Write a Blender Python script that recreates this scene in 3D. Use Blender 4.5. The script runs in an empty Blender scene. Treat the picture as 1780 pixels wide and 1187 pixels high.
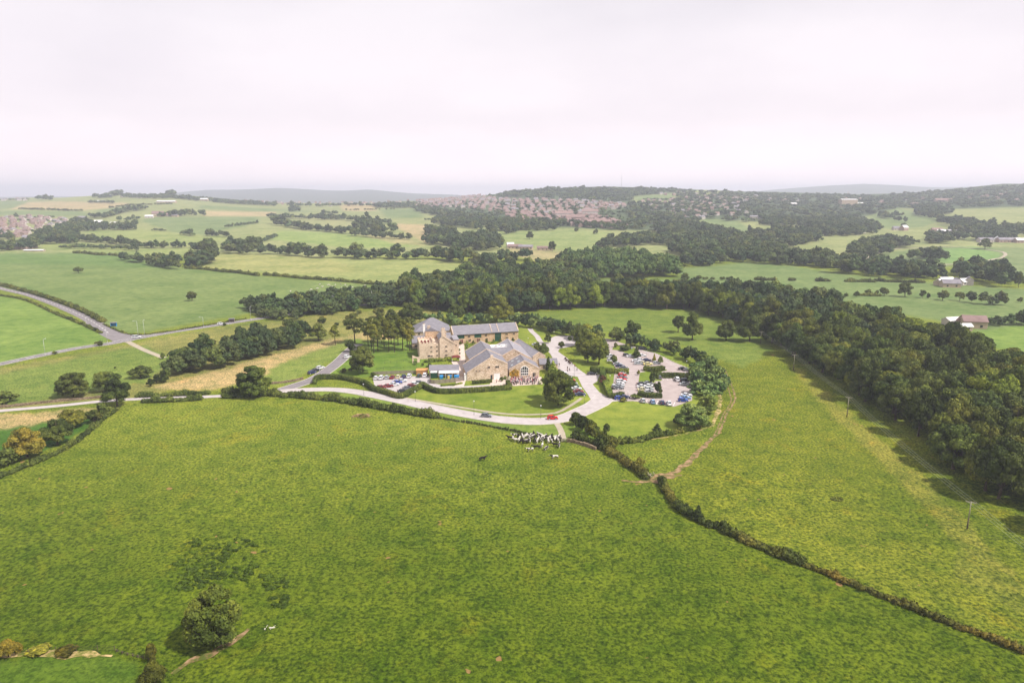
import bpy, bmesh, math, random
import numpy as np
from mathutils import Vector, Matrix
from mathutils.geometry import tessellate_polygon
random.seed(7); RNG = np.random.default_rng(7)
S = bpy.context.scene
COL = S.collection
R = math.radians
PI = math.pi
# ------------------------------------------------------------------ camera
CAM_H = 80.0; FPX = 1181.0; PITCH = R(12.3)
cd = bpy.data.cameras.new('camera'); cam = bpy.data.objects.new('camera', cd); COL.objects.link(cam)
cam.location = (0, 0, CAM_H); cam.rotation_euler = (R(90) - PITCH, 0, 0)
cd.sensor_width = 36; cd.lens = 36 * FPX / 1780; cd.clip_start = 1; cd.clip_end = 40000
S.camera = cam
# ------------------------------------------------------------------ light
SUN_EL, SUN_AZ = 51, 116            # azimuth clockwise from +Y
w = bpy.data.worlds.new('World'); S.world = w; w.use_nodes = True
nt = w.node_tree; nt.nodes.clear()
def N(nt, t, **k):
    n = nt.nodes.new(t)
    for a, b in k.items():
        if a in n.inputs: n.inputs[a].default_value = b
        else: setattr(n, a, b)
    return n
sky = N(nt, 'ShaderNodeTexSky', sky_type='NISHITA', sun_disc=False, sun_elevation=R(SUN_EL), sun_rotation=R(SUN_AZ))
bg1 = N(nt, 'ShaderNodeBackground', Strength=0.10); nt.links.new(sky.outputs[0], bg1.inputs[0])
tc = N(nt, 'ShaderNodeTexCoord')
mp = N(nt, 'ShaderNodeMapping'); mp.inputs['Scale'].default_value = (1.0, 1.0, 3.2)
nt.links.new(tc.outputs['Generated'], mp.inputs[0])
nz = N(nt, 'ShaderNodeTexNoise', Scale=1.7, Detail=5.0, Roughness=0.5); nt.links.new(mp.outputs[0], nz.inputs[0])
rp = N(nt, 'ShaderNodeValToRGB'); rp.color_ramp.elements[0].position = 0.33; rp.color_ramp.elements[1].position = 0.68
rp.color_ramp.elements[0].color = (0.62, 0.588, 0.625, 1); rp.color_ramp.elements[1].color = (0.775, 0.735, 0.755, 1)
nt.links.new(nz.outputs[0], rp.inputs[0])
bg2 = N(nt, 'ShaderNodeBackground', Strength=1.0)
sz = N(nt, 'ShaderNodeSeparateXYZ'); nt.links.new(tc.outputs['Generated'], sz.inputs[0])
hr = N(nt, 'ShaderNodeValToRGB'); he = hr.color_ramp.elements; he[0].position = 0.0; he[0].color = (1.58, 1.44, 1.44, 1); he[1].position = 0.30; he[1].color = (1, 1, 1, 1)
q_ = he.new(0.10); q_.color = (1.13, 1.07, 1.08, 1); nt.links.new(sz.outputs[2], hr.inputs[0])
mz = N(nt, 'ShaderNodeMix', data_type='RGBA', blend_type='MULTIPLY'); mz.inputs[0].default_value = 1.0
nt.links.new(rp.outputs[0], mz.inputs[6]); nt.links.new(hr.outputs[0], mz.inputs[7]); nt.links.new(mz.outputs[2], bg2.inputs[0])
mx = N(nt, 'ShaderNodeMixShader', Fac=0.90); nt.links.new(bg1.outputs[0], mx.inputs[1]); nt.links.new(bg2.outputs[0], mx.inputs[2])
wo = N(nt, 'ShaderNodeOutputWorld'); nt.links.new(mx.outputs[0], wo.inputs[0])
sd = bpy.data.lights.new('sun', 'SUN'); sd.energy = 4.9; sd.angle = R(2); sd.color = (1, 0.955, 0.88)
sun = bpy.data.objects.new('sun', sd); COL.objects.link(sun)
sdir = Vector((math.sin(R(SUN_AZ)) * math.cos(R(SUN_EL)), math.cos(R(SUN_AZ)) * math.cos(R(SUN_EL)), math.sin(R(SUN_EL))))
sun.rotation_euler = (-sdir).to_track_quat('-Z', 'Y').to_euler(); sun.location = (0, 0, 300)
S.view_settings.view_transform = 'Standard'; S.view_settings.look = 'None'; S.view_settings.exposure = 0.40; S.view_settings.gamma = 1
S.render.engine = 'CYCLES'
# ------------------------------------------------------------------ terrain height and pixel <-> ground
def sm(x): x = np.clip(x, 0, 1); return x * x * (3 - 2 * x)
def elz(py, D): return CAM_H + D * math.tan(math.atan((593.5 - py) / FPX) - PITCH)
RU = [-400, 0, 100, 200, 300, 400, 470, 560, 660, 740, 800, 860, 900, 950, 1000, 1050, 1100, 1160, 1210, 1260, 1310, 1400, 1500, 1580, 1640, 1700, 1740, 1780, 2300]
RP = [346, 346, 344, 339, 338, 348, 353, 354, 353, 350, 344, 338, 332, 327, 326, 326, 326, 328, 330, 331, 333, 337, 338, 336, 331, 325, 321, 320, 318]
RZ = [elz(p, 2800) for p in RP]
FU = [-400, 0, 130, 230, 290, 360, 430, 480, 540, 600, 640, 700, 760, 850, 1000, 1300, 1380, 1440, 1500, 1560, 1640, 1780, 2300]
FP = [341, 342, 341, 342, 337, 331, 328, 327, 329, 332, 331, 335, 338, 341, 339, 334, 328, 323, 321, 323, 326, 322, 322]
FZ = [elz(p, 8500) for p in FP]
def H(x, y):
    x = np.asarray(x, float); y = np.asarray(y, float)
    yy = np.maximum(y, 1.0)
    u = 890 + 1209 * x / yy
    zr = np.interp(u, RU, RZ); zf = np.interp(u, FU, FZ)
    s = np.clip((y - 900) / 1900, 0, 1)
    back = 1 - sm((y - 2800) / 1100)
    z = zr * s ** 1.3 * back
    z = z + zf * sm((y - 4800) / 3700) * (1 - sm((y - 8500) / 2500))
    z = z + 3.0 * s * back * (np.sin(x / 83 + y / 190 + 1) * np.sin(y / 131 - x / 260)) 
    z = z + 9 * sm((y - 5000) / 3000) * np.sin(x / 510 + 2) * np.sin(x / 233 + y / 700)
    nr = (1 - sm((y - 150) / 60)) + sm((y - 500) / 200) * (1 - sm((y - 900) / 200)) * 1.5
    z = z + 0.35 * nr * (np.sin(x / 13.0 + y / 29) * np.sin(y / 15.0 - x / 41) + 1)
    return z
CP = np.array((0, 0, CAM_H)); CF = np.array((0, math.cos(PITCH), -math.sin(PITCH))); CU = np.array((0, math.sin(PITCH), math.cos(PITCH))); CR = np.array((1., 0, 0))
TS = np.geomspace(60, 14000, 900)
def P(px, py, z=0.0):
    d = CF + CR * (px - 890) / FPX - CU * (py - 593.5) / FPX
    pts = CP + TS[:, None] * d
    f = pts[:, 2] - H(pts[:, 0], pts[:, 1]) - z
    k = np.argmax(f < 0)
    if f[k] >= 0: k = len(TS) - 1
    a, b = TS[max(k - 1, 0)], TS[k]
    for _ in range(22):
        m = (a + b) / 2; p = CP + m * d
        if p[2] - float(H(p[0], p[1])) - z < 0: b = m
        else: a = m
    return Vector(CP + b * d)
def scl(p): return FPX / float(np.dot(np.array(p) - CP, CF))       # photo px per metre
def topx(X, Y, Z):
    rel = np.stack([X, Y, Z - CAM_H], -1); dep = rel @ CF
    dep = np.where(dep < 1, 1, dep)
    return 890 + FPX * (rel @ CR) / dep, 593.5 - FPX * (rel @ CU) / dep
def gz(x, y): return float(H(x, y))
# ------------------------------------------------------------------ materials
def mat(name, base=(.5, .5, .5), rough=0.8, metal=0, spec=0.3):
    m = bpy.data.materials.new(name); m.use_nodes = True
    b = m.node_tree.nodes['Principled BSDF']
    b.inputs['Base Color'].default_value = (*base, 1); b.inputs['Roughness'].default_value = rough
    b.inputs['Metallic'].default_value = metal; b.inputs['Specular IOR Level'].default_value = spec
    return m
def noisy(name, cols, scale=1.0, rough=0.9, detail=4, bump=0, bscale=None, spec=0.15, stretch=(1, 1, 1), lo=.3, hi=.7, world=True):
    m = mat(name, cols[0], rough, spec=spec); t = m.node_tree; b = t.nodes['Principled BSDF']
    g = N(t, 'ShaderNodeNewGeometry') if world else N(t, 'ShaderNodeTexCoord')
    mp = N(t, 'ShaderNodeMapping'); mp.inputs['Scale'].default_value = stretch
    t.links.new(g.outputs['Position' if world else 'Object'], mp.inputs[0])
    n = N(t, 'ShaderNodeTexNoise', Scale=scale, Detail=float(detail), Roughness=0.65); t.links.new(mp.outputs[0], n.inputs[0])
    r = N(t, 'ShaderNodeValToRGB'); e = r.color_ramp.elements
    e[0].position = lo; e[0].color = (*cols[0], 1); e[1].position = hi; e[1].color = (*cols[-1], 1)
    for i, c in enumerate(cols[1:-1]):
        q = e.new(lo + (hi - lo) * (i + 1) / (len(cols) - 1)); q.color = (*c, 1)
    t.links.new(n.outputs[0], r.inputs[0]); t.links.new(r.outputs[0], b.inputs['Base Color'])
    if bump:
        n2 = N(t, 'ShaderNodeTexNoise', Scale=bscale or scale * 3, Detail=3.0); t.links.new(mp.outputs[0], n2.inputs[0])
        bp = N(t, 'ShaderNodeBump', Strength=bump, Distance=0.2); t.links.new(n2.outputs[0], bp.inputs['Height']); t.links.new(bp.outputs[0], b.inputs['Normal'])
    return m
def mul(t, a, b, mode='MULTIPLY', fac=1.0):
    n = N(t, 'ShaderNodeMix', data_type='RGBA', blend_type=mode); n.inputs[0].default_value = fac
    t.links.new(a, n.inputs[6])
    if hasattr(b, 'is_linked') or isinstance(b, bpy.types.NodeSocket): t.links.new(b, n.inputs[7])
    else: n.inputs[7].default_value = (*b, 1)
    return n
def rampof(t, src, els):
    r = N(t, 'ShaderNodeValToRGB'); e = r.color_ramp.elements
    e[0].position, e[0].color = els[0][0], (*els[0][1], 1); e[1].position, e[1].color = els[-1][0], (*els[-1][1], 1)
    for p, c in els[1:-1]: q = e.new(p); q.color = (*c, 1)
    t.links.new(src, r.inputs[0]); return r
def ground_material():
    m = mat('grassland', rough=0.95, spec=0.08); t = m.node_tree; b = t.nodes['Principled BSDF']
    at = N(t, 'ShaderNodeAttribute', attribute_name='field'); ar = N(t, 'ShaderNodeAttribute', attribute_name='rough')
    g = N(t, 'ShaderNodeNewGeometry')
    def nz(sc, det=4.0, ro=.6, dist=0.0):
        n = N(t, 'ShaderNodeTexNoise', Scale=sc, Detail=det, Roughness=ro, Distortion=dist); t.links.new(g.outputs['Position'], n.inputs[0]); return n
    big = rampof(t, nz(0.022, 5.0, .62).outputs[0], [(.34, (.74, .84, .72)), (.5, (1, 1, 1)), (.66, (1.16, 1.13, 1.15))])
    mid = rampof(t, nz(0.16, 5.0, .7).outputs[0], [(.34, (.62, .74, .62)), (.52, (1, 1, 1)), (.70, (1.28, 1.18, 1.2))])
    sml = rampof(t, nz(1.35, 4.0, .7).outputs[0], [(.36, (.24, .34, .22)), (.50, (1, 1, .95)), (.62, (1.68, 1.58, 1.4))])
    a = mul(t, at.outputs['Color'], big.outputs[0]); a = mul(t, a.outputs[2], mid.outputs[0])
    s2 = mul(t, a.outputs[2], sml.outputs[0])
    t.links.new(ar.outputs['Fac'], s2.inputs[0])
    # dry yellow patches
    dn = rampof(t, nz(0.06, 6.0, .75, .4).outputs[0], [(.56, (0, 0, 0)), (.70, (1, 1, 1))])
    dm = N(t, 'ShaderNodeMix', data_type='RGBA', blend_type='MULTIPLY'); dm.inputs[7].default_value = (1.35, 1.06, .9, 1)
    mm = N(t, 'ShaderNodeMath', operation='MULTIPLY'); t.links.new(dn.outputs[0], mm.inputs[0]); t.links.new(ar.outputs['Fac'], mm.inputs[1])
    t.links.new(mm.outputs[0], dm.inputs[0]); t.links.new(s2.outputs[2], dm.inputs[6])
    # dark tussock specks
    tk = rampof(t, nz(0.42, 3.0, .6, .8).outputs[0], [(.62, (1, 1, 1)), (.70, (.5, .62, .5))])
    tm = mul(t, dm.outputs[2], tk.outputs[0]); t.links.new(ar.outputs['Fac'], tm.inputs[0])
    # bare earth flecks
    ef = rampof(t, nz(0.30, 2.0, .5, .3).outputs[0], [(.735, (0, 0, 0)), (.755, (1, 1, 1))])
    em = N(t, 'ShaderNodeMix', data_type='RGBA'); em.inputs[7].default_value = (.26, .16, .06, 1)
    m2 = N(t, 'ShaderNodeMath', operation='MULTIPLY'); t.links.new(ef.outputs[0], m2.inputs[0]); t.links.new(ar.outputs['Fac'], m2.inputs[1])
    t.links.new(m2.outputs[0], em.inputs[0]); t.links.new(tm.outputs[2], em.inputs[6])
    t.links.new(em.outputs[2], b.inputs['Base Color'])
    hb = nz(1.35, 5.0, .7)
    bp = N(t, 'ShaderNodeBump', Strength=1.0, Distance=0.6); t.links.new(hb.outputs[0], bp.inputs['Height'])
    st = N(t, 'ShaderNodeMath', operation='MULTIPLY'); st.inputs[1].default_value = 0.95; t.links.new(ar.outputs['Fac'], st.inputs[0]); t.links.new(st.outputs[0], bp.inputs['Strength'])
    t.links.new(bp.outputs[0], b.inputs['Normal'])
    return m
def foliage(name, dark, light, yellow):
    m = mat(name, rough=0.75, spec=0.12); t = m.node_tree; b = t.nodes['Principled BSDF']
    g = N(t, 'ShaderNodeNewGeometry'); oi = N(t, 'ShaderNodeObjectInfo')
    n1 = N(t, 'ShaderNodeTexNoise', Scale=0.075, Detail=2.0); t.links.new(g.outputs['Position'], n1.inputs[0])
    n2 = N(t, 'ShaderNodeTexNoise', Scale=0.9, Detail=3.0, Roughness=.7); t.links.new(g.outputs['Position'], n2.inputs[0])
    r1 = rampof(t, n1.outputs[0], [(.32, dark), (.5, light), (.72, yellow)])
    r2 = rampof(t, n2.outputs[0], [(.34, (.50, .55, .52)), (.5, (1, 1, 1)), (.66, (1.9, 1.75, 1.4))])
    a = mul(t, r1.outputs[0], r2.outputs[0])
    a = mul(t, a.outputs[2], oi.outputs['Color'])
    if name == 'leaf_far': ta = N(t, 'ShaderNodeAttribute', attribute_name='tint'); a = mul(t, a.outputs[2], ta.outputs['Color'])
    mr = N(t, 'ShaderNodeMapRange'); mr.inputs[3].default_value = .8; mr.inputs[4].default_value = 1.25; t.links.new(oi.outputs['Random'], mr.inputs[0])
    hs = N(t, 'ShaderNodeHueSaturation'); t.links.new(mr.outputs[0], hs.inputs['Value']); t.links.new(a.outputs[2], hs.inputs['Color'])
    t.links.new(hs.outputs[0], b.inputs['Base Color'])
    return m
def stone_material(name, c1, c2, c3):
    m = mat(name, rough=0.9, spec=0.15); t = m.node_tree; b = t.nodes['Principled BSDF']
    tc = N(t, 'ShaderNodeTexCoord'); mp = N(t, 'ShaderNodeMapping'); mp.inputs['Scale'].default_value = (1.0, 1.0, 1.9)
    t.links.new(tc.outputs['Object'], mp.inputs[0])
    v = N(t, 'ShaderNodeTexVoronoi', Scale=2.3); t.links.new(mp.outputs[0], v.inputs[0])
    n = N(t, 'ShaderNodeTexNoise', Scale=0.35, Detail=4.0); t.links.new(tc.outputs['Object'], n.inputs[0])
    sx = N(t, 'ShaderNodeSeparateColor'); t.links.new(v.outputs['Color'], sx.inputs[0])
    r = rampof(t, sx.outputs[0], [(0.1, c1), (.55, c2), (.95, c3)])
    r2 = rampof(t, n.outputs[0], [(.3, (.8, .78, .74)), (.7, (1.12, 1.1, 1.08))])
    a = mul(t, r.outputs[0], r2.outputs[0]); t.links.new(a.outputs[2], b.inputs['Base Color'])
    return m
def obj_colour(name, rough=.35, spec=.5, metal=0):
    m = mat(name, rough=rough, spec=spec, metal=metal); t = m.node_tree; oi = N(t, 'ShaderNodeObjectInfo')
    t.links.new(oi.outputs['Color'], t.nodes['Principled BSDF'].inputs['Base Color']); return m
M = {}
M['ground'] = ground_material()
M['leaf'] = foliage('leaf_green', (.026, .038, .010), (.066, .087, .018), (.118, .132, .027))
M['leaf_far'] = foliage('leaf_far', (.022, .040, .016), (.042, .062, .024), (.075, .09, .032))
M['leaf_light'] = foliage('leaf_light', (.075, .105, .030), (.13, .165, .045), (.22, .23, .065))
M['leaf_hedge'] = foliage('leaf_hedge', (.035, .050, .010), (.066, .085, .016), (.17, .15, .028))
M['bark'] = noisy('bark', [(.05, .035, .025), (.12, .09, .06)], 3)
M['tarmac_pale'] = noisy('pale_tarmac', [(.34, .30, .295), (.46, .415, .41)], .35, detail=8, bump=.1)
M['tarmac_pink'] = noisy('pink_tarmac', [(.30, .245, .235), (.40, .335, .32)], .3, detail=8)
M['tarmac_road'] = noisy('road_tarmac', [(.15, .135, .14), (.24, .215, .22)], .3, detail=8)
M['path'] = noisy('gravel_path', [(.27, .23, .17), (.42, .36, .28)], .6, detail=6)
M['earth'] = noisy('bare_earth', [(.075, .095, .015), (.085, .10, .018), (.20, .13, .06), (.30, .20, .11)], .5, detail=8, bump=.5, lo=.33, hi=.60)
M['sand'] = noisy('sandy_bank', [(.09, .11, .018), (.12, .13, .02), (.32, .24, .10), (.44, .32, .15)], .5, detail=8, bump=.5, lo=.38, hi=.60)
M['paint'] = noisy('road_paint', [(.6, .58, .56), (.85, .83, .8)], 2)
M['kerb'] = noisy('kerb_stone', [(.42, .38, .36), (.58, .53, .5)], 2)
M['paving'] = noisy('paving', [(.42, .33, .28), (.62, .51, .45)], .8, detail=6)
M['stone'] = stone_material('barn_stone', (.40, .29, .20), (.58, .45, .34), (.70, .59, .49))
M['manor_stone'] = stone_material('manor_stone', (.50, .38, .29), (.60, .47, .37), (.68, .56, .46))
M['ochre_stone'] = stone_material('ochre_stone', (.40, .26, .16), (.50, .35, .23), (.58, .44, .31))
M['slate'] = noisy('slate', [(.135, .125, .145), (.22, .207, .23)], .5, rough=.55, detail=8, spec=.35, stretch=(1, 1, 4))
M['slate_light'] = noisy('slate_light', [(.20, .187, .21), (.30, .283, .31)], .5, rough=.5, detail=8, spec=.35, stretch=(1, 1, 4))
M['lead'] = noisy('flat_roof', [(.5, .46, .46), (.68, .63, .63)], .4)
M['glass'] = mat('glass_dark', (.02, .025, .03), .12, spec=.6)
M['skylight'] = mat('skylight_glass', (.45, .5, .52), .1, spec=.8)
M['white'] = noisy('white_paint', [(.66, .64, .62), (.8, .78, .76)], .8)
M['green_paint'] = noisy('green_paint', [(.012, .05, .03), (.03, .09, .055)], 1)
M['maroon'] = noisy('maroon_paint', [(.10, .02, .02), (.17, .04, .035)], 1)
M['blue'] = noisy('blue_plastic', [(.02, .16, .42), (.04, .30, .62)], 1, rough=.5)
M['timber'] = noisy('weathered_timber', [(.17, .13, .11), (.30, .25, .22)], 1.2, stretch=(6, 6, .6))
M['orange_wood'] = noisy('orange_wood', [(.40, .19, .07), (.55, .29, .12)], 1, stretch=(1, 1, 6))
M['metal'] = noisy('galvanised_metal', [(.38, .38, .38), (.55, .55, .55)], 3, rough=.5, spec=.5)
M['dark_metal'] = mat('dark_metal', (.06, .065, .06), .5, spec=.4)
M['pole_wood'] = noisy('pole_wood', [(.06, .045, .03), (.14, .11, .08)], 4)
M['pole_pale'] = noisy('pole_pale', [(.30, .27, .2), (.42, .38, .28)], 3)
M['wire'] = mat('wire', (.25, .27, .22), .5)
M['car_paint'] = obj_colour('car_paint', .25, .6)
M['tyre'] = mat('tyre', (.02, .02, .02), .8); M['lamp_glass'] = mat('lamp_glass', (.75, .75, .72), .2, spec=.7)
M['tail'] = mat('tail_lamp', (.35, .02, .015), .3)
M['skin'] = mat('skin', (.45, .27, .19), .6); M['cloth'] = obj_colour('cloth', .9, .1); M['hair'] = obj_colour('hair', .7, .2)
M['dry_stone'] = stone_material('dry_stone_wall', (.10, .075, .05), (.2, .15, .10), (.3, .23, .16))
M['ivy_gold'] = foliage('ivy_gold', (.20, .12, .02), (.36, .22, .03), (.45, .3, .05))
M['red_shrub'] = foliage('red_shrub', (.06, .03, .02), (.09, .045, .025), (.12, .06, .03))
M['flower'] = noisy('cream_flowers', [(.08, .12, .03), (.6, .55, .4), (.8, .7, .6)], 2.5)
M['white_log'] = mat('bleached_wood', (.62, .58, .5), .8)
# ------------------------------------------------------------------ mesh helpers
def tag(o, label=None, cat=None, group=None, kind=None):
    if label: o['label'] = label
    if cat: o['category'] = cat
    if group: o['group'] = group
    if kind: o['kind'] = kind
    return o
def empty(name, loc, label, cat, group=None, rz=0):
    o = bpy.data.objects.new(name, None); COL.objects.link(o); o.location = loc; o.rotation_euler = (0, 0, rz); o.empty_display_size = .5
    return tag(o, label, cat, group)
def link(name, me, parent=None, loc=None):
    o = bpy.data.objects.new(name, me); COL.objects.link(o)
    if parent: o.parent = parent
    if loc is not None: o.location = loc
    return o
def npmesh(name, V, Fs, mats, mi=None, smooth=False):
    V = np.asarray(V, np.float32); me = bpy.data.meshes.new(name)
    if isinstance(Fs, np.ndarray): Fs = [Fs]
    Fs = [f for f in Fs if len(f)]
    loops = np.concatenate([f.ravel() for f in Fs]).astype(np.int32)
    tot = np.concatenate([np.full(len(f), f.shape[1]) for f in Fs]).astype(np.int32)
    st = np.concatenate([[0], np.cumsum(tot)[:-1]]).astype(np.int32)
    me.vertices.add(len(V)); me.vertices.foreach_set('co', V.ravel())
    me.loops.add(len(loops)); me.loops.foreach_set('vertex_index', loops)
    me.polygons.add(len(tot)); me.polygons.foreach_set('loop_start', st); me.polygons.foreach_set('loop_total', tot)
    if mi is not None: me.polygons.foreach_set('material_index', np.asarray(mi, np.int32))
    if smooth: me.polygons.foreach_set('use_smooth', np.ones(len(tot), bool))
    for m in (mats if isinstance(mats, list) else [mats]): me.materials.append(m)
    me.update(calc_edges=True); me.validate(); return me
class MB:
    def __init__(s): s.v = []; s.f = []; s.m = []
    def poly(s, pts, mi=0):
        b = len(s.v); s.v += [tuple(p) for p in pts]; s.f.append(tuple(range(b, b + len(pts)))); s.m.append(mi)
    def hexa(s, c, mi=0):                        # 8 corners: bottom 4 ccw, top 4 ccw
        b = len(s.v); s.v += [tuple(p) for p in c]
        for f in ((3, 2, 1, 0), (4, 5, 6, 7), (0, 1, 5, 4), (1, 2, 6, 5), (2, 3, 7, 6), (3, 0, 4, 7)):
            s.f.append(tuple(b + i for i in f)); s.m.append(mi)
    def box(s, x0, x1, y0, y1, z0, z1, mi=0):
        s.hexa([(x0, y0, z0), (x1, y0, z0), (x1, y1, z0), (x0, y1, z0), (x0, y0, z1), (x1, y0, z1), (x1, y1, z1), (x0, y1, z1)], mi)
    def prism(s, pts, d, mi=0):                   # polygon extruded by vector d
        n = len(pts); b = len(s.v); s.v += [tuple(p) for p in pts] + [tuple(Vector(p) + Vector(d)) for p in pts]
        s.f.append(tuple(range(b, b + n))[::-1]); s.m.append(mi); s.f.append(tuple(range(b + n, b + 2 * n))); s.m.append(mi)
        for i in range(n):
            j = (i + 1) % n; s.f.append((b + i, b + j, b + n + j, b + n + i)); s.m.append(mi)
    def tube(s, p, q, r0, r1, n=6, mi=0):
        p = Vector(p); q = Vector(q); d = (q - p).normalized(); a = d.orthogonal().normalized(); c = d.cross(a); b = len(s.v)
        for o, r in ((p, r0), (q, r1)):
            for i in range(n):
                t = 2 * PI * i / n; s.v.append(tuple(o + a * math.cos(t) * r + c * math.sin(t) * r))
        for i in range(n):
            j = (i + 1) % n; s.f.append((b + i, b + j, b + n + j, b + n + i)); s.m.append(mi)
        s.f.append(tuple(b + i for i in range(n))[::-1]); s.m.append(mi); s.f.append(tuple(b + n + i for i in range(n))); s.m.append(mi)
    def mesh(s, name, mats, smooth=False):
        me = bpy.data.meshes.new(name); me.from_pydata([tuple(map(float, v)) for v in s.v], [], s.f)
        for m in (mats if isinstance(mats, list) else [mats]): me.materials.append(m)
        me.polygons.foreach_set('material_index', np.array(s.m, np.int32))
        bm = bmesh.new(); bm.from_mesh(me); bmesh.ops.recalc_face_normals(bm, faces=bm.faces); bm.to_mesh(me); bm.free()
        if smooth: me.polygons.foreach_set('use_smooth', np.ones(len(me.polygons), bool))
        me.update(); return me
    def build(s, name, mats, parent=None, loc=None, smooth=False): return link(name, s.mesh(name, mats, smooth), parent, loc)
def catmull(pts, step=3.0):
    pts = [Vector((p[0], p[1], 0)) for p in pts]
    if len(pts) < 3: 
        n = max(2, int((pts[1] - pts[0]).length / step)); return [pts[0].lerp(pts[1], i / n) for i in range(n + 1)]
    out = []; q = [2 * pts[0] - pts[1]] + pts + [2 * pts[-1] - pts[-2]]
    for i in range(1, len(q) - 2):
        n = max(1, int((q[i + 1] - q[i]).length / step))
        for k in range(n):
            t = k / n; a, b, c, d = q[i - 1], q[i], q[i + 1], q[i + 2]
            out.append(0.5 * ((2 * b) + (c - a) * t + (2 * a - 5 * b + 4 * c - d) * t * t + (3 * b - a - 3 * c + d) * t ** 3))
    out.append(pts[-1]); return out
def line(pxs, step=3.0, z=0): return catmull([P(a, b, z) for a, b in pxs], step)
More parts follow.
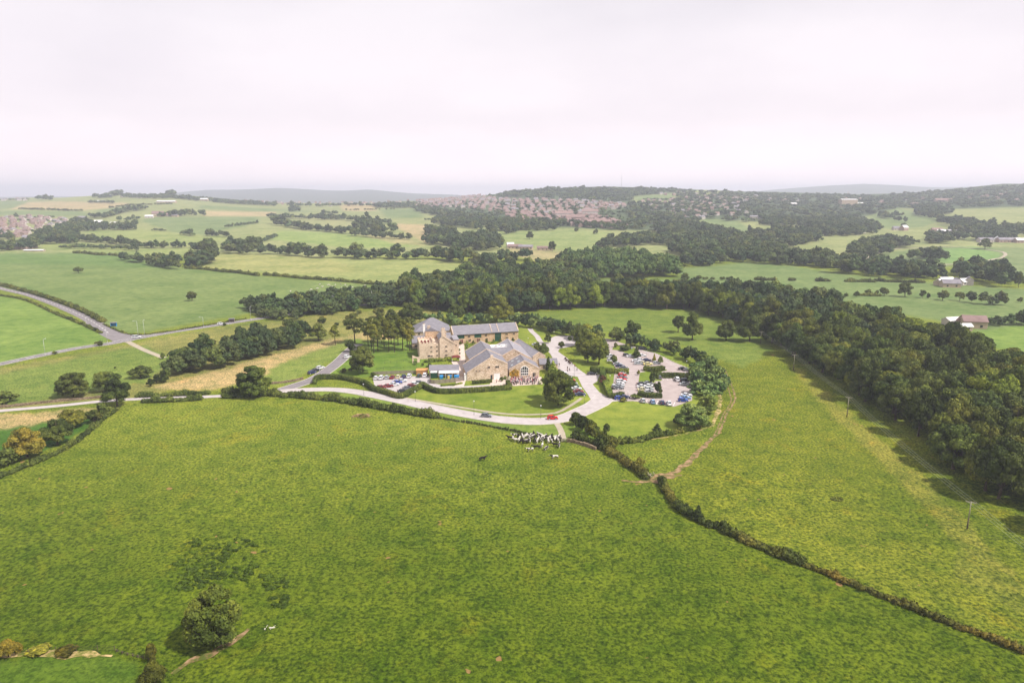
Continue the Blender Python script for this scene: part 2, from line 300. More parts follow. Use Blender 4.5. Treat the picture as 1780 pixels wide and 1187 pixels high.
# ------------------------------------------------------------------ fields (outlined on the ground) and the ground sheet
GF = (.074, .108, .006); GR = (.126, .150, .014); LAWN = (.17, .205, .030); GV = (.145, .21, .045); PALE = (.225, .245, .085); TAN = (.34, .265, .14)
MIDG = (.135, .18, .055); RUF = (.19, .185, .055); DRY = (.36, .27, .13); FARG = (.15, .19, .075); FARP = (.22, .235, .095)
FIELDS = [
 (FARP, .1, [(-900, 445), (2600, 445), (2600, 300), (-900, 300)]),
 (MIDG, .25, [(-300, 440), (210, 440), (320, 465), (450, 479), (670, 497), (430, 545), (240, 580), (190, 572), (100, 530), (0, 498), (-300, 430)]),
 ((.11, .17, .045), .25, [(-300, 440), (200, 440), (300, 466), (0, 458), (-300, 455)]),
 (PALE, .12, [(350, 466), (375, 440), (491, 443), (627, 448), (744, 450), (850, 462), (720, 495), (610, 490)]),
 ((.25, .25, .09), .15, [(350, 466), (375, 440), (560, 447), (640, 470), (560, 478)]),
 (GV, .3, [(-400, 512), (0, 512), (70, 530), (130, 556), (187, 584), (182, 594), (100, 612), (0, 634), (-400, 720)]),
 (RUF, .9, [(-400, 735), (0, 640), (190, 604), (360, 573), (480, 555), (620, 540), (770, 536), (770, 560), (600, 600), (450, 640), (260, 690), (0, 712), (-400, 760)]),
 ((.14, .185, .04), .8, [(-200, 690), (0, 650), (140, 622), (250, 600), (310, 625), (250, 665), (100, 690), (0, 705)]),
 (DRY, 1, [(262, 672), (330, 656), (420, 634), (520, 606), (560, 592), (660, 575), (600, 606), (540, 626), (470, 652), (380, 676), (300, 678)]),
 ((.16, .20, .045), .7, [(470, 640), (540, 612), (600, 592), (660, 590), (600, 618), (540, 645), (500, 668), (440, 668)]),
 (DRY, 1, [(600, 590), (640, 575), (700, 566), (690, 590), (640, 600)]),
 (DRY, 1, [(-200, 740), (0, 722), (110, 712), (175, 708), (110, 728), (0, 748), (-200, 790)]),
 ((.05, .11, .015), .5, [(-200, 790), (0, 748), (110, 728), (180, 712), (150, 745), (90, 780), (0, 805), (-200, 850)]),
 ((.22, .21, .07), .5, [(-200, 716), (0, 706), (100, 694), (190, 684), (190, 694), (100, 703), (0, 716)]),
 ((.12, .165, .055), .2, [(1040, 484), (1180, 484), (1215, 498), (1045, 497)]),
 ((.13, .175, .06), .15, [(1178, 466), (1300, 456), (1362, 460), (1489, 479), (1620, 490), (1780, 503), (2500, 520), (2500, 470), (2500, 560), (1780, 560), (1640, 555), (1440, 520), (1260, 500), (1180, 484)]),
 ((.13, .175, .06), .2, [(1440, 522), (1500, 516), (1640, 520), (1780, 535), (2500, 560), (2500, 640), (1780, 600), (1640, 560)]),
 (GV, .2, [(1680, 580), (1780, 563), (2500, 540), (2500, 700), (1780, 620), (1705, 594)]),
 # left far fields
 ((.075, .10, .05), .1, [(1100, 360), (1180, 352), (1180, 346), (1300, 330), (1500, 335), (1640, 328), (1780, 316), (2500, 310), (2500, 358), (1780, 360), (1640, 364), (1560, 362), (1500, 378), (1440, 386), (1330, 386), (1210, 380), (1150, 402), (1000, 397), (850, 388), (715, 366), (720, 348), (850, 338), (950, 322), (1180, 322), (1230, 328), (1175, 336), (1098, 341), (1100, 352)]),
 (TAN, .1, [(18, 364), (40, 352), (110, 350), (227, 353), (215, 358), (190, 362), (141, 366), (60, 364)]),
 (FARG, .1, [(-400, 350), (55, 349), (20, 363), (-400, 365)]), (FARG, .1, [(-400, 366), (140, 367), (165, 376), (30, 374), (-400, 378)]),
 (FARG, .1, [(165, 366), (220, 358), (256, 360), (200, 370), (180, 373)]),
 (FARG, .1, [(244, 384), (260, 378), (360, 377), (450, 377), (450, 388), (400, 398), (359, 409), (300, 403)]),
 (TAN, .1, [(354, 367), (480, 368), (480, 376), (354, 376)]), (FARG, .1, [(350, 357), (500, 364), (560, 369), (440, 368), (345, 362)]),
 ((.21, .24, .08), .1, [(150, 402), (245, 399), (344, 409), (404, 414), (345, 428), (253, 418), (160, 410)]),
 ((.21, .24, .08), .1, [(66, 420), (215, 427), (240, 434), (340, 431), (350, 440), (220, 444), (120, 436), (70, 432)]),
 ((.20, .25, .075), .1, [(455, 415), (488, 401), (610, 406), (718, 416), (742, 428), (645, 431), (577, 428)]),
 ((.29, .26, .12), .1, [(610, 405), (673, 409), (718, 416), (742, 428), (690, 424)]),
 (TAN, .1, [(673, 388), (744, 391), (765, 408), (742, 424), (712, 408)]),
 ((.25, .25, .11), .1, [(501, 377), (617, 382), (617, 396), (541, 391)]), (FARG, .1, [(660, 364), (729, 362), (735, 378), (672, 380)]),
 (TAN, .1, [(590, 356), (653, 357), (653, 367), (597, 367)]), (FARP, .1, [(780, 390), (850, 391), (850, 408), (800, 400)]),
 ((.20, .235, .085), .1, [(850, 393), (900, 394), (980, 399), (1057, 404), (1040, 426), (990, 440), (926, 440), (880, 430), (850, 410)]),
 ((.29, .245, .12), .1, [(880, 431), (1002, 438), (971, 450), (936, 454), (900, 446)]),
 (FARG, .1, [(1098, 342), (1171, 337), (1175, 347), (1115, 353)]), (FARP, .1, [(1120, 400), (1160, 400), (1153, 412), (1112, 413)]),
 (FARG, .1, [(1211, 378), (1280, 384), (1310, 401), (1310, 416), (1229, 393)]),
 (FARP, .1, [(1397, 426), (1489, 411), (1490, 437), (1451, 444), (1413, 440)]), (FARP, .1, [(1311, 386), (1430, 392), (1394, 396), (1332, 408)]),
 (FARP, .1, [(1650, 368), (1780, 361), (2500, 350), (2500, 390), (1780, 387), (1678, 380)]),
 (FARG, .1, [(1508, 377), (1559, 362), (1642, 380), (1600, 396), (1535, 396)]),
 (FARG, .12, [(1480, 450), (1570, 436), (1624, 428), (1731, 430), (2500, 420), (2500, 470), (1780, 490), (1700, 462), (1600, 464), (1560, 462)]),
 ((.15, .235, .07), .12, [(1620, 436), (1690, 428), (1740, 440), (1735, 452), (1650, 458), (1600, 452)]),
 # near ground
 (GR, 1, [(1240, 560), (1330, 592), (1400, 632), (1500, 702), (1630, 795), (1700, 855), (1780, 915), (2600, 1500), (2600, 1700), (1780, 1140), (1400, 975), (1215, 903), (1150, 838), (1180, 815), (1250, 740), (1255, 660), (1200, 600)]),
 ((.125, .165, .03), .5, [(905, 545), (1047, 533), (1204, 539), (1262, 556), (1330, 592), (1350, 605), (1290, 640), (1180, 600), (1040, 575), (940, 560)]),
 ((.19, .185, .032), 1, [(1375, 640), (1390, 642), (1475, 718), (1560, 790), (1640, 862), (1700, 930), (1800, 1040), (1780, 1060), (1680, 960), (1600, 876), (1520, 790), (1440, 715)]),
 ((.14, .155, .022), 1, [(1660, 950), (1780, 1010), (1900, 1080), (1900, 1130), (1780, 1070), (1660, 1000)]),
 (LAWN, .18, [(630, 664), (720, 640), (780, 655), (960, 655), (1010, 690), (1020, 712), (960, 722), (870, 725), (760, 708), (690, 690)]),
 (LAWN, .15, [(900, 560), (1040, 575), (1120, 600), (1240, 640), (1245, 700), (1230, 745), (1100, 765), (1060, 760), (1000, 722), (1000, 600), (900, 600)]),
 (LAWN, .15, [(1000, 726), (1060, 698), (1120, 700), (1210, 712), (1225, 738), (1100, 762), (1066, 762), (1030, 745)]),
 ((.13, .19, .03), .25, [(600, 590), (720, 590), (760, 620), (745, 640), (640, 655), (560, 655), (610, 620)]),
 ((.14, .19, .035), .3, [(470, 686), (620, 680), (760, 712), (880, 736), (985, 738), (1000, 765), (900, 752), (780, 726), (640, 706), (520, 692)]),
 ((.10, .15, .02), .3, [(985, 738), (1010, 735), (1060, 775), (1000, 767)]),
 ((.075, .12, .012), .6, [(-200, 1150), (0, 1143), (100, 1140), (200, 1140), (235, 1150), (240, 1400), (-200, 1400)]),
]
def inpoly(X, Y, pts):
    c = np.zeros(X.shape, bool); n = len(pts)
    for i in range(n):
        x1, y1 = pts[i]; x2, y2 = pts[(i + 1) % n]
        if y1 == y2: continue
        k = ((y1 > Y) != (y2 > Y)) & (X < (x2 - x1) * (Y - y1) / (y2 - y1) + x1); c ^= k
    return c
pyr = np.concatenate([np.arange(1250, 850, -2.6), np.arange(850, 434, -1.35)])
rows = np.concatenate([[4, 20, 40, 60, 75, 85], CAM_H / np.tan(np.arctan((pyr - 593.5) / FPX) + PITCH)])
rows = np.concatenate([rows, np.geomspace(rows[-1] * 1.01, 11500, 300)]); rows = rows[np.concatenate([[True], np.diff(rows) > .05])]
tcol = np.concatenate([np.linspace(-2.2, -.95, 25)[:-1], np.linspace(-.95, .95, 940), np.linspace(.95, 2.2, 25)[1:]])
GX = rows[:, None] * tcol[None, :]; GY = np.repeat(rows[:, None], len(tcol), 1); GZ = H(GX, GY)
qx, qy = topx(GX, GY, GZ)
jit = np.minimum(3.2, 900 / np.maximum(GY, 60))
jx = qx + jit * (np.sin(GX * .31 + GY * .17) + np.sin(GX * .83 - GY * .41)); jy = qy + .35 * jit * (np.sin(GX * .27 - GY * .2) + np.sin(GX * .9 + GY * .5))
C4 = np.ones((*GX.shape, 4), np.float32); upw = sm((GY - 105) / 150)[..., None]; C4[..., :3] = np.array(GF) * (1 - upw) + np.array((.156, .186, .023)) * upw; RG = np.full(GX.shape, 1.0, np.float32)  # pasture lightens with distance: the brighter grazing-angle look is painted into the colour
for c, r, pts in FIELDS:
    a = np.array(pts); x0, y0 = a.min(0); x1, y1 = a.max(0)
    k = (jx > x0) & (jx < x1) & (jy > y0) & (jy < y1); idx = np.nonzero(k)
    if not len(idx[0]): continue
    ins = inpoly(jx[idx], jy[idx], pts); ii = (idx[0][ins], idx[1][ins]); C4[ii[0], ii[1], :3] = c; RG[ii] = r
far = GY > 4300; C4[far, :3] = (.085, .10, .07); RG[far] = .1
for _ in range(3):
    for A_ in (C4, RG):
        A_[1:-1] = (A_[:-2] + 2 * A_[1:-1] + A_[2:]) / 4; A_[:, 1:-1] = (A_[:, :-2] + 2 * A_[:, 1:-1] + A_[:, 2:]) / 4
nr_, nc_ = GX.shape; I = np.arange(nr_ * nc_).reshape(nr_, nc_)
Fq = np.stack([I[:-1, :-1], I[:-1, 1:], I[1:, 1:], I[1:, :-1]], -1).reshape(-1, 4)
me = npmesh('ground', np.stack([GX, GY, GZ], -1).reshape(-1, 3), Fq, M['ground'], smooth=True)
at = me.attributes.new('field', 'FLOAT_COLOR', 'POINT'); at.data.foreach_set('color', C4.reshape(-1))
ar = me.attributes.new('rough', 'FLOAT', 'POINT'); ar.data.foreach_set('value', RG.reshape(-1))
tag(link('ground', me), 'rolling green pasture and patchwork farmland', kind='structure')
# a plain skirt of land behind the viewpoint
mb = MB(); mb.poly([(-4000, -3000, -.6), (4000, -3000, -.6), (4000, 8.5, -.6), (-4000, 8.5, -.6)])
me = mb.mesh('land', M['ground']); at = me.attributes.new('field', 'FLOAT_COLOR', 'POINT'); at.data.foreach_set('color', [*GF, 1] * 4)
ar = me.attributes.new('rough', 'FLOAT', 'POINT'); ar.data.foreach_set('value', [1.0] * 4); tag(link('land', me), 'pasture behind the viewpoint', kind='structure')
# ------------------------------------------------------------------ ribbons: roads, lanes, paths
def ribbon(name, label, pts, width, m, off=.06, kerb=0, step=3.0, kind='structure', wob=0):
    L = pts if isinstance(pts[0], Vector) else line(pts, step); V = []; F = []; n = len(L)
    for i, p in enumerate(L):
        d = (L[min(i + 1, n - 1)] - L[max(i - 1, 0)]); d.z = 0; d.normalize(); s = Vector((-d.y, d.x, 0))
        wd = width[min(int(i / n * len(width)), len(width) - 1)] if isinstance(width, list) else width
        for k in (-1, -.33, .33, 1):
            q = p + s * (wd / 2 * k * (1 + wob * math.sin(i * 1.7 + k)) + wob * wd * .4 * math.sin(i * .9)); V.append((q.x, q.y, gz(q.x, q.y) + off))
    for i in range(n - 1):
        for k in range(3): a = i * 4 + k; F.append((a, a + 1, a + 5, a + 4))
    me = npmesh(name, V, np.array(F), m, smooth=False); o = tag(link(name, me), label, kind=kind)
    if kerb:
        for sgn in (-1, 1):
            mb = MB()
            for i in range(n - 1):
                qs = []
                for j in (i, i + 1):
                    p = L[j]; d = (L[min(j + 1, n - 1)] - L[max(j - 1, 0)]); d.z = 0; d.normalize(); s = Vector((-d.y, d.x, 0)) * sgn
                    wd = width[min(int(j / n * len(width)), len(width) - 1)] if isinstance(width, list) else width
                    for r in (wd / 2, wd / 2 + kerb): q = p + s * r; qs.append((q.x, q.y))
                a, b, c, d_ = qs
                z = off + .1
                mb.hexa([(*a, -.1), (*b, -.1), (*d_, -.1), (*c, -.1), (*a, z), (*b, z), (*d_, z), (*c, z)])
            tag(mb.build('kerb', M['kerb']), 'pale kerb along the ' + label, kind='structure')
    return o
def dashes(name, label, pts, m, wid=.15, dash=3, gap=5, lat=0, off=.09):
    L = pts if isinstance(pts[0], Vector) else line(pts, 1.0); mb = MB(); acc = 0
    for i in range(len(L) - 1):
        d = (L[i + 1] - L[i]); l = d.length; acc += l
        if gap and acc % (dash + gap) > dash: continue
        d.normalize(); s = Vector((-d.y, d.x, 0)); a = L[i] + s * lat; b = L[i + 1] + s * lat
        mb.poly([(q.x, q.y, gz(q.x, q.y) + off) for q in (a + s * wid, a - s * wid, b - s * wid, b + s * wid)])
    return tag(mb.build(name, m), label, kind='structure')
def area(name, label, pxs, m, off):
    ps = [P(a, b) for a, b in pxs]; tri = tessellate_polygon([[Vector((p.x, p.y, 0)) for p in ps]])
    me = bpy.data.meshes.new(name); me.from_pydata([(p.x, p.y, off) for p in ps], [], [tuple(t) for t in tri]); me.materials.append(m)
    bm = bmesh.new(); bm.from_mesh(me); bmesh.ops.recalc_face_normals(bm, faces=bm.faces)
    if bm.faces and sum(f.normal.z for f in bm.faces) < 0: bmesh.ops.reverse_faces(bm, faces=bm.faces)
    bm.to_mesh(me); bm.free(); return tag(link(name, me), label, kind='structure')
AROAD = [(-160, 662), (-60, 645), (0, 633), (60, 620), (130, 606), (190, 597), (232, 589), (300, 577), (365, 567), (430, 557), (482, 549), (540, 541), (590, 535), (640, 529), (700, 520)]
ribbon('road', 'grey main road crossing below the left fields', AROAD, 6.8, M['tarmac_road'], .05)
BROAD = [(-120, 470), (-40, 488), (0, 501), (50, 513), (100, 531), (140, 548), (168, 564), (190, 580), (214, 592)]
ribbon('road', 'grey side road coming down from the upper left', BROAD, [6, 6, 6, 6, 6, 7, 9], M['tarmac_road'], .062)
area('road', 'grey splayed mouth of the road junction', [(176, 572), (196, 572), (214, 580), (262, 583), (232, 592), (190, 600), (172, 602), (196, 594), (192, 584)], M['tarmac_road'], .075)
dashes('road_marking', 'white centre line of the main road', AROAD, M['paint'], .14, 4, 4, 0, .1)
dashes('road_marking', 'white edge line of the main road', AROAD, M['paint'], .12, 1, 0, 3.0, .1); dashes('road_marking', 'white near edge line of the main road', AROAD, M['paint'], .12, 1, 0, -3.0, .1)
dashes('road_marking', 'white centre line of the side road', BROAD[:-1], M['paint'], .14, 4, 4, 0, .1)
DRIVE = [(470, 682), (515, 678.5), (570, 677), (610, 680), (650, 687), (694, 696), (759, 710), (822, 722), (878, 730), (935, 732.5), (980, 727), (1014, 714), (1040, 701), (1052, 690)]
ribbon('driveway', 'pale curving driveway across the front lawns', DRIVE, [5, 5, 5.5, 6, 6, 6.5, 6.5, 6.5, 7, 7, 7.5, 8], M['tarmac_pale'], .05, .22)
area('plaza', 'pale tarmac forecourt beside the barns', [(1012, 712), (1030, 700), (1022, 686), (1012, 672), (1004, 655), (984, 652), (976, 645), (968, 640), (966, 632), (957, 616), (947, 604), (937, 598), (930, 595), (957, 595), (957, 588), (965, 584.5), (985, 583), (1000, 585), (1001, 600), (990, 603), (973, 606), (970, 611), (985, 622), (999, 636), (1013, 647), (1022, 652), (1043, 651), (1038, 663), (1030, 668), (1042, 682), (1056, 690), (1090, 690.5), (1075, 697), (1052, 700), (1036, 712), (1019, 722)], M['tarmac_pale'], .075)
area('car_park', 'pink grey tarmac of the guest car park', [(1048, 588), (1062, 590), (1080, 596), (1114, 606), (1145, 612), (1172, 626), (1203, 640), (1206, 652), (1203, 676), (1203, 696), (1172, 707), (1128, 701), (1100, 697), (1076, 698), (1056, 693), (1064, 688), (1066, 655), (1070, 640), (1056, 615), (1050, 600)], M['tarmac_pink'], .055)
ribbon('lane', 'grey lane running up past the left lawn', [(470, 684), (493, 677), (543, 660), (568, 645), (590, 628), (606, 612), (622, 598)], 6, M['tarmac_road'], .044, .15)
ribbon('lane', 'pale narrow lane behind the left hedges', [(-160, 728), (0, 714), (60, 709), (110, 704.5), (177, 697.5), (248, 693), (346, 690), (400, 687.5), (470, 682.5)], 3.6, M['tarmac_pale'], .05)
area('car_park', 'pale tarmac of the walled car park by the service yard', [(648, 657), (746, 653), (750, 668), (741, 667), (702, 688), (664, 681), (652, 676)], M['tarmac_pale'], .06)
ribbon('lane', 'pale lane in front of the barns', [(740, 668), (790, 674), (850, 671), (884, 667)], 4.5, M['tarmac_pale'], .078)
ribbon('lane', 'pale yard between service block and barn', [(798, 672), (803, 655), (800, 640), (793, 628)], [4, 5, 6, 5], M['paving'], .09)
ribbon('path', 'pale path through the courtyard garden', [(805, 640), (803, 615), (802, 598)], 3.0, M['paving'], .07)
area('terrace', 'stone terrace under the wedding crowd', [(884, 670), (886, 657), (941, 655), (943, 668), (894, 671)], M['paving'], .10)
area('path', 'paved area in front of the barn doors', [(850, 671), (856, 658), (884, 660), (884, 671)], M['paving'], .10)
LOOP = [(699, 690.8), (755, 700.5), (806.5, 709), (863, 717.7), (900, 720.5), (934.6, 720.3), (966, 717.8), (985, 709), (1000, 699.8), (1011, 692)]
ribbon('path', 'narrow gravel footpath curving round the lawn', LOOP, 1.5, M['path'], .06)
ribbon('path', 'grey footpath from the drive down to the field gate', [(967, 735), (972, 742), (976, 751), (979, 763)], 2.2, M['path'], .06)
ribbon('path', 'pale path winding up the lawn behind the wing', [(921, 571), (925, 577), (933, 584), (938, 592), (945, 600)], 3.0, M['tarmac_pale'], .06)
TRACK = [(1259.6, 641), (1273, 673), (1277.5, 695), (1264, 718), (1250.6, 749), (1226, 774), (1204, 797), (1182, 815), (1150, 830)]
for k, (dx, dy, wd) in enumerate([(0, 0, [.5, .6, .7, .7, .8, 1.0, 1.5, 2.0]), (-7, 3, [.3, .4, .5, .5, .5, .5, .8])]):
    ribbon('track', ['reddish trodden cattle track down the right field', 'thin second rut of the cattle track'][k], [(a + dx, b + dy) for a, b in TRACK[:len(TRACK) - 3 * k]] + ([TRACK[-2]] if k else []), wd, M['earth'], .03 + .02 * k, wob=.35, step=2)
ribbon('track', 'sandy bank along the right hedge', [(1253, 675), (1251, 700), (1246, 720), (1239, 737), (1225, 745), (1180, 756), (1130, 764), (1075, 771)], [1.2, 1.5, 1.9, 1.2, .7, .5, .5], M['sand'], .04, wob=.3, step=2)
ribbon('track', 'churned bare earth in the hedge gap', [(1080, 835), (1115, 838), (1130, 833), (1155, 829), (1185, 826)], [.8, 2.2, 4.5, 3.6, 1.0], M['earth'], .06, wob=.4, step=1.5)
ribbon('track', 'tan sandy bank below the bottom left fence', [(-60, 1141), (0, 1139), (50, 1136), (110, 1136), (160, 1138), (195, 1140)], [.8, 1.2, 1.6, 2.2, 1.6, .5], M['sand'], .08, wob=.25, step=1.2)
ribbon('track', 'bare brown ditch bank beside the lone tree', [(300, 1172), (330, 1150), (380, 1130), (418, 1106), (432, 1092)], [.8, 1.5, 1.7, 1.3, .6], M['earth'], .08, wob=.35, step=1)
ribbon('path', 'pale farm track through the far right fields', [(1500, 452), (1540, 436), (1600, 431), (1660, 430), (1735, 437), (1745, 446), (1700, 456), (1640, 461)], 4, M['path'], .4, step=8)
ribbon('path', 'pale diagonal farm track off the road junction', [(222, 594), (250, 608), (285, 622)], 3, M['path'], .05)
for l_, pts_ in [('grass island holding the middle trees of the car park', [(1109, 692), (1110, 664), (1112, 648), (1128, 645), (1150, 646), (1152, 652), (1150, 662), (1140, 663), (1134, 668), (1133, 690)]), ('grass verge under the upper island shrubs', [(1064, 608), (1068, 600), (1085, 600), (1108, 606), (1112, 616), (1105, 624), (1098, 622), (1086, 613), (1074, 609)]), ('grass strip under the curved hedge', [(1116, 645), (1122, 639), (1150, 637), (1160, 644), (1140, 648)]), ('grass verge at the upper edge of the car park', [(1108, 604), (1145, 609), (1176, 624), (1206, 638), (1206, 644), (1172, 630), (1140, 614), (1112, 608)]), ('grass beside the packed car row', [(1049, 648), (1068, 648), (1066, 668), (1062, 688), (1054, 680)])]:
    o_ = area('grass_island', l_, pts_, M['ground'], .082); me_ = o_.data
    at = me_.attributes.new('field', 'FLOAT_COLOR', 'POINT'); at.data.foreach_set('color', [*LAWN, 1] * len(me_.vertices)); ar = me_.attributes.new('rough', 'FLOAT', 'POINT'); ar.data.foreach_set('value', [.2] * len(me_.vertices))
# bay markings
def bays(label, a, b, n, depth, side=1):
    A = P(*a); B = P(*b); d = (B - A); d.z = 0; L = d.length; d.normalize(); s = Vector((-d.y, d.x, 0)) * side; mb = MB()
    for i in range(n + 1):
        p = A + d * (L * i / n); q = p + s * depth
        mb.poly([(p.x - d.x * .09, p.y - d.y * .09, .10), (p.x + d.x * .09, p.y + d.y * .09, .10), (q.x + d.x * .09, q.y + d.y * .09, .10), (q.x - d.x * .09, q.y - d.y * .09, .10)])
    tag(mb.build('bay_marking', M['paint']), label, kind='structure')
bays('white bay lines along the far edge of the car park', (1128, 608), (1200, 641), 17, 5.2, -1)
bays('white bay lines below the island hedge', (1150, 656.5), (1202, 656.5), 7, 4.5, -1)
bays('white bay lines on the right side of the lower lot', (1202, 660), (1203, 694), 11, 5, -1)
bays('white bay lines along the bottom of the car park', (1112, 700), (1170, 706), 6, 5, 1)
bays('white bay lines left of the car park aisle', (1093, 645), (1080, 682), 11, 5, 1)
bays('white bay lines right of the island', (1150, 660), (1149, 694), 10, 3, -1)
# ------------------------------------------------------------------ foliage
ICO = {}
for sd_ in (1, 2):
    bm = bmesh.new(); bmesh.ops.create_icosphere(bm, subdivisions=sd_, radius=1); bm.verts.ensure_lookup_table()
    ICO[sd_] = (np.array([v.co[:] for v in bm.verts]), np.array([[v.index for v in f.verts] for f in bm.faces])); bm.free()
def leafquads(pos, nrm, size, rng, flat=0.5):
    n = len(pos); nr = nrm + rng.normal(0, flat, (n, 3)); nr /= np.linalg.norm(nr, axis=1)[:, None] + 1e-9
    a = rng.normal(0, 1, (n, 3)); u = np.cross(nr, a); u /= np.linalg.norm(u, axis=1)[:, None] + 1e-9; v = np.cross(nr, u)
    s = size * rng.uniform(.55, 1.45, (n, 1)); k = rng.uniform(.5, 1, (n, 1)); up = nr * s * .25
    V = np.stack([pos - u * s - v * s * k * .2, pos - v * s * k + up * .5, pos + u * s + v * s * k * .2, pos + v * s * k - up], 1)
    return V.reshape(-1, 3), np.arange(n * 4).reshape(n, 4)
def lobes_mesh(C, Rd, nleaf, leaf, rng, core=.84, icod=1, zmin=None):
    C = np.array(C, float); Rd = np.array(Rd, float)
    if Rd.ndim == 1: Rd = np.stack([Rd, Rd, Rd * .82], 1)
    pr = (Rd[:, 0] * Rd[:, 2]); pr = pr / pr.sum(); k = rng.choice(len(C), int(nleaf * 1.5), p=pr)
    d = rng.normal(0, 1, (len(k), 3)); d /= np.linalg.norm(d, axis=1)[:, None]; d[:, 2] = np.where(d[:, 2] < -.45, -d[:, 2], d[:, 2])
    p = C[k] + d * Rd[k] * rng.uniform(.86, 1.13, (len(k), 1)); ok = np.ones(len(k), bool)
    for i in range(len(C)):
        ok &= ~((np.linalg.norm((p - C[i]) / Rd[i], axis=1) < .80) & (k != i))
    if zmin is not None: ok &= p[:, 2] > zmin
    p, d = p[ok][:nleaf], d[ok][:nleaf]; V, F = leafquads(p, d, leaf, rng)
    Fs = [F]
    if core:
        iv, iF = ICO[icod]; vs, fs = [], []; b = len(V)
        for c, r in zip(C, Rd):
            vs.append(c + iv * r * core * rng.uniform(.88, 1.08, (len(iv), 1))); fs.append(iF + b); b += len(iv)
        V = np.concatenate([V] + vs); Fs.append(np.concatenate(fs))
    return V, Fs
def crown(kind, seed, lod):
    g = np.random.default_rng(seed * 17 + 3); nl = {0: 6000, 1: 1500, 2: 260, 3: 46}[lod]; lf = {0: .27, 1: .5, 2: 1.05, 3: 2.3}[lod]
    C, Rr = [], []; icod = 1 if lod < 2 else 1
    if kind == 'oak':           # 14 m tall, 14 m wide
        n = {0: 46, 1: 32, 2: 11, 3: 4}[lod]; sq = g.uniform(.85, 1.1)
        for i in range(n):
            a = g.uniform(0, 2 * PI); e = math.asin(g.uniform(-.85, 1)); q = g.uniform(.60, .82) if i > n * .25 else g.uniform(.1, .45)
            r = g.uniform(1.3, 2.4) * {0: 1, 1: 1.12, 2: 1.6, 3: 2.2}[lod]
            ce = math.cos(e) if e > 0 else math.cos(e * .55); C.append((7 * q * ce * math.cos(a), 7 * q * ce * math.sin(a), 7.0 + (6.3 * q * sq if e > 0 else 6.0 * q) * math.sin(e))); Rr.append(r)
        return lobes_mesh(C, Rr, nl, lf, g, .86, icod, .7)
    if kind == 'tall':          # 18 m tall, 11 m wide, loose crown with gaps
        n = {0: 26, 1: 20, 2: 8, 3: 4}[lod]
        for i in range(n):
            a = g.uniform(0, 2 * PI); z = g.uniform(0, 1); w_ = 4.2 * math.sin(PI * (z * .75 + .18)); q = g.uniform(.35, 1)
            C.append((w_ * q * math.cos(a), w_ * q * math.sin(a), 6.5 + 10 * z)); Rr.append(g.uniform(1.0, 1.9) * {0: 1, 1: 1.1, 2: 1.5, 3: 2}[lod])
        return lobes_mesh(C, Rr, int(nl * .62), lf, g, .55 if lod < 3 else .8, icod)
    if kind == 'bush':          # 5 m tall, 6 m wide down to the ground
        n = {0: 20, 1: 14, 2: 6, 3: 3}[lod]
        for i in range(n):
            a = g.uniform(0, 2 * PI); z = g.uniform(0, 1); w_ = 2.3 * math.sqrt(max(0, 1 - z ** 2)) * g.uniform(.3, 1)
            C.append((w_ * math.cos(a), w_ * math.sin(a), .8 + 3.0 * z)); Rr.append(g.uniform(.7, 1.25) * {0: 1, 1: 1.1, 2: 1.4, 3: 1.7}[lod])
        return lobes_mesh(C, Rr, int(nl * .55), lf * .62, g, .86, icod, .05)
    if kind == 'round':         # 10 m tall, 10 m wide, dense rounded crown low to the ground
        n = {0: 70, 1: 44, 2: 12, 3: 5}[lod]
        for i in range(n):
            a = g.uniform(0, 2 * PI); e = math.asin(g.uniform(-.75, 1)); q = g.uniform(.70, .92) if i > n * .2 else g.uniform(.1, .5)
            ce = math.cos(e) if e > 0 else math.cos(e * .8)
            C.append((4.3 * q * ce * math.cos(a), 4.3 * q * ce * math.sin(a), 4.6 + 4.5 * q * math.sin(e))); Rr.append(g.uniform(.75, 1.35) * {0: 1, 1: 1.12, 2: 1.7, 3: 2.2}[lod])
        return lobes_mesh(C, Rr, int(nl * 1.15), lf * .72, g, .86, icod, .1)
    if kind == 'conifer':       # 10 m tall, 4.4 m wide
        n = {0: 24, 1: 18, 2: 7, 3: 4}[lod]
        for i in range(n):
            z = (i + .5) / n; a = i * 2.4; w_ = 1.5 * (1 - z)
            C.append((w_ * math.cos(a), w_ * math.sin(a), .9 + 8.2 * z)); Rr.append((.45 + 1.0 * (1 - z)) * g.uniform(.85, 1.15))
        return lobes_mesh(C, Rr, int(nl * .5), lf * .6, g, .86, icod, .1)
NOM = {'oak': (14.2, 15.2), 'tall': (18, 11.5), 'bush': (5, 6.4), 'conifer': (10, 4.6), 'round': (10, 10)}
NV = {'oak': 6, 'tall': 3, 'bush': 4, 'conifer': 1, 'round': 3}
RAW = {}; CM = {}
def raw(kind, v, lod):
    if (kind, v, lod) not in RAW: RAW[(kind, v, lod)] = crown(kind, v + 11 * len(kind), lod)
    return RAW[(kind, v, lod)]
def crown_me(kind, v, lod, m):
    k = (kind, v, lod, m)
    if k not in CM: V, Fs = raw(kind, v, lod); CM[k] = npmesh('crown', V, Fs, M[m])
    return CM[k]
TR = {}
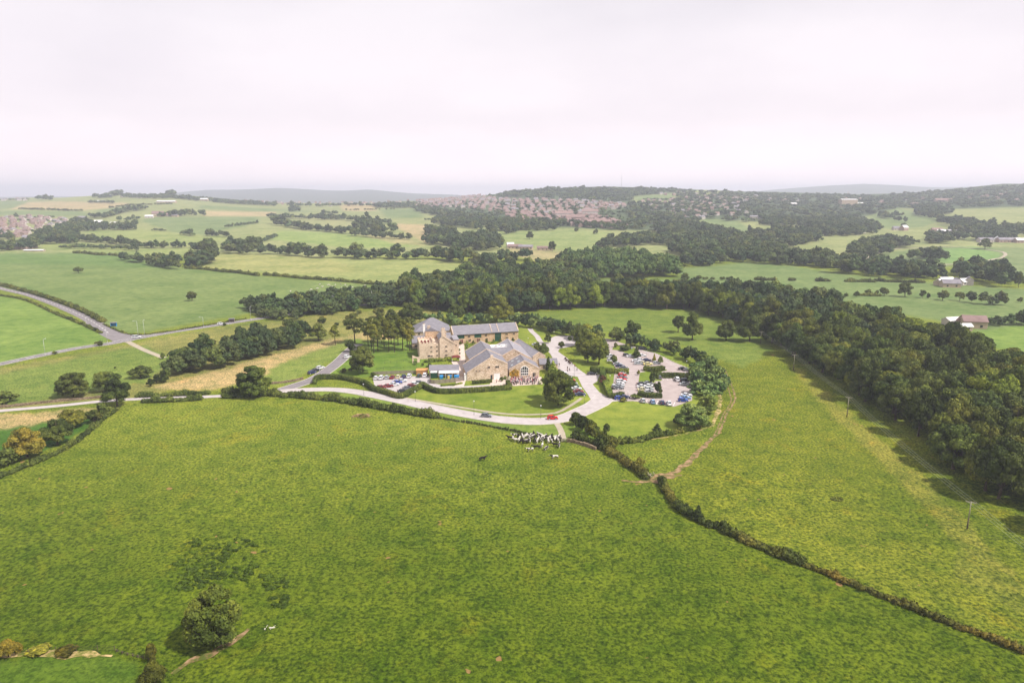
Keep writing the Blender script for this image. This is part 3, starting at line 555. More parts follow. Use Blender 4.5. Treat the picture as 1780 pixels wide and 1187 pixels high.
def trunk_me(kind, v):
    if (kind, v) in TR: return TR[(kind, v)]
    g = random.Random(v * 5 + len(kind)); mb = MB(); hh, ww = NOM[kind]
    if kind in ('oak', 'tall'):
        r = .42 if kind == 'oak' else .27; z1 = 3.2 if kind == 'oak' else 8.5; lean = Vector((g.uniform(-.4, .4), g.uniform(-.4, .4), 0))
        mb.tube((0, 0, -.4), (0, 0, .5), r * 1.5, r * 1.05, 8); mb.tube((0, 0, .5), lean + Vector((0, 0, z1)), r * 1.05, r * .75, 8)
        for i in range(6):
            a = i * 1.05 + g.uniform(-.3, .3); l = g.uniform(.45, .68) * ww / 2; b = lean + Vector((0, 0, z1 * g.uniform(.75, 1)))
            mid = b + Vector((math.cos(a) * l * .5, math.sin(a) * l * .5, hh * .14)); mb.tube(b, mid, r * .5, r * .3, 6)
            mb.tube(mid, mid + Vector((math.cos(a) * l * .5, math.sin(a) * l * .5, hh * .17)), r * .3, r * .08, 5)
        mb.tube(lean + Vector((0, 0, z1)), lean + Vector((0, 0, hh * .85)), r * .7, r * .12, 6)
    else:
        mb.tube((0, 0, -.3), (0, 0, hh * .6), .14, .05, 6)
        for i in range(4): a = i * 1.6; mb.tube((0, 0, .2), (math.cos(a) * ww * .22, math.sin(a) * ww * .22, hh * .5), .07, .02, 4)
    TR[(kind, v)] = mb.mesh('trunk', M['bark'], True); return TR[(kind, v)]
SPECS = []
def T(px, py, hpx, wpx, kind='oak', label=None, m='leaf', tint=(1, 1, 1), group=None, pos=None, hm=None, wm=None):
    p = pos if pos is not None else P(px, py); s = scl(p)
    foot = Vector((p.x, p.y, gz(p.x, p.y)))
    SPECS.append(dict(p=foot, h=hm or hpx / s * 1.03, w=wm or wpx / s, kind=kind, label=label, m=m, tint=tint, group=group, s=s, named=label is not None and group is None, vis=1.0))
def wpoly(pxs): return [(p.x, p.y) for p in (P(*q) for q in pxs)]
def wood(pxs, spacing, h, wd, label, group, kind='oak', m='leaf', jh=.2, skip=0, tints=None, mix=None):
    W = wpoly(pxs); a = np.array(W); x0, y0 = a.min(0); x1, y1 = a.max(0); r = random.Random(int(x0 * 3 + y0))
    y = y0; row = 0
    while y < y1:
        x = x0 + (row % 2) * spacing / 2
        while x < x1:
            X = x + r.uniform(-.38, .38) * spacing; Y = y + r.uniform(-.38, .38) * spacing
            if inpoly(np.array([X]), np.array([Y]), W)[0] and r.random() >= skip and not (Y > 700 and math.sin(X / 34 + Y / 90) * math.sin(Y / 52 - X / 120) > .62):
                f = r.uniform(1 - jh, 1 + jh); kk = kind
                if mix and r.random() < mix[1]: kk = mix[0]
                t = r.choice(tints) if tints else (1, 1, 1)
                T(0, 0, 0, 0, kk, label, m, t, group, pos=Vector((X, Y, 0)), hm=h * f, wm=wd * r.uniform(.85, 1.2)); SPECS[-1]['vis'] = .6 if 'edge' in label else .33; pre = 'yellow green' if t[0] >= 1.45 else 'olive' if t[0] >= 1.25 else 'blackish green' if t[0] <= .8 else 'mid green' if t[0] > 1.1 else 'dark green'; SPECS[-1]['label'] = pre + ' ' + label.replace('dark ', ''); SPECS[-1]['group'] = pre + ' trees, ' + group
            x += spacing
        y += spacing * .87; row += 1
def treeline(pxs, hpx, spacing_w, label, group, m='leaf', kind='oak', jh=.3, skip=0, jy=0.4, tints=None):
    L = [P(*q) for q in pxs]; r = random.Random(int(pxs[0][0] * 7 + pxs[0][1]))
    for a, b in zip(L[:-1], L[1:]):
        s = (scl(a) + scl(b)) / 2; h = hpx / s; wd = h * spacing_w; n = max(1, int((b - a).length / (wd * .62)))
        for i in range(n):
            if r.random() < skip: continue
            q = a.lerp(b, (i + r.random() * .6) / n) + Vector((r.uniform(-.3, .3) * wd, r.uniform(-jy, jy) * wd, 0))
            f = r.uniform(1 - jh, 1 + jh * .6)
            T(0, 0, 0, 0, kind, label, m, r.choice(tints) if tints else (1, 1, 1), group, pos=q, hm=h * f, wm=wd * r.uniform(.8, 1.25))
LT = [(1, 1, 1), (.75, .8, .85), (1.2, 1.15, 1), (1.55, 1.4, .95), (1.3, 1.12, .9), (.85, .95, 1), (1.15, 1.25, 1.1), (.65, .7, .7)]
LY = LT + [(1.9, 1.9, 1.1), (1.5, 1.55, 1.1)]
# --- single trees (photo px of the foot, height, width)
T(128, 689, 46, 60, 'round', 'dark round tree standing alone left of the forked tree by the lane')
T(188, 680, 38, 50, 'oak', 'dark spreading tree behind the tall one at the lane bend', tint=(.85, .9, .9))
T(204, 706, 50, 50, 'oak', 'dark leaning tree beside the lane at the corner of the big field', tint=(.9, .95, .9))
T(244, 657, 23, 40, 'oak', 'low wide thorn tree on the rough ground above the lane')
T(282, 624, 12, 10, 'bush', 'tiny round bush by the diagonal farm track')
T(4, 702, 22, 58, 'bush', 'dark low tree at the left edge of the photo')
T(443, 689, 60, 64, 'round', 'large round dark green tree where the lane meets the drive', tint=(1.15, 1.2, 1.1))
T(48, 794, 52, 68, 'oak', 'yellow green spreading tree in the left hedgerow', 'leaf_light', (1.5, 1.05, .6))
T(100, 772, 48, 58, 'oak', 'dark bushy tree next to the yellow tree in the left hedgerow')
T(130, 742, 36, 48, 'oak', 'olive green tree in the left hedgerow above the dark bushy one', tint=(1.9, 1.5, 1.1))
T(166, 735, 26, 34, 'bush', 'bushy shrub at the upper end of the left hedgerow', 'leaf_hedge', (.9, .9, .9))
T(178, 722, 24, 34, 'bush', 'dark bush under the leaning tree by the lane')
T(14, 808, 30, 50, 'bush', 'dark bush at the left frame edge below the yellow tree')
T(374, 1116, 106, 104, 'round', 'broad leafy tree alone in the near field at lower left', 'leaf', (1.05, 1.05, .75))
T(340, 1122, 46, 36, 'bush', 'yellowish sapling at the foot of the lone near tree', 'leaf_light', (1.0, .85, .45))
T(15, 1142, 36, 42, 'bush', 'olive thorn bush by the fence at the bottom left corner', 'leaf_hedge', (1.3, 1.0, .7))
T(120, 1133, 14, 44, 'bush', 'low brown bramble behind the wire fence', 'leaf_hedge', (1.3, .9, .7))
T(75, 1130, 10, 46, 'bush', 'low green bramble left of the brown one', 'leaf_hedge', (1.3, 1.3, .8))
T(264, 1146, 34, 26, 'bush', 'small upright thorn between fence end and lone tree', 'leaf_hedge', (.9, .8, .7))
T(270, 1188, 46, 54, 'bush', 'scrubby bush on the ditch bank at the bottom edge', 'leaf_hedge', (1.15, .95, .65))
T(554, 592, 29, 33, 'oak', 'dark tree at the end of the sandy bank'); T(583, 600, 36, 24, 'tall', 'slim loose tree beside the dark tree on the bank', tint=(2, 1.8, 1.2))
T(617, 597, 52, 44, 'tall', 'tall thin tree with bare trunk left of the hotel grove', 'leaf_light', (.8, .75, .6))
for i, (x, y, h, wd) in enumerate([(646, 606, 52, 26), (657, 610, 56, 30), (668, 604, 54, 28), (676, 612, 52, 26), (686, 612, 55, 32), (700, 608, 56, 34), (708, 600, 48, 28), (664, 596, 48, 30), (650, 614, 50, 30), (692, 600, 52, 32), (640, 600, 42, 28), (712, 610, 50, 26), (680, 598, 50, 32), (656, 602, 50, 32)]):
    T(x, y, h, wd, 'tall', 'tall yellow green tree in the grove left of the manor', 'leaf_light', [(.85, .75, .42), (.6, .60, .42), (.95, .78, .42)][i % 3], 'grove left of the manor')
T(631, 648, 50, 52, 'round', 'big dark tree at the top of the grey lane'); T(610, 612, 22, 22, 'bush', 'dark shrub at the top of the lane')
T(715, 566, 40, 46, 'oak', 'large dark tree behind the low manor roofs'); T(681, 561, 23, 24, 'oak', 'small dark tree left of the large dark one behind the grove')
T(793, 561, 34, 34, 'oak', 'round green tree behind the hip roof'); T(870, 560, 46, 52, 'oak', 'large olive tree behind the long wing', tint=(1.8, 1.6, 1.1)); T(905, 558, 16, 22, 'oak', 'small olive tree right of the large olive one', tint=(2.2, 1.7, 1))
treeline([(742, 560), (790, 564), (840, 563), (905, 562)], 19, .9, 'mixed small tree in the belt behind the long wing', 'belt behind the long wing', 'leaf_light', tints=[(.6, .65, .6), (.8, .9, .8), (.5, .55, .6), (1.1, 1.15, .9)])
treeline([(905, 565), (940, 572), (975, 582), (1010, 588), (1045, 592)], 24, .8, 'dark mixed tree in the belt above the upper car turning', 'belt above the forecourt', tints=LT + [(2, 2, 1.6)])
treeline([(925, 562), (960, 572), (1000, 580), (1040, 585)], 18, .9, 'young green tree in the belt above the forecourt', 'second row above the forecourt', 'leaf_light', tints=[(.6, .65, .6), (.8, .8, .7)])
T(1099, 588, 33, 34, 'oak', 'umbrella shaped tree on the field edge above the car park', tint=(1.1, 1.2, 1.2)); T(1072, 592, 23, 36, 'bush', 'dark bush beside the umbrella shaped tree', 'leaf')
T(1178.6, 578, 32, 26, 'oak', 'smaller tree behind the big pair tree in the domed field'); T(1203, 591, 48, 38, 'oak', 'big tree with dark double crown in the domed field')
T(1262, 592, 37, 37, 'oak', 'round tree on the field edge between double crown and wood'); T(1303, 594, 48, 46, 'oak', 'round tree at the near corner of the right wood')
T(970, 705, 66, 62, 'round', 'large dark tree on the lawn by the parked cars', tint=(1.25, 1.25, 1.1)); T(960, 694, 56, 34, 'round', 'second crown behind the large lawn tree', tint=(1.3, 1.3, 1.1))
T(953, 646, 29, 12, 'conifer', 'slim dark conifer by the low slate wing'); T(961, 650, 25, 17, 'conifer', 'light green conifer right of the slim dark one', 'leaf_light', (1.5, 1.5, .9))
T(944, 619, 24, 22, 'bush', 'leafy shrub tree behind the rear barn range', 'leaf_light', (.8, .8, .6)); T(934, 614, 20, 16, 'bush', 'dark shrub against the rear barn range', 'leaf')
T(952.6, 597, 19, 13, 'oak', 'small dark round tree on the upper lawn'); T(977, 605, 13, 15, 'bush', 'little tree in the forecourt island')
T(989.5, 592, 8, 11, 'bush', 'clipped round shrub by the turning circle'); T(972, 650, 9, 15, 'bush', 'low dark shrub at the forecourt corner by the cars')
for i, (x, y, h, wd) in enumerate([(1008, 602, 38, 34), (1020, 594, 32, 30), (1030, 612, 38, 38), (1041, 634, 44, 40), (1012, 616, 30, 30), (1042, 604, 30, 28), (1022, 630, 38, 36), (1003, 590, 24, 24), (1030, 596, 26, 28)]):
    T(x, y, h, wd, 'oak', 'olive crowned tree in the grove between forecourt and car park', 'leaf', [(1.5, 1.4, 1), (2.4, 2.0, 1.1), (1.9, 1.7, 1.1)][i % 3], 'grove between forecourt and car park')
T(1066, 632, 17, 16, 'bush', 'dark shrub among the cars at the left of the aisle', 'leaf'); T(1106, 622, 21, 14, 'conifer', 'dark conifer in the upper car park island')
T(1137, 629, 16, 7, 'conifer', 'thin yellow sapling in the car park', 'leaf_light', (1.4, 1.0, .4)); T(1148, 633, 15, 12, 'bush', 'young round green tree in the car park', 'leaf_light')
T(1136, 668, 25, 18, 'oak', 'dark tree in the middle island of the car park'); T(1143, 686, 24, 17, 'oak', 'dark tree at the near end of the car park island')
T(1048, 668, 17, 18, 'bush', 'reddish shrub beside the tall hedge', 'red_shrub'); T(1058, 664, 6, 3, 'bush', 'tiny shrub on the lawn by the lamp')
T(1104, 693, 8, 17, 'bush', 'round clipped shrub at the car park mouth', 'leaf_hedge'); T(1084, 698, 8, 15, 'bush', 'round shrub beside the blue car', 'leaf_hedge')
T(1070, 604, 9, 9, 'bush', 'round bush at the tip of the upper island', 'leaf_hedge'); T(1087, 610, 10, 26, 'bush', 'dark hedge shrub of the upper island'); T(1092, 603, 11, 20, 'bush', 'green shrub at the top of the upper island', 'leaf_hedge')
T(1110, 652, 9, 8, 'bush', 'small shrub at the left tip of the middle island', 'leaf_hedge')
treeline([(1085, 600), (1120, 604), (1160, 614), (1205, 630), (1232, 642)], 22, .9, 'dark shrubby tree along the far hedge of the car park', 'far hedge trees of the car park', tints=LT + [(1.7, 1.7, 1.2)])
treeline([(1215, 640), (1240, 652), (1245, 680), (1235, 700)], 28, .95, 'willowy light green tree at the right end of the car park', 'right end trees of the car park', 'leaf_light', 'round', tints=[(1.0, 1.05, .8), (1.25, 1.2, .9), (.8, .85, .75)])
treeline([(1206, 648), (1215, 668), (1210, 690)], 27, .9, 'willowy green tree bordering the lower parking lot', 'trees bordering the lower lot', 'leaf_light', 'round', tints=[(1.0, 1.05, .8), (1.25, 1.2, .9), (.8, .85, .75)])
T(1201, 742, 44, 62, 'round', 'big domed grey green willow bush at the corner of the lower lawn', 'leaf_light', (.85, .95, .9)); T(1228, 718, 34, 38, 'round', 'bright green willow behind the domed one', 'leaf_light', (1.0, 1.1, .8)); T(1178, 738, 22, 20, 'bush', 'dark shrub left of the domed willow')
T(1142, 753, 19, 18, 'conifer', 'small dark conifer by the hedge of the lower lawn')
for i, (x, y, h, wd) in enumerate([(1000, 738, 24, 26), (1012, 748, 28, 30), (1025, 756, 28, 30), (1038, 766, 26, 30), (1048, 776, 28, 36), (1062, 779, 24, 28)]):
    T(x, y, h, wd, 'bush', 'rounded olive bush in the hedge bank below the drive', 'leaf_hedge', [(.85, .85, .8), (.7, .75, .8), (1, .95, .8)][i % 3], 'hedge bank below the drive')
T(1054, 752, 17, 15, 'bush', 'dark round bush on the lower lawn corner')
T(1213, 904, 30, 19, 'conifer', 'dark pointed bush standing up from the long field hedge'); T(1112, 812, 20, 20, 'bush', 'yellow green bush near the gap in the hedge', 'leaf_light', (1.2, 1.0, .5))
T(137, 475, 13, 16, 'oak', 'lone tree in the upper left field'); T(334, 523, 17, 19, 'oak', 'windswept lone tree in the middle of the left field'); T(705, 493, 18, 25, 'oak', 'round tree standing before the pale field'); T(809, 474, 14, 18, 'oak', 'tree top rising from the wood edge by the pale field')
T(921, 416, 14, 14, 'oak', 'round tree beside the farm sheds track'); T(960, 437, 18, 15, 'oak', 'upright tree by the far farm sheds'); T(1003, 404, 8, 9, 'oak', 'small tree in the far pale field'); T(1036, 407, 9, 10, 'oak', 'second small tree in the far pale field')
for x, y, h, wd, k, l in [(1470, 518, 8, 9, 'bush', 'small bush at the left end of the field line'), (1489, 516, 9, 9, 'bush', 'second small bush of the field line'), (1509, 513, 9, 13, 'bush', 'round bush in the field line'), (1523, 513, 9, 9, 'bush', 'bush pressed against the round one'), (1537, 514, 16, 19, 'oak', 'round tree closing the hedge stub'), (1573, 516, 26, 25, 'oak', 'rugged tall tree in the far field line'), (1603, 518, 15, 12, 'oak', 'narrow tree right of the rugged one'), (1613, 519, 11, 7, 'bush', 'thin bush beside the narrow tree'), (1638, 522, 20, 19, 'oak', 'leafy tree halfway along the field line'), (1668, 523, 17, 16, 'oak', 'pointed tree before the small copse'), (1770, 500, 30, 16, 'oak', 'tall narrow tree at the right edge'), (1596, 425, 8, 9, 'oak', 'single round tree on the far green slope'), (1712, 433, 18, 22, 'oak', 'round tree below the far farm'), (1774, 526, 10, 11, 'bush', 'bush at the right edge of the field')]:
    T(x, y, h, wd, k, l)
treeline([(1692, 527), (1755, 532)], 22, .9, 'dark tree of the small copse right of the field line', 'small copse', tints=LT)
treeline([(1728, 566), (1760, 565), (1800, 560)], 24, .9, 'dark tree behind the brown roofed farm', 'trees by the brown roofed farm', tints=LT)
treeline([(1715, 568), (1730, 568)], 14, .9, 'bushy tree beside the brown roofed farm', 'bushes by the brown farm')
# --- woods
wood([(296, 656), (360, 646), (420, 631), (480, 613), (535, 599), (532, 588), (480, 590), (400, 612), (330, 630), (292, 646)], 8.5, 12, 11, 'dark rounded tree of the grove above the dry bank', 'grove above the dry bank', tints=LT)
treeline([(255, 672), (280, 664), (296, 655)], 18, 1.1, 'dark bush trailing off the grove', 'bushes trailing off the grove', kind='bush')
W1F = [(1262, 556), (1330, 590), (1345, 600), (1385, 625), (1440, 655), (1500, 700), (1560, 737), (1630, 794), (1700, 850), (1790, 905), (1960, 1010)]
wood(W1F + [(1990, 985), (1830, 890), (1740, 830), (1660, 770), (1590, 712), (1520, 670), (1450, 630), (1390, 603), (1340, 582), (1275, 545)], 8.6, 16, 13.5, 'dark tree on the front edge of the great right wood', 'front edge of the great right wood', tints=LT)
wood([(1275, 545), (1340, 582), (1390, 603), (1450, 630), (1520, 670), (1590, 712), (1660, 770), (1740, 830), (1830, 890), (1990, 985), (2100, 900), (1900, 740), (1780, 680), (1700, 642), (1620, 612), (1540, 580), (1400, 537), (1270, 520)], 9.8, 17.5, 15, 'dark tree inside the great right wood', 'inside the great right wood', tints=LY)
wood([(700, 533), (780, 543), (850, 548), (920, 543), (1050, 535), (1200, 540), (1262, 556), (1275, 545), (1205, 531), (1050, 526), (920, 532), (780, 534), (700, 526)], 9, 17.5, 14, 'tree on the near edge of the middle wood', 'near edge of the middle wood', tints=LY)
wood([(700, 526), (780, 534), (920, 532), (1050, 526), (1205, 531), (1270, 545), (1260, 527), (1205, 517), (1045, 517), (1038, 500), (970, 474), (850, 484), (700, 512)], 13, 17, 17, 'tree inside the middle wood', 'inside the middle wood', tints=LY)
wood([(436, 541), (500, 556), (530, 556), (560, 549), (620, 540), (700, 533), (700, 508), (620, 515), (560, 524), (500, 532), (440, 531)], 9.5, 9.5, 11, 'small tree of the roadside plantation', 'roadside plantation', tints=LT)
treeline([(428, 535), (450, 548), (480, 555), (520, 556)], 18, 1.0, 'dark roadside tree at the end of the plantation', 'end of the plantation')
treeline([(545, 540), (580, 545), (600, 546)], 22, 1.0, 'dark tree between road and plantation', 'roadside trees')
wood([(1037, 486), (1176, 483), (1180, 472), (1135, 458), (1040, 452), (985, 458), (975, 470), (1030, 480)], 12, 17, 15, 'tree of the dense block wood beyond the green strip', 'dense block wood', tints=[(1.5, 1.65, 1.3), (1.3, 1.5, 1.2), (1.7, 1.8, 1.3)])
wood([(965, 474), (1035, 482), (1035, 470), (985, 456)], 12, 15, 15, 'tree between the block wood and middle wood', 'inside the middle wood', tints=LT)
treeline([(1200, 508), (1225, 512), (1250, 512)], 16, 1.2, 'dark tree tuft above the middle wood', 'inside the middle wood')
treeline([(1186, 484), (1240, 487), (1290, 486)], 5, 1.6, 'hedge bush in the fields right of the block wood', 'hedge bushes right of the block wood', kind='bush', skip=.4)
T(1190, 486, 12, 14, 'oak', 'round tree at the end of the block wood lane'); T(1215, 487, 9, 10, 'oak', 'smaller tree right of the lane end'); T(1272, 508, 17, 18, 'oak', 'dark tree rising behind the wood corner')
FG = dict(label='far tree', group='far trees', tints=LT)
def fw(pxs, sp, h, wd, **k): wood(pxs, sp, h, wd, 'dark tree in the distant woods across the valley', 'distant woods', tints=LT, **k)
def fl(pxs, hpx, sw=1.1, **k): treeline(pxs, hpx, sw, 'dark tree in a distant hedgerow line', 'distant hedgerow trees', tints=LT, **k)
fl([(215, 452), (250, 457)], 15); fl([(262, 460), (300, 468), (325, 466), (350, 462), (370, 455)], 24); fl([(262, 458), (300, 462), (340, 459), (372, 452)], 22)
fl([(129, 418), (210, 425), (240, 431), (290, 431), (336, 431)], 13); fl([(106, 432), (182, 433), (240, 436)], 8); 
fl([(344, 437), (400, 440), (450, 442), (491, 443), (560, 448), (627, 450), (744, 450), (800, 456), (852, 464), (905, 460)], 24); fl([(400, 436), (450, 437)], 28, .9); fl([(760, 450), (850, 456), (930, 452)], 22)
fl([(318, 408), (335, 411)], 10); fl([(360, 410), (400, 412)], 12); fl([(390, 396), (450, 388)], 5, skip=.3); fl([(265, 401), (290, 402)], 4)
fl([(458, 420), (480, 411)], 6); fl([(482, 392), (540, 400), (607, 407)], 12); fl([(482, 390), (495, 388)], 20, 1); fl([(615, 410), (660, 414), (718, 417)], 12); fl([(615, 400), (640, 398), (670, 396)], 24, 1); fl([(630, 408), (680, 404)], 20, 1)
fl([(465, 378), (515, 381), (600, 383), (680, 390)], 9); fl([(560, 372), (590, 373)], 7)
fw([(738, 409), (790, 414), (795, 405), (740, 402)], 13, 15, 14)
fw([(733, 424), (760, 432), (850, 438), (872, 432), (865, 418), (800, 408), (760, 416)], 14, 15, 15)
fw([(752, 391), (850, 402), (976, 402), (975, 395), (880, 391), (760, 384)], 15, 14, 15)
fw([(848, 408), (905, 407), (900, 398), (855, 396)], 15, 14, 15, skip=.3)
fw([(720, 366), (760, 376), (850, 388), (960, 392), (1090, 402), (1095, 396), (1000, 392), (870, 384), (800, 374), (730, 360)], 16, 12, 15)
fw([(1037, 430), (1150, 434), (1185, 448), (1190, 464), (1237, 463), (1264, 456), (1215, 430), (1145, 418), (1060, 424)], 14, 15, 16)
fw([(1070, 424), (1140, 418), (1215, 430), (1264, 455), (1304, 457), (1302, 420), (1260, 408), (1217, 396), (1140, 394), (1145, 415), (1110, 415)], 14.5, 15, 16)
fw([(1300, 457), (1362, 461), (1456, 475), (1548, 484), (1640, 488), (1637, 478), (1570, 468), (1462, 458), (1408, 444), (1350, 438), (1300, 435)], 13.5, 14, 15)
fw([(1300, 437), (1340, 438), (1424, 420), (1424, 407), (1345, 403), (1300, 408)], 14.5, 14, 16)
fw([(1472, 449), (1524, 446), (1580, 433), (1585, 424), (1530, 420), (1489, 430)], 14, 14, 15); fw([(1572, 453), (1624, 464), (1658, 463), (1650, 456), (1610, 445)], 13, 13, 14, skip=.15)
fw([(1653, 480), (1688, 488), (1758, 503), (1752, 482), (1726, 474), (1664, 474)], 14, 15, 16); fl([(1414, 441), (1440, 445)], 12)
fw([(1321, 392), (1400, 394), (1435, 412), (1489, 411), (1537, 398), (1500, 388), (1440, 384), (1330, 384)], 15, 14, 16)
fw([(1600, 425), (1656, 424), (1652, 412), (1606, 412)], 14, 12, 14, skip=.1); fw([(1665, 418), (1720, 420), (1780, 414), (2000, 412), (2000, 398), (1780, 396), (1730, 392), (1680, 386), (1640, 378), (1620, 384), (1660, 398), (1640, 408)], 16, 13, 16, skip=.25)
fw([(1530, 382), (1548, 383), (1548, 377), (1530, 377)], 14, 13, 15); fl([(1555, 375), (1566, 377)], 8, 1); fl([(1556, 385), (1576, 386)], 9, 1); fl([(1565, 394), (1575, 395)], 7, 1)
fw([(1585, 375), (1620, 380), (1660, 372), (1640, 366), (1600, 362), (1585, 366)], 16, 13, 15); fl([(1450, 404), (1490, 406), (1530, 408)], 8)
fw([(1150, 372), (1220, 381), (1300, 390), (1330, 384), (1440, 386), (1500, 378), (1560, 362), (1640, 364), (1780, 359), (2100, 356), (2100, 322), (1780, 322), (1740, 324), (1700, 328), (1640, 333), (1580, 338), (1500, 341), (1400, 339), (1300, 336), (1210, 334), (1175, 338), (1175, 350), (1100, 356)], 27, 10, 19, skip=.2)
fw([(850, 344), (900, 345), (1000, 349), (1095, 352), (1100, 342), (1170, 334), (1210, 333), (1160, 330), (1050, 328.5), (950, 329.5), (905, 334), (860, 341)], 24, 11, 20, skip=.08)
fw([(720, 350), (850, 352), (1090, 362), (1160, 372), (1220, 384), (1150, 402), (1000, 397), (880, 380), (800, 368), (715, 358)], 34, 9, 14, skip=.3)
fw([(52, 425), (130, 424), (135, 405), (120, 394), (90, 400), (68, 410)], 13, 13, 14); fw([(0, 438), (70, 432), (60, 424), (0, 426)], 13, 12, 14); fw([(0, 418), (30, 418), (20, 412), (0, 410)], 15, 10, 12); fw([(0, 412), (60, 410), (110, 396), (122, 386), (70, 380), (0, 380)], 38, 6, 9, skip=.3)
fw([(120, 404), (150, 402), (240, 400), (235, 392), (200, 396), (165, 394), (150, 380), (125, 386)], 15, 12, 14, skip=.25); fl([(160, 378), (178, 380), (215, 370), (255, 364)], 9, 1.2); fl([(205, 385), (245, 382)], 8); fl([(300, 377), (330, 375), (355, 376)], 12); fl([(275, 378), (300, 374)], 7)
fl([(35, 364), (70, 365), (120, 367), (145, 367)], 3.5, 1.4, kind='bush'); fl([(190, 362), (230, 357), (300, 355)], 3, 1.6, kind='bush')
fl([(64, 348.5), (76, 348.5), (80, 348.5)], 9, 1); fl([(82, 348.5), (89, 348.5)], 8, 1); fw([(162, 345), (192, 345), (190, 341.5), (165, 341.5)], 16, 13, 15); fl([(155, 353), (200, 354)], 5); fw([(208, 344), (270, 346), (345, 350), (400, 355), (480, 359), (480, 355), (400, 351), (345, 347), (270, 342), (215, 341)], 17, 12, 15, skip=.1)
fl([(200, 341), (260, 339), (300, 340)], 5, 1.4); fl([(500, 358), (560, 360), (600, 358), (660, 360), (720, 356)], 7, 1.2, skip=.2); fw([(650, 362), (720, 362), (716, 356), (655, 357)], 18, 12, 16); fw([(505, 369), (520, 369), (520, 360), (505, 360)], 16, 10, 14)
fl([(545, 378), (600, 382)], 10); fl([(0, 349), (50, 347.5)], 3, 1.5); fl([(1120, 348), (1180, 349)], 4, 1.3)
fl([(23, 378), (34, 377)], 6, 1.1); fl([(80, 379), (95, 379)], 4, 1); fl([(600, 366), (690, 364)], 3, 1.3, kind='bush', skip=.4); fl([(740, 384), (850, 372), (1000, 382)], 4, 1.3, skip=.2)
fw([(1095, 356), (1160, 372), (1222, 384), (1150, 402), (1098, 399)], 18, 11, 16, skip=.15)
# scatter of small bushes on the rough ground
rr = random.Random(5)
for x, y, w_ in [(172, 601, 16), (95, 616, 9), (390, 566, 8), (235, 588, 5), (200, 640, 5), (330, 647, 6), (560, 562, 20), (520, 566, 14), (606, 556, 14), (625, 546, 12), (660, 552, 30), (640, 560, 14), (585, 566, 10), (610, 645, 10), (596, 648, 14), (648, 655, 12)]:
    T(x, y, w_ * .6, w_, 'bush', 'low scrub bush on the rough pasture', 'leaf_hedge', (.7, .75, .7), 'scrub bushes on the rough pasture')
# split: the 300 largest trees and the 300 largest bushes are individuals, the rest one mass
def build_trees():
    tr = [s for s in SPECS if s['kind'] != 'bush']; bu = [s for s in SPECS if s['kind'] == 'bush']; rest = []
    ind = []
    def inview(s):
        a, b = topx(np.array(s['p'].x), np.array(s['p'].y), np.array(s['p'].z)); return -s['w'] * s['s'] / 2 < a < 1780 + s['w'] * s['s'] / 2
    for L in (tr, bu):
        L.sort(key=lambda s: (not s['named'], not inview(s), -s['h'] * s['w'] * s['s'] ** 2 * s['vis'])); ind += L[:298]; rest += L[298:]
    cnt = {}
    for i, s in enumerate(ind):
        k = s['kind']; v = i % NV[k]; pxh = s['h'] * s['s']; lod = 0 if pxh > 34 else (1 if pxh > 12 else 2)
        nm = {'oak': 'broadleaf_tree', 'tall': 'slender_tree', 'bush': 'bush', 'conifer': 'conifer_tree', 'round': 'leafy_tree'}[k]
        hz, wz = s['h'] / NOM[k][0], s['w'] / NOM[k][1]
        o = empty(nm, s['p'], s['label'], {'oak': 'tree', 'tall': 'tree', 'bush': 'bush', 'conifer': 'conifer', 'round': 'tree'}[k], s['group'], rr.uniform(0, 6.28)); o.scale = (wz, wz, hz)
        c = link('crown', crown_me(k, v, lod, s['m']), o); c.color = (*s['tint'], 1)
        if pxh > 9: link('trunk', trunk_me(k, v % 3), o)
    print('trees', len(tr), 'bushes', len(bu), 'individual', len(ind), 'rest', len(rest))
    Vs, Fq, Ft, Tn = [], [], [], []; b = 0
    for i, s in enumerate(rest):
        k = s['kind']; pxh = s['h'] * s['s']; lod = 1 if pxh > 30 else (2 if pxh > 10 else 3)
        V, Fs = raw(k, i % NV[k], lod); a = rr.uniform(0, 6.28); hz, wz = s['h'] / NOM[k][0], s['w'] / NOM[k][1]
        ca, sa = math.cos(a), math.sin(a); x = V[:, 0] * wz; y = V[:, 1] * wz
        Vs.append(np.stack([x * ca - y * sa + s['p'].x, x * sa + y * ca + s['p'].y, V[:, 2] * hz + s['p'].z], 1)); Fq.append(Fs[0] + b); Ft.append(Fs[1] + b); b += len(V); tn = np.ones((len(V), 4), np.float32); tn[:, :3] = np.array(s['tint']) * {'leaf_light': 2.1, 'leaf_hedge': 1.3}.get(s['m'], 1.0); Tn.append(tn)
    me = npmesh('woodland', np.concatenate(Vs), [np.concatenate(Fq), np.concatenate(Ft)], M['leaf_far'])
    at = me.attributes.new('tint', 'FLOAT_COLOR', 'POINT'); at.data.foreach_set('color', np.concatenate(Tn).reshape(-1))
    tag(link('woodland', me), 'mass of dark distant woods and hedgerow trees across the valley', 'woodland', kind='stuff')
build_trees()
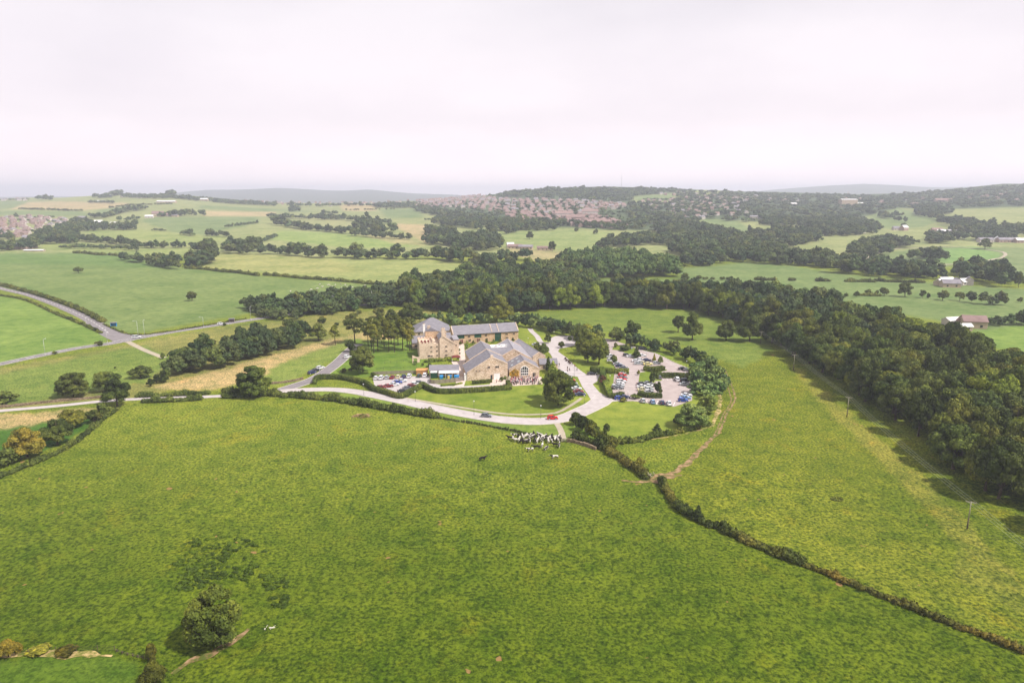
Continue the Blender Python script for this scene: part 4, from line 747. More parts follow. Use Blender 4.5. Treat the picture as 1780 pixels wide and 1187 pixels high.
# ------------------------------------------------------------------ hedges
def hedge(label, pxs, h, wd, m='leaf_hedge', clipped=True, name='hedge', tint=(1, 1, 1), dens=1.0, group=None):
    L = line(pxs, 1.0); D = sum(p.y for p in L) / len(L); leaf = max(.14, D / 2000) if clipped else max(.22, D / 1500); g = np.random.default_rng(abs(int(pxs[0][0])) + 5)
    org = Vector((L[0].x, L[0].y, gz(L[0].x, L[0].y))); Vs = []; Fs = []; b = 0; pos = []; nrm = []; C = []; Rd = []
    mb = MB()
    for i in range(len(L) - 1):
        p, q = L[i], L[i + 1]; d = (q - p); l = d.length
        if l < 1e-4: continue
        d.normalize(); s = Vector((-d.y, d.x, 0)); z = gz(p.x, p.y); z2 = gz(q.x, q.y)
        if clipped:
            k = .42; a_ = [p + s * wd * k, p - s * wd * k, q - s * wd * k, q + s * wd * k]
            mb.hexa([(a_[1].x, a_[1].y, z - .1), (a_[0].x, a_[0].y, z - .1), (a_[3].x, a_[3].y, z2 - .1), (a_[2].x, a_[2].y, z2 - .1), (a_[1].x, a_[1].y, z + h * .94), (a_[0].x, a_[0].y, z + h * .94), (a_[3].x, a_[3].y, z2 + h * .94), (a_[2].x, a_[2].y, z2 + h * .94)])
            n = int(l * (2 * h + wd) / (leaf * leaf * 2.2) * dens) + 1
            for _ in range(n):
                t = g.random(); c = p.lerp(q, t); r_ = g.random() * (2 * h + wd)
                if r_ < 2 * h: sg = 1 if r_ < h else -1; e = c + s * sg * wd * .5; pos.append((e.x, e.y, z + (r_ % h))); nrm.append((s.x * sg, s.y * sg, .1))
                else: e = c + s * (g.random() - .5) * wd; pos.append((e.x, e.y, z + h + g.normal(0, .06))); nrm.append((0, 0, 1))
        else:
            for _ in range(2 if wd < 4 else 1):
                e = p + s * g.normal(0, wd * .16); hh = h * g.uniform(.55, 1.15) * (1 + .25 * math.sin(i * .45 + pxs[0][0])); C.append((e.x, e.y, z + hh * .42)); Rd.append((wd * g.uniform(.35, .55), wd * g.uniform(.35, .55), hh * .6))
    if clipped:
        V, F = leafquads(np.array(pos), np.array(nrm), leaf, g, .5); V0 = np.array(mb.v); F0 = np.array(mb.f)
        V = np.concatenate([V, V0]); Fs = [F, F0 + len(pos) * 4]
    else:
        tot = sum(r[0] * r[2] for r in Rd) * 7; V, Fs = [], []; C = np.array(C); Rd = np.array(Rd)
        # leaf count from lobe surface; overlap test only against near neighbours
        n = int(min(60000, tot / (leaf * leaf * 2.4) * dens)); k = g.choice(len(C), n); d = g.normal(0, 1, (n, 3)); d /= np.linalg.norm(d, axis=1)[:, None]; d[:, 2] = np.abs(d[:, 2]) * 1.1 - .2
        p = C[k] + d * Rd[k] * g.uniform(.85, 1.15, (n, 1)); V, F = leafquads(p, d, leaf, g)
        iv, iF = ICO[1]; vs = (C[:, None, :] + iv[None] * Rd[:, None, :] * .84).reshape(-1, 3); fs = (iF[None] + np.arange(len(C))[:, None, None] * len(iv) + len(V)).reshape(-1, 3)
        V = np.concatenate([V, vs]); Fs = [F, fs]
    me = npmesh(name, V - np.array(org), Fs, M[m]); o = link(name, me, None, org); o.color = (*tint, 1)
    return tag(o, label, 'hedge', group)
hedge('thick wild hedge between the big field and the drive', [(466, 687), (500, 690), (543, 693), (590, 698), (636, 706), (700, 717), (762, 727)], 2.6, 3.0, clipped=False, m='leaf')
hedge('thin low hedge running on from the thick one to the cows', [(762, 727), (820, 736), (870, 745), (925, 756), (985, 768)], .8, 1.0, clipped=False, m='leaf')
hedge('clipped hedge along the upper side of the drive', [(546.6, 668), (550, 662), (560, 659), (595.5, 660), (632.6, 669), (650, 680)], 2.2, 1.6, m='leaf')
hedge('clipped hedge wrapping the small walled car park', [(650, 680), (672, 686), (697, 692.5), (718, 682), (737, 671.5)], 2.2, 1.7, m='leaf')
hedge('clipped hedge along the lawn below the barns', [(737, 673), (750, 680), (768, 684), (820, 682), (887, 677)], 2.0, 1.8, m='leaf'); hedge('short hedge leg closing the barn lawn', [(887, 677), (882, 668)], 2.0, 1.6, m='leaf')
hedge('low clipped hedge at the foot of the big gable', [(821, 667.5), (855, 664.5)], 1.4, 1.6, m='leaf')
hedge('tall clipped hedge across the guest lawn', [(1026, 646), (1055, 649), (1093, 650)], 2.4, 1.8, m='leaf', tint=(1.2, 1.2, 1))
hedge('tall clipped hedge running down beside the forecourt', [(1046, 646), (1049, 660), (1054, 676), (1060, 690)], 2.4, 2.2, m='leaf', tint=(1.6, 1.7, 1.3)); hedge('low curved hedge at the end of the guest lawn', [(1058, 690), (1070, 692), (1082, 688)], 1.8, 2.4, m='leaf')
hedge('dark hedge along the near side of the car park island', [(1109, 688), (1130, 691), (1150, 691)], 1.8, 2.4, m='leaf'); hedge('curved hedge of the second car park island', [(1119, 643.5), (1136, 645), (1153, 643)], 2.0, 3.0, m='leaf', tint=(1.3, 1.2, 1))
hedge('long dark hedge between the two parking lots', [(1140, 657), (1170, 657), (1204, 658)], 2.4, 1.8, m='leaf')
hedge('rough hedge closing the lower lawn', [(1062, 772), (1100, 769), (1150, 758), (1200, 748), (1236, 738)], 2.0, 2.0, clipped=False)
hedge('upper dark hedge above the lane on the left', [(239, 691), (290, 689), (330, 687), (367, 685)], 2.0, 2.2, clipped=False, m='leaf'); hedge('dark hedge below the lane on the left', [(250, 700), (300, 698), (354, 695)], 2.2, 2.4, clipped=False, m='leaf')
hedge('dark hedge block left of the junction tree', [(390, 684), (420, 683), (450, 682)], 2.4, 2.2, clipped=False, m='leaf'); hedge('dark hedge under the junction tree', [(390, 692), (430, 690), (466, 688)], 2.2, 2.4, clipped=False, m='leaf')
hedge('dark sunken hedgerow down the left side of the big field', [(205, 712), (175, 733), (150, 755), (115, 780), (75, 800), (30, 818), (-20, 838)], 1.5, 2.0, clipped=False, m='leaf')
hedge('bramble hedge from the lower lawn to the gap', [(1000, 762), (1033, 774), (1068, 792), (1101, 814), (1127, 834)], 2.0, 3.0, clipped=False, tint=(.75, .75, .75))
hedge('yellow flowered hedge from the gap down the near field', [(1150, 838), (1160, 858), (1180, 884), (1215, 906), (1252, 921), (1293, 940), (1341, 961), (1400, 983)], 1.9, 2.6, clipped=False)
hedge('low brown hedge continuing to the bottom right', [(1400, 983), (1450, 1004), (1500, 1024), (1560, 1048), (1600, 1064), (1700, 1102), (1790, 1140), (1900, 1190)], 1.2, 1.8, clipped=False, tint=(.95, .75, .65))
for i, (pts, h) in enumerate([([(324, 467), (380, 472), (450, 480)], 3.0), ([(459, 479), (530, 485), (609, 491)], 3.0), ([(613, 491), (650, 495), (692, 499)], 3.0), ([(129, 440), (184, 444)], 3.2), ([(190, 444), (212, 446)], 3), ([(-30, 499), (0, 497), (50, 509), (110, 528), (150, 545), (180, 561)], 2.6), ([(-20, 512), (40, 521), (95, 545), (140, 563), (177, 580)], 1.6), ([(180, 564), (215, 579), (250, 582), (330, 571), (430, 554)], 1.0), ([(1470, 490), (1522, 491)], 3), ([(1520, 489), (1608, 492)], 3), ([(1313, 487), (1350, 488)], 3), ([(1372, 488), (1383, 488)], 3), ([(1420, 489), (1442, 489)], 3), ([(1486, 514), (1532, 515)], 2.5), ([(1172, 490), (1190, 494), (1208, 500)], 3)]):
    lb = ['dark field hedge below the pale field, left length', 'dark field hedge below the pale field, middle length', 'dark field hedge below the pale field, right length', 'short hedge under the upper left tree line', 'hedge scrap beside the little round copse', 'dark hedge on the upper side of the side road', 'low hedge on the lower side of the side road', 'low dark hedge on the far side of the main road', 'short hedge left of the farm in the far green field', 'hedge leading to the white farm', 'hedge scrap at the left of the far green field', 'tiny hedge scrap in the middle of the far green field', 'small hedge scrap before the farm hedge', 'low hedge joining the bushes of the field line', 'hedge curling along the block wood lane'][i]
    hedge(lb, pts, h, h * 1.2, 'leaf', clipped=False, dens=.8, tint=(1.2, 1.1, 1))
# ------------------------------------------------------------------ buildings
class Frame:
    def __init__(s, A, ang, root): s.A = Vector((A.x, A.y, 0)); s.u = Vector((math.cos(ang), math.sin(ang), 0)); s.v = Vector((-s.u.y, s.u.x, 0)); s.r = root; s.o = Vector(root.location)
    def __call__(s, u, v, z): return s.A + s.u * u + s.v * v + Vector((0, 0, z)) - s.o
    def box(s, mb, u0, u1, v0, v1, z0, z1): mb.hexa([s(u0, v0, z0), s(u1, v0, z0), s(u1, v1, z0), s(u0, v1, z0), s(u0, v0, z1), s(u1, v0, z1), s(u1, v1, z1), s(u0, v1, z1)])
def gable(fr, L, W, e1, rz, e2=None, axis='v', rp=.5, wall='stone', roof='slate', oh=.35, u0=0, v0=0, coping=True, rname='roof', wname='wall', z0=-.3):
    e2 = e1 if e2 is None else e2; mb = MB()
    if axis == 'v': pr = [(0, z0), (L, z0), (L, e2), (rp * L, rz), (0, e1)]; f = lambda a, b, c: fr(u0 + a, v0 + b, c); span, ln = L, W
    else: pr = [(0, z0), (W, z0), (W, e2), (rp * W, rz), (0, e1)]; f = lambda a, b, c: fr(u0 + b, v0 + a, c); span, ln = W, L
    p0 = [f(a, 0, z) for a, z in pr]; mb.prism(p0, f(0, ln, 0) - f(0, 0, 0)); mb.build(wname, M[wall], fr.r)
    mb = MB(); t = .22; a = rp * span
    for (x0, z0_, x1, z1_) in ((a, rz, 0, e1), (a, rz, span, e2)):
        sl = (z1_ - z0_) / (x1 - x0) if x1 != x0 else 0; xe = x1 + (oh if x1 > x0 else -oh); ze = z1_ + sl * (xe - x1); h = .06
        mb.hexa([f(x0, -oh * .3, z0_ + h), f(xe, -oh * .3, ze + h), f(xe, ln + oh * .3, ze + h), f(x0, ln + oh * .3, z0_ + h), f(x0, -oh * .3, z0_ + t + h), f(xe, -oh * .3, ze + t + h), f(xe, ln + oh * .3, ze + t + h), f(x0, ln + oh * .3, z0_ + t + h)])
    ro = mb.build(rname, M[roof], fr.r)
    if coping:
        mb = MB(); mb.prism([f(a - .2, -.12, rz + t), f(a + .2, -.12, rz + t), f(a, -.12, rz + t + .25)], f(0, ln + .24, 0) - f(0, 0, 0)); mb.build('ridge', M['slate_light'], ro)
        for b_ in (-.15, ln - .2):
            mb = MB()
            for (x1, z1_) in ((0, e1), (span, e2)):
                mb.hexa([f(a, b_, rz), f(x1, b_, z1_), f(x1, b_ + .35, z1_), f(a, b_ + .35, rz), f(a, b_, rz + t + .28), f(x1, b_, z1_ + t + .28), f(x1, b_ + .35, z1_ + t + .28), f(a, b_ + .35, rz + t + .28)])
            mb.build('coping', M['manor_stone'], ro)
    return ro
def window(fr, u, z, w_, h_, face='f', pos=0, m='glass', frame='manor_stone', name='window', mull=1):
    def q(a, b, c):                                  # a along wall, b outward, c up
        return fr(a, pos - b, c) if face == 'f' else (fr(pos + b, a, c) if face == 'r' else fr(pos - b, a, c))
    def bx(mb, a0, a1, b0, b1, c0, c1): mb.hexa([q(a0, b1, c0), q(a1, b1, c0), q(a1, b0, c0), q(a0, b0, c0), q(a0, b1, c1), q(a1, b1, c1), q(a1, b0, c1), q(a0, b0, c1)])
    mb = MB(); t = .16; a0, a1, c0, c1 = u - w_ / 2, u + w_ / 2, z, z + h_
    bx(mb, a0 - t, a0, -.05, .09, c0 - t, c1 + t); bx(mb, a1, a1 + t, -.05, .09, c0 - t, c1 + t); bx(mb, a0, a1, -.05, .09, c1, c1 + t); bx(mb, a0, a1, -.05, .12, c0 - t, c0)
    for k in range(1, mull + 1): c = a0 + w_ * k / (mull + 1); bx(mb, c - .05, c + .05, -.03, .08, c0, c1)
    o = mb.build(name, M[frame], fr.r); mb = MB(); bx(mb, a0, a1, -.04, .04, c0, c1); mb.build('pane' if name == 'window' else 'leaf', M[m], o); return o
BA = R(11)
def broot(name, px, py, label): p = P(px, py); return empty(name, (p.x, p.y, 0), label, 'building'), p
# barn with the big gable
r, A = broot('stone_barn', 812, 662, 'stone barn with one big plain gable and dark slate roof beside the service yard')
fr = Frame(A, BA, r)
gable(fr, 18, 15, 3.4, 10, 6.6, 'v', 11 / 18); gable(fr, 14.5, 18, 5.5, 10, 6.6, 'v', 7.5 / 14.5, u0=3.5, v0=15.25)
for u, z, w_, h_ in ((4.2, 4.0, .5, .55), (5.6, 4.0, .5, .55), (9.6, 5.2, 1.0, .9), (13.3, 5.2, 1.6, .9)): window(fr, u, z, w_, h_)
window(fr, 10.8, .05, .9, 2.1, name='door', mull=0); window(fr, 13.2, .05, 2.4, 2.5, m='white', frame='white', name='door')
mb = MB(); fr.box(mb, 10.4, 11.6, -.1, .9, 9.4, 10.9); mb.build('gable_cap', M['manor_stone'], r)
mb = MB(); fr.box(mb, -1.1, -.05, .3, 2.2, 0, 3.0); mb.build('side_door', M['white'], r)
# arched window barn
r, A = broot('stone_barn', 885, 658, 'stone barn with a tall arched window above the crowded terrace')
fr = Frame(A, R(8), r); ro = gable(fr, 13.6, 12.5, 3.9, 7.6)
def arch(fr, u, z, w_, h_, mm='glass'):
    mb = MB(); pts = [fr(u - w_ / 2, -.05, z), fr(u + w_ / 2, -.05, z)] + [fr(u + w_ / 2 * math.cos(t), -.05, z + h_ - w_ / 2 + w_ / 2 * math.sin(t)) for t in np.linspace(0, PI, 11)]
    mb.prism(pts, fr.v * .1); o = mb.build('window', M[mm], fr.r); mb = MB()
    for k in range(5): c = u - w_ / 2 + w_ * k / 4; top = z + h_ - w_ / 2 + math.sqrt(max(0, (w_ / 2) ** 2 - (c - u) ** 2)); fr.box(mb, c - .07, c + .07, -.13, -.04, z, top)
    for zz in (z, z + 1.0, z + 1.25, z + h_ - w_ / 2): fr.box(mb, u - w_ / 2, u + w_ / 2, -.15, -.04, zz - .08, zz + .08)
    for t0, t1 in zip(np.linspace(0, PI, 11)[:-1], np.linspace(0, PI, 11)[1:]):
        c_ = z + h_ - w_ / 2; P4 = [(u + rr_ * math.cos(t), c_ + rr_ * math.sin(t)) for t in (t0, t1) for rr_ in (w_ / 2, w_ / 2 + .3)]
        mb.hexa([fr(P4[0][0], -.16, P4[0][1]), fr(P4[1][0], -.16, P4[1][1]), fr(P4[1][0], 0, P4[1][1]), fr(P4[0][0], 0, P4[0][1]), fr(P4[2][0], -.16, P4[2][1]), fr(P4[3][0], -.16, P4[3][1]), fr(P4[3][0], 0, P4[3][1]), fr(P4[2][0], 0, P4[2][1])])
    mb.build('frame', M['white'], o)
arch(fr, 6.9, 1.3, 3.3, 4.0); window(fr, 11.2, .1, 1.3, 2.2, name='door'); window(fr, 2.4, .1, 1.4, 2.2, name='door')
def skylight(fr, u0, u1, v0, v1, zf):
    mb = MB(); c = [fr(u0, v0, zf(u0) + .3), fr(u1, v0, zf(u1) + .3), fr(u1, v1, zf(u1) + .3), fr(u0, v1, zf(u0) + .3)]; mb.prism(c, (0, 0, .12)); return mb.build('skylight', M['skylight'], ro)
zf = lambda u: 3.9 + u * (3.7 / 6.8)
for u0, v0 in ((4.2, 3), (4.2, 8.5), (2.2, 8.5), (1.2, 3)): skylight(fr, u0, u0 + 1.0, v0, v0 + 1.1, zf)
mb = MB()
g = np.random.default_rng(3); n = 900; uu = g.uniform(.2, 4.4, n) ; zz = g.uniform(0, 1, n) * (4.6 - np.abs(uu - 2.6) * .7); pos = np.array([list(fr(a, -.15 - .15 * g.random(), c)) for a, c in zip(uu, zz)])
V, F = leafquads(pos, np.tile(np.array(-fr.v), (n, 1)), .16, g, .6); link('climbing_plant', npmesh('climbing_plant', V, F, M['ivy_gold']), r)
# middle range behind, with long pale slope
r0 = P(893, 608, 9.0); r1 = P(881.8, 589.7, 9.0)
d = Vector((r1.x - r0.x, r1.y - r0.y, 0)); ang = math.atan2(d.y, d.x) - PI / 2; ln = d.length; ux = Vector((math.cos(ang), math.sin(ang), 0)); A = Vector((r0.x, r0.y, 0)) - ux * 7
r = empty('stone_barn', A, 'middle stone range of the barns with a long pale slate slope', 'building'); fr = Frame(A, ang, r)
gable(fr, 15.5, ln, 5.2, 9, 4.2, 'v', 7 / 15.5, roof='slate_light'); window(fr, 5, 3, 1, 1)
# rear right range
r0 = P(937, 613, 6.4); r1 = P(901, 589.6, 6.4); d = Vector((r1.x - r0.x, r1.y - r0.y, 0)); ang = math.atan2(d.y, d.x) - PI / 2; ln = d.length; ux = Vector((math.cos(ang), math.sin(ang), 0)); A = Vector((r0.x, r0.y, 0)) - ux * 3.2
r = empty('stone_barn', A, 'narrow rear stone range nearest the forecourt', 'building'); fr = Frame(A, ang, r); gable(fr, 6.4, ln, 4.4, 6.4, roof='slate_light')
for v in (4, 10, 16, 22): window(fr, v, 1.4, 1.2, 1.5, 'r', 6.4)
# flat roofed link with sloping front
A = P(852, 632); r = empty('link_block', (A.x, A.y, 0), 'flat white roofed link block between the two barn ranges', 'building'); fr = Frame(A, BA, r)
pts = [P(852, 606, 8.0), P(892, 604, 8.0), P(893, 598, 8.0), P(848, 600, 8.0)]
mb = MB(); o = r.location; mb.prism([Vector((p.x, p.y, 7.9)) - o for p in pts], (0, 0, .3)); mb.build('flat_roof', M['lead'], r)
mb = MB(); mb.prism([Vector((p.x, p.y, 0)) - o for p in pts], (0, 0, 7.85)); mb.build('wall', M['stone'], r)
b0, b1 = P(861, 620, 5.0), P(884, 620, 5.0); t0, t1 = pts[0], pts[1]
mb = MB(); c = [Vector((b0.x, b0.y, 5.0)), Vector((b1.x, b1.y, 5.0)), Vector((t1.x, t1.y, 8.2)), Vector((t0.x, t0.y, 8.2))]; mb.prism([q - o for q in c], (0, 0, .2)); mb.build('roof', M['slate'], r)
mb = MB(); c = [Vector((b0.x, b0.y, -.1)), Vector((b1.x, b1.y, -.1)), Vector((t1.x, t1.y - .1, -.1)), Vector((t0.x, t0.y - .1, -.1))]; top = [4.95, 4.95, 7.8, 7.8]
mb.hexa([q - o for q in c] + [Vector((q.x, q.y, z)) - o for q, z in zip(c, top)]); mb.build('lower_wall', M['stone'], r)
for k, (x, y) in enumerate([(862, 603), (872, 602), (880, 602.5), (868, 600.5)]):
    q = P(x, y, 8.2); mb = MB(); mb.box(q.x - o.x - .5, q.x - o.x + .5, q.y - .5 - o.y, q.y + .5 - o.y, 8.2, 8.2 + [.9, .5, 1.1, .6][k]); mb.build('roof_vent', M['metal'], r)
# low slate wing on the forecourt side
r, A = broot('slate_porch', 938, 643, 'low slate roofed wing reaching out to the forecourt'); fr = Frame(A, R(6), r); gable(fr, 8.5, 6, 2.7, 4.5, axis='u', coping=False)
for u in (2, 4.2, 6.4): window(fr, u, .3, 1.1, 1.8)
# manor house
r, A = broot('stone_manor', 729.5, 624.5, 'old pale stone manor house with stepped gable, battlements and chimneys'); fr = Frame(A, R(12), r); mn = 'manor_stone'
mb = MB(); fr.box(mb, 0, 7.2, 0, 13, -.3, 7.2); fr.box(mb, 7.2, 10, .6, 13, -.3, 7.5); mb.build('wall', M[mn], r)
mb = MB()
for (a, b, c, d_) in ((0, 7.2, 0, .45), (0, 7.2, 12.55, 13), (0, .45, .45, 12.55), (6.75, 7.2, .45, 12.55)): fr.box(mb, a, b, c, d_, 7.2, 7.9)
for k in range(5): fr.box(mb, .5 + k * 1.4, 1.2 + k * 1.4, .02, .43, 7.9, 8.5); fr.box(mb, .5 + k * 1.4, 1.2 + k * 1.4, 12.57, 12.98, 7.9, 8.5)
for k in range(8): fr.box(mb, .02, .43, 1 + k * 1.5, 1.8 + k * 1.5, 7.9, 8.5); fr.box(mb, 6.77, 7.18, 1 + k * 1.5, 1.8 + k * 1.5, 7.9, 8.5)
mb.build('battlement', M[mn], r)
mb = MB(); 
for k in range(6): fr.box(mb, 1.2 + (k % 3) * 1.7, 2.1 + (k % 3) * 1.7, 2 + (k // 3) * 4, 3.2 + (k // 3) * 4, 7.2, 8.0)
mb.build('roof_planter', M['maroon'], r)
gable(fr, 7.2, 12, 9.4, 10.8, 6.9, 'v', .22, wall=mn, u0=10.02, v0=0, roof='slate')
for k in range(7):                                  # crow steps
    mb = MB(); u = 11.7 + k * .82; z = 10.9 - k * .56; fr.box(mb, u, u + .7, -.22, .5, z - .4, z + .55); mb.build('gable_step', M[mn], r)
def chimney(u, v, z0, z1, a=1.1, b=.9, m='manor_stone', pots=2):
    mb = MB(); fr.box(mb, u, u + a, v, v + b, z0, z1); fr.box(mb, u - .12, u + a + .12, v - .12, v + b + .12, z1, z1 + .22); c = mb.build('chimney', M[m], r); mb = MB()
    for k in range(pots): q = fr(u + a * (k + .5) / pots, v + b / 2, z1 + .2); mb.tube(q, q + Vector((0, 0, .6)), .16, .13, 8)
    mb.build('chimney_pot', M['ochre_stone'], c)
chimney(11.1, .3, 9.5, 14.6, 1.7, 1.1); chimney(12.6, 3, 9.5, 12.4); chimney(5.5, 15, 8, 13.2, 1.4, 1); chimney(3.2, 14.2, 7, 14.4, 1.0, 1.0, 'white')
mb = MB(); fr.box(mb, 17.3, 19.8, 2, 12, -.3, 8.6); mb.build('stair_tower', M[mn], r); mb = MB(); fr.box(mb, 17.1, 20.0, 1.8, 12.2, 8.6, 8.9); mb.build('tower_roof', M['slate_light'], r)
mb = MB(); fr.box(mb, 4.2, 10.5, 13.1, 19, -.3, 11.2); mb.build('rear_block', M['ochre_stone'], r)
mb = MB(); mb.prism([fr(4, 13, 11.2), fr(10.7, 13, 11.2), fr(7.3, 13, 13.0)], fr.v * 6.2); mb.build('rear_roof', M['slate'], r)
gable(fr, 7, 9, 6.8, 9.2, axis='u', u0=10.4, v0=12.2, wall=mn, coping=False, rname='back_roof', wname='back_wall')
for z in (1.0, 3.3, 5.5):
    for u in (5.9, ): window(fr, u, z, .9, .7)
    window(fr, 8.7, z, .8, .75, pos=.6); window(fr, 13.2, z, 1.0, .75)
window(fr, 4.6, 1.0, 1.3, .9); window(fr, 18.5, 5.4, .7, .7, pos=2); window(fr, 15.8, 3.3, .5, .7)
# hip roofed pavilion behind the manor
def hip(fr, L, W, e, rz, rl=0, wall='stone', roof='slate', oh=.5, u0=0, v0=0):
    mb = MB(); fr.box(mb, u0, u0 + L, v0, v0 + W, -.3, e); mb.build('wall', M[wall], fr.r); mb = MB()
    a, b, c, d_ = fr(u0 - oh, v0 - oh, e + .02), fr(u0 + L + oh, v0 - oh, e + .02), fr(u0 + L + oh, v0 + W + oh, e + .02), fr(u0 - oh, v0 + W + oh, e + .02); x, y = fr(u0 + L / 2 - rl / 2, v0 + W / 2, rz), fr(u0 + L / 2 + rl / 2 + .01, v0 + W / 2, rz)
    mb.poly([a, b, y, x]); mb.poly([b, c, y]); mb.poly([c, d_, x, y]); mb.poly([d_, a, x]); mb.poly([d_, c, b, a]); return mb.build('roof', M[roof], fr.r)
A = P(722, 577, 5.0); r = empty('hotel_wing', (A.x, A.y, 0), 'slate pyramid roofed pavilion at the left end of the long wing', 'building'); fr = Frame(A, R(12), r); ro = hip(fr, 20, 17, 5, 11.2, 2)
for u in (2, 5, 8): window(fr, u, 1, 1.2, 1.5); window(fr, u, 3.2, 1.2, 1.2)
A = P(717, 606); r = empty('hotel_wing', (A.x, A.y, 0), 'low purple slate wing left of the manor battlements', 'building'); fr = Frame(A, R(12), r); gable(fr, 9, 9, 3.0, 5.6, axis='u', coping=False)
window(fr, 2, .8, 1.2, 1.2); window(fr, 5, .8, 1.2, 1.2)
# long two storey bedroom wing
A = P(788, 598); B = P(901, 590.5); r = empty('bedroom_wing', (A.x, A.y, 0), 'long two storey stone bedroom wing with green panels and slate roof', 'building'); ab = Vector((B.x - A.x, B.y - A.y, 0)); fr = Frame(A, math.atan2(ab.y, ab.x), r); LW = ab.length
ro = gable(fr, LW, 10, 5.0, 8.6, axis='u', wall='ochre_stone'); k = LW / 113
for u in (27, 56, 92): window(fr, (u) * k, 3.2, 1.3, .9, frame='ochre_stone'); window(fr, (u + 1) * k, .9, 1.3, 1.1, frame='ochre_stone')
for u in (13, 42): window(fr, u * k, 3.0, 3.6, 1.75, m='green_paint', frame='green_paint', name='panel', mull=3); window(fr, (u + 1) * k, .05, 1.6, 2.1, m='maroon', frame='manor_stone', name='door')
window(fr, 77 * k, 3.0, 3.2, 1.75, m='green_paint', frame='green_paint', name='panel', mull=3); window(fr, 77 * k, .05, 3.2, 2.5, m='green_paint', frame='green_paint', name='panel', mull=3); window(fr, 105 * k, 3.2, 1.1, .9, frame='ochre_stone')
for u in (66, 78): 
    mb = MB(); z = lambda v: 5.0 + v * (3.6 / 5) + .36; mb.prism([fr(u * k, 0, z(0)), fr(u * k + .3, 0, z(0)), fr(u * k + .3, 5, z(5)), fr(u * k, 5, z(5))], (0, 0, .15)); mb.build('roof_verge', M['manor_stone'], ro)
mb = MB(); fr.box(mb, -.1, LW + .1, -.5, -.36, 4.75, 4.95); mb.build('gutter', M['dark_metal'], r)
for i in range(9):
    q = P(800 + i * 11.5, 600.5 - i * .78); T_ = empty('bush', (q.x, q.y, 0), 'small climbing shrub against the front of the bedroom wing', 'bush', 'shrubs against the bedroom wing', i); T_.scale = (.35, .35, .5); c = link('crown', crown_me('bush', i % 3, 1, 'leaf_light' if i % 2 else 'leaf_hedge'), T_)
# service block
r, A = broot('service_block', 746.5, 655, 'slate roofed service block with a white lean to behind the timber fence'); fr = Frame(A, R(5), r); gable(fr, 13.2, 5, 2.9, 4.6, axis='u', coping=False)
mb = MB(); mb.prism([fr(4.2, -3.0, 2.3), fr(13.2, -3.0, 2.3), fr(13.2, -.1, 2.75), fr(4.2, -.1, 2.75)], (0, 0, .12)); mb.build('canopy', M['white'], r)
mb = MB()
for u in (4.3, 7.2, 10.1, 13.0): fr.box(mb, u - .08, u + .08, -2.9, -2.75, 0, 2.3)
mb.build('canopy_post', M['white'], r)
q = fr(.6, -2.9, 0) + r.location; c = empty('storage_container', q, 'dark green storage container beside the white lean to', 'container', rz=R(5)); mb = MB(); mb.box(0, 2.9, 0, 2.4, .1, 2.6)
for i in range(9): mb.box(.12 + i * .31, .27 + i * .31, -.06, 0, .2, 2.5)
mb.build('body', M['green_paint'], c); mb = MB(); mb.box(-.05, 2.95, -.05, 2.45, 2.6, 2.75); mb.build('lid', M['white'], c)
for i, (u, w_) in enumerate([(4.6, 1.6), (8.2, 1.6), (11.0, 2.2)]):
    q = fr(u, -4.3, 0) + r.location; c = empty('parasol' if i == 9 else 'skip_bin', q, ['blue covered bin left of the yellow board', 'blue bin in the middle of the yard', 'bright blue long bin at the right of the yard'][i], 'bin', rz=R(5)); mb = MB()
    mb.hexa([(0.1, 0.1, .1), (w_ - .1, .1, .1), (w_ - .1, 1.1, .1), (.1, 1.1, .1), (0, 0, 1.35), (w_, 0, 1.35), (w_, 1.2, 1.35), (0, 1.2, 1.35)]); mb.build('body', M['blue'], c)
    mb = MB(); mb.hexa([(-.05, -.05, 1.35), (w_ + .05, -.05, 1.35), (w_ + .05, 1.25, 1.35), (-.05, 1.25, 1.35), (.1, .3, 1.6), (w_ - .1, .3, 1.6), (w_ - .1, 1.1, 1.6), (.1, 1.1, 1.6)]); mb.build('lid', M['blue'], c)
q = P(724, 652); c = empty('garden_shed', (q.x, q.y, 0), 'orange timber shed at the end of the parked car row', 'shed', rz=R(5)); mb = MB(); mb.box(0, 5, 0, 2.6, 0, 2.1); mb.build('wall', M['orange_wood'], c); mb = MB(); mb.hexa([(-.2, -.2, 2.0), (5.2, -.2, 2.0), (5.2, 2.8, 2.35), (-.2, 2.8, 2.35), (-.2, -.2, 2.12), (5.2, -.2, 2.12), (5.2, 2.8, 2.47), (-.2, 2.8, 2.47)]); mb.build('roof', M['orange_wood'], c)
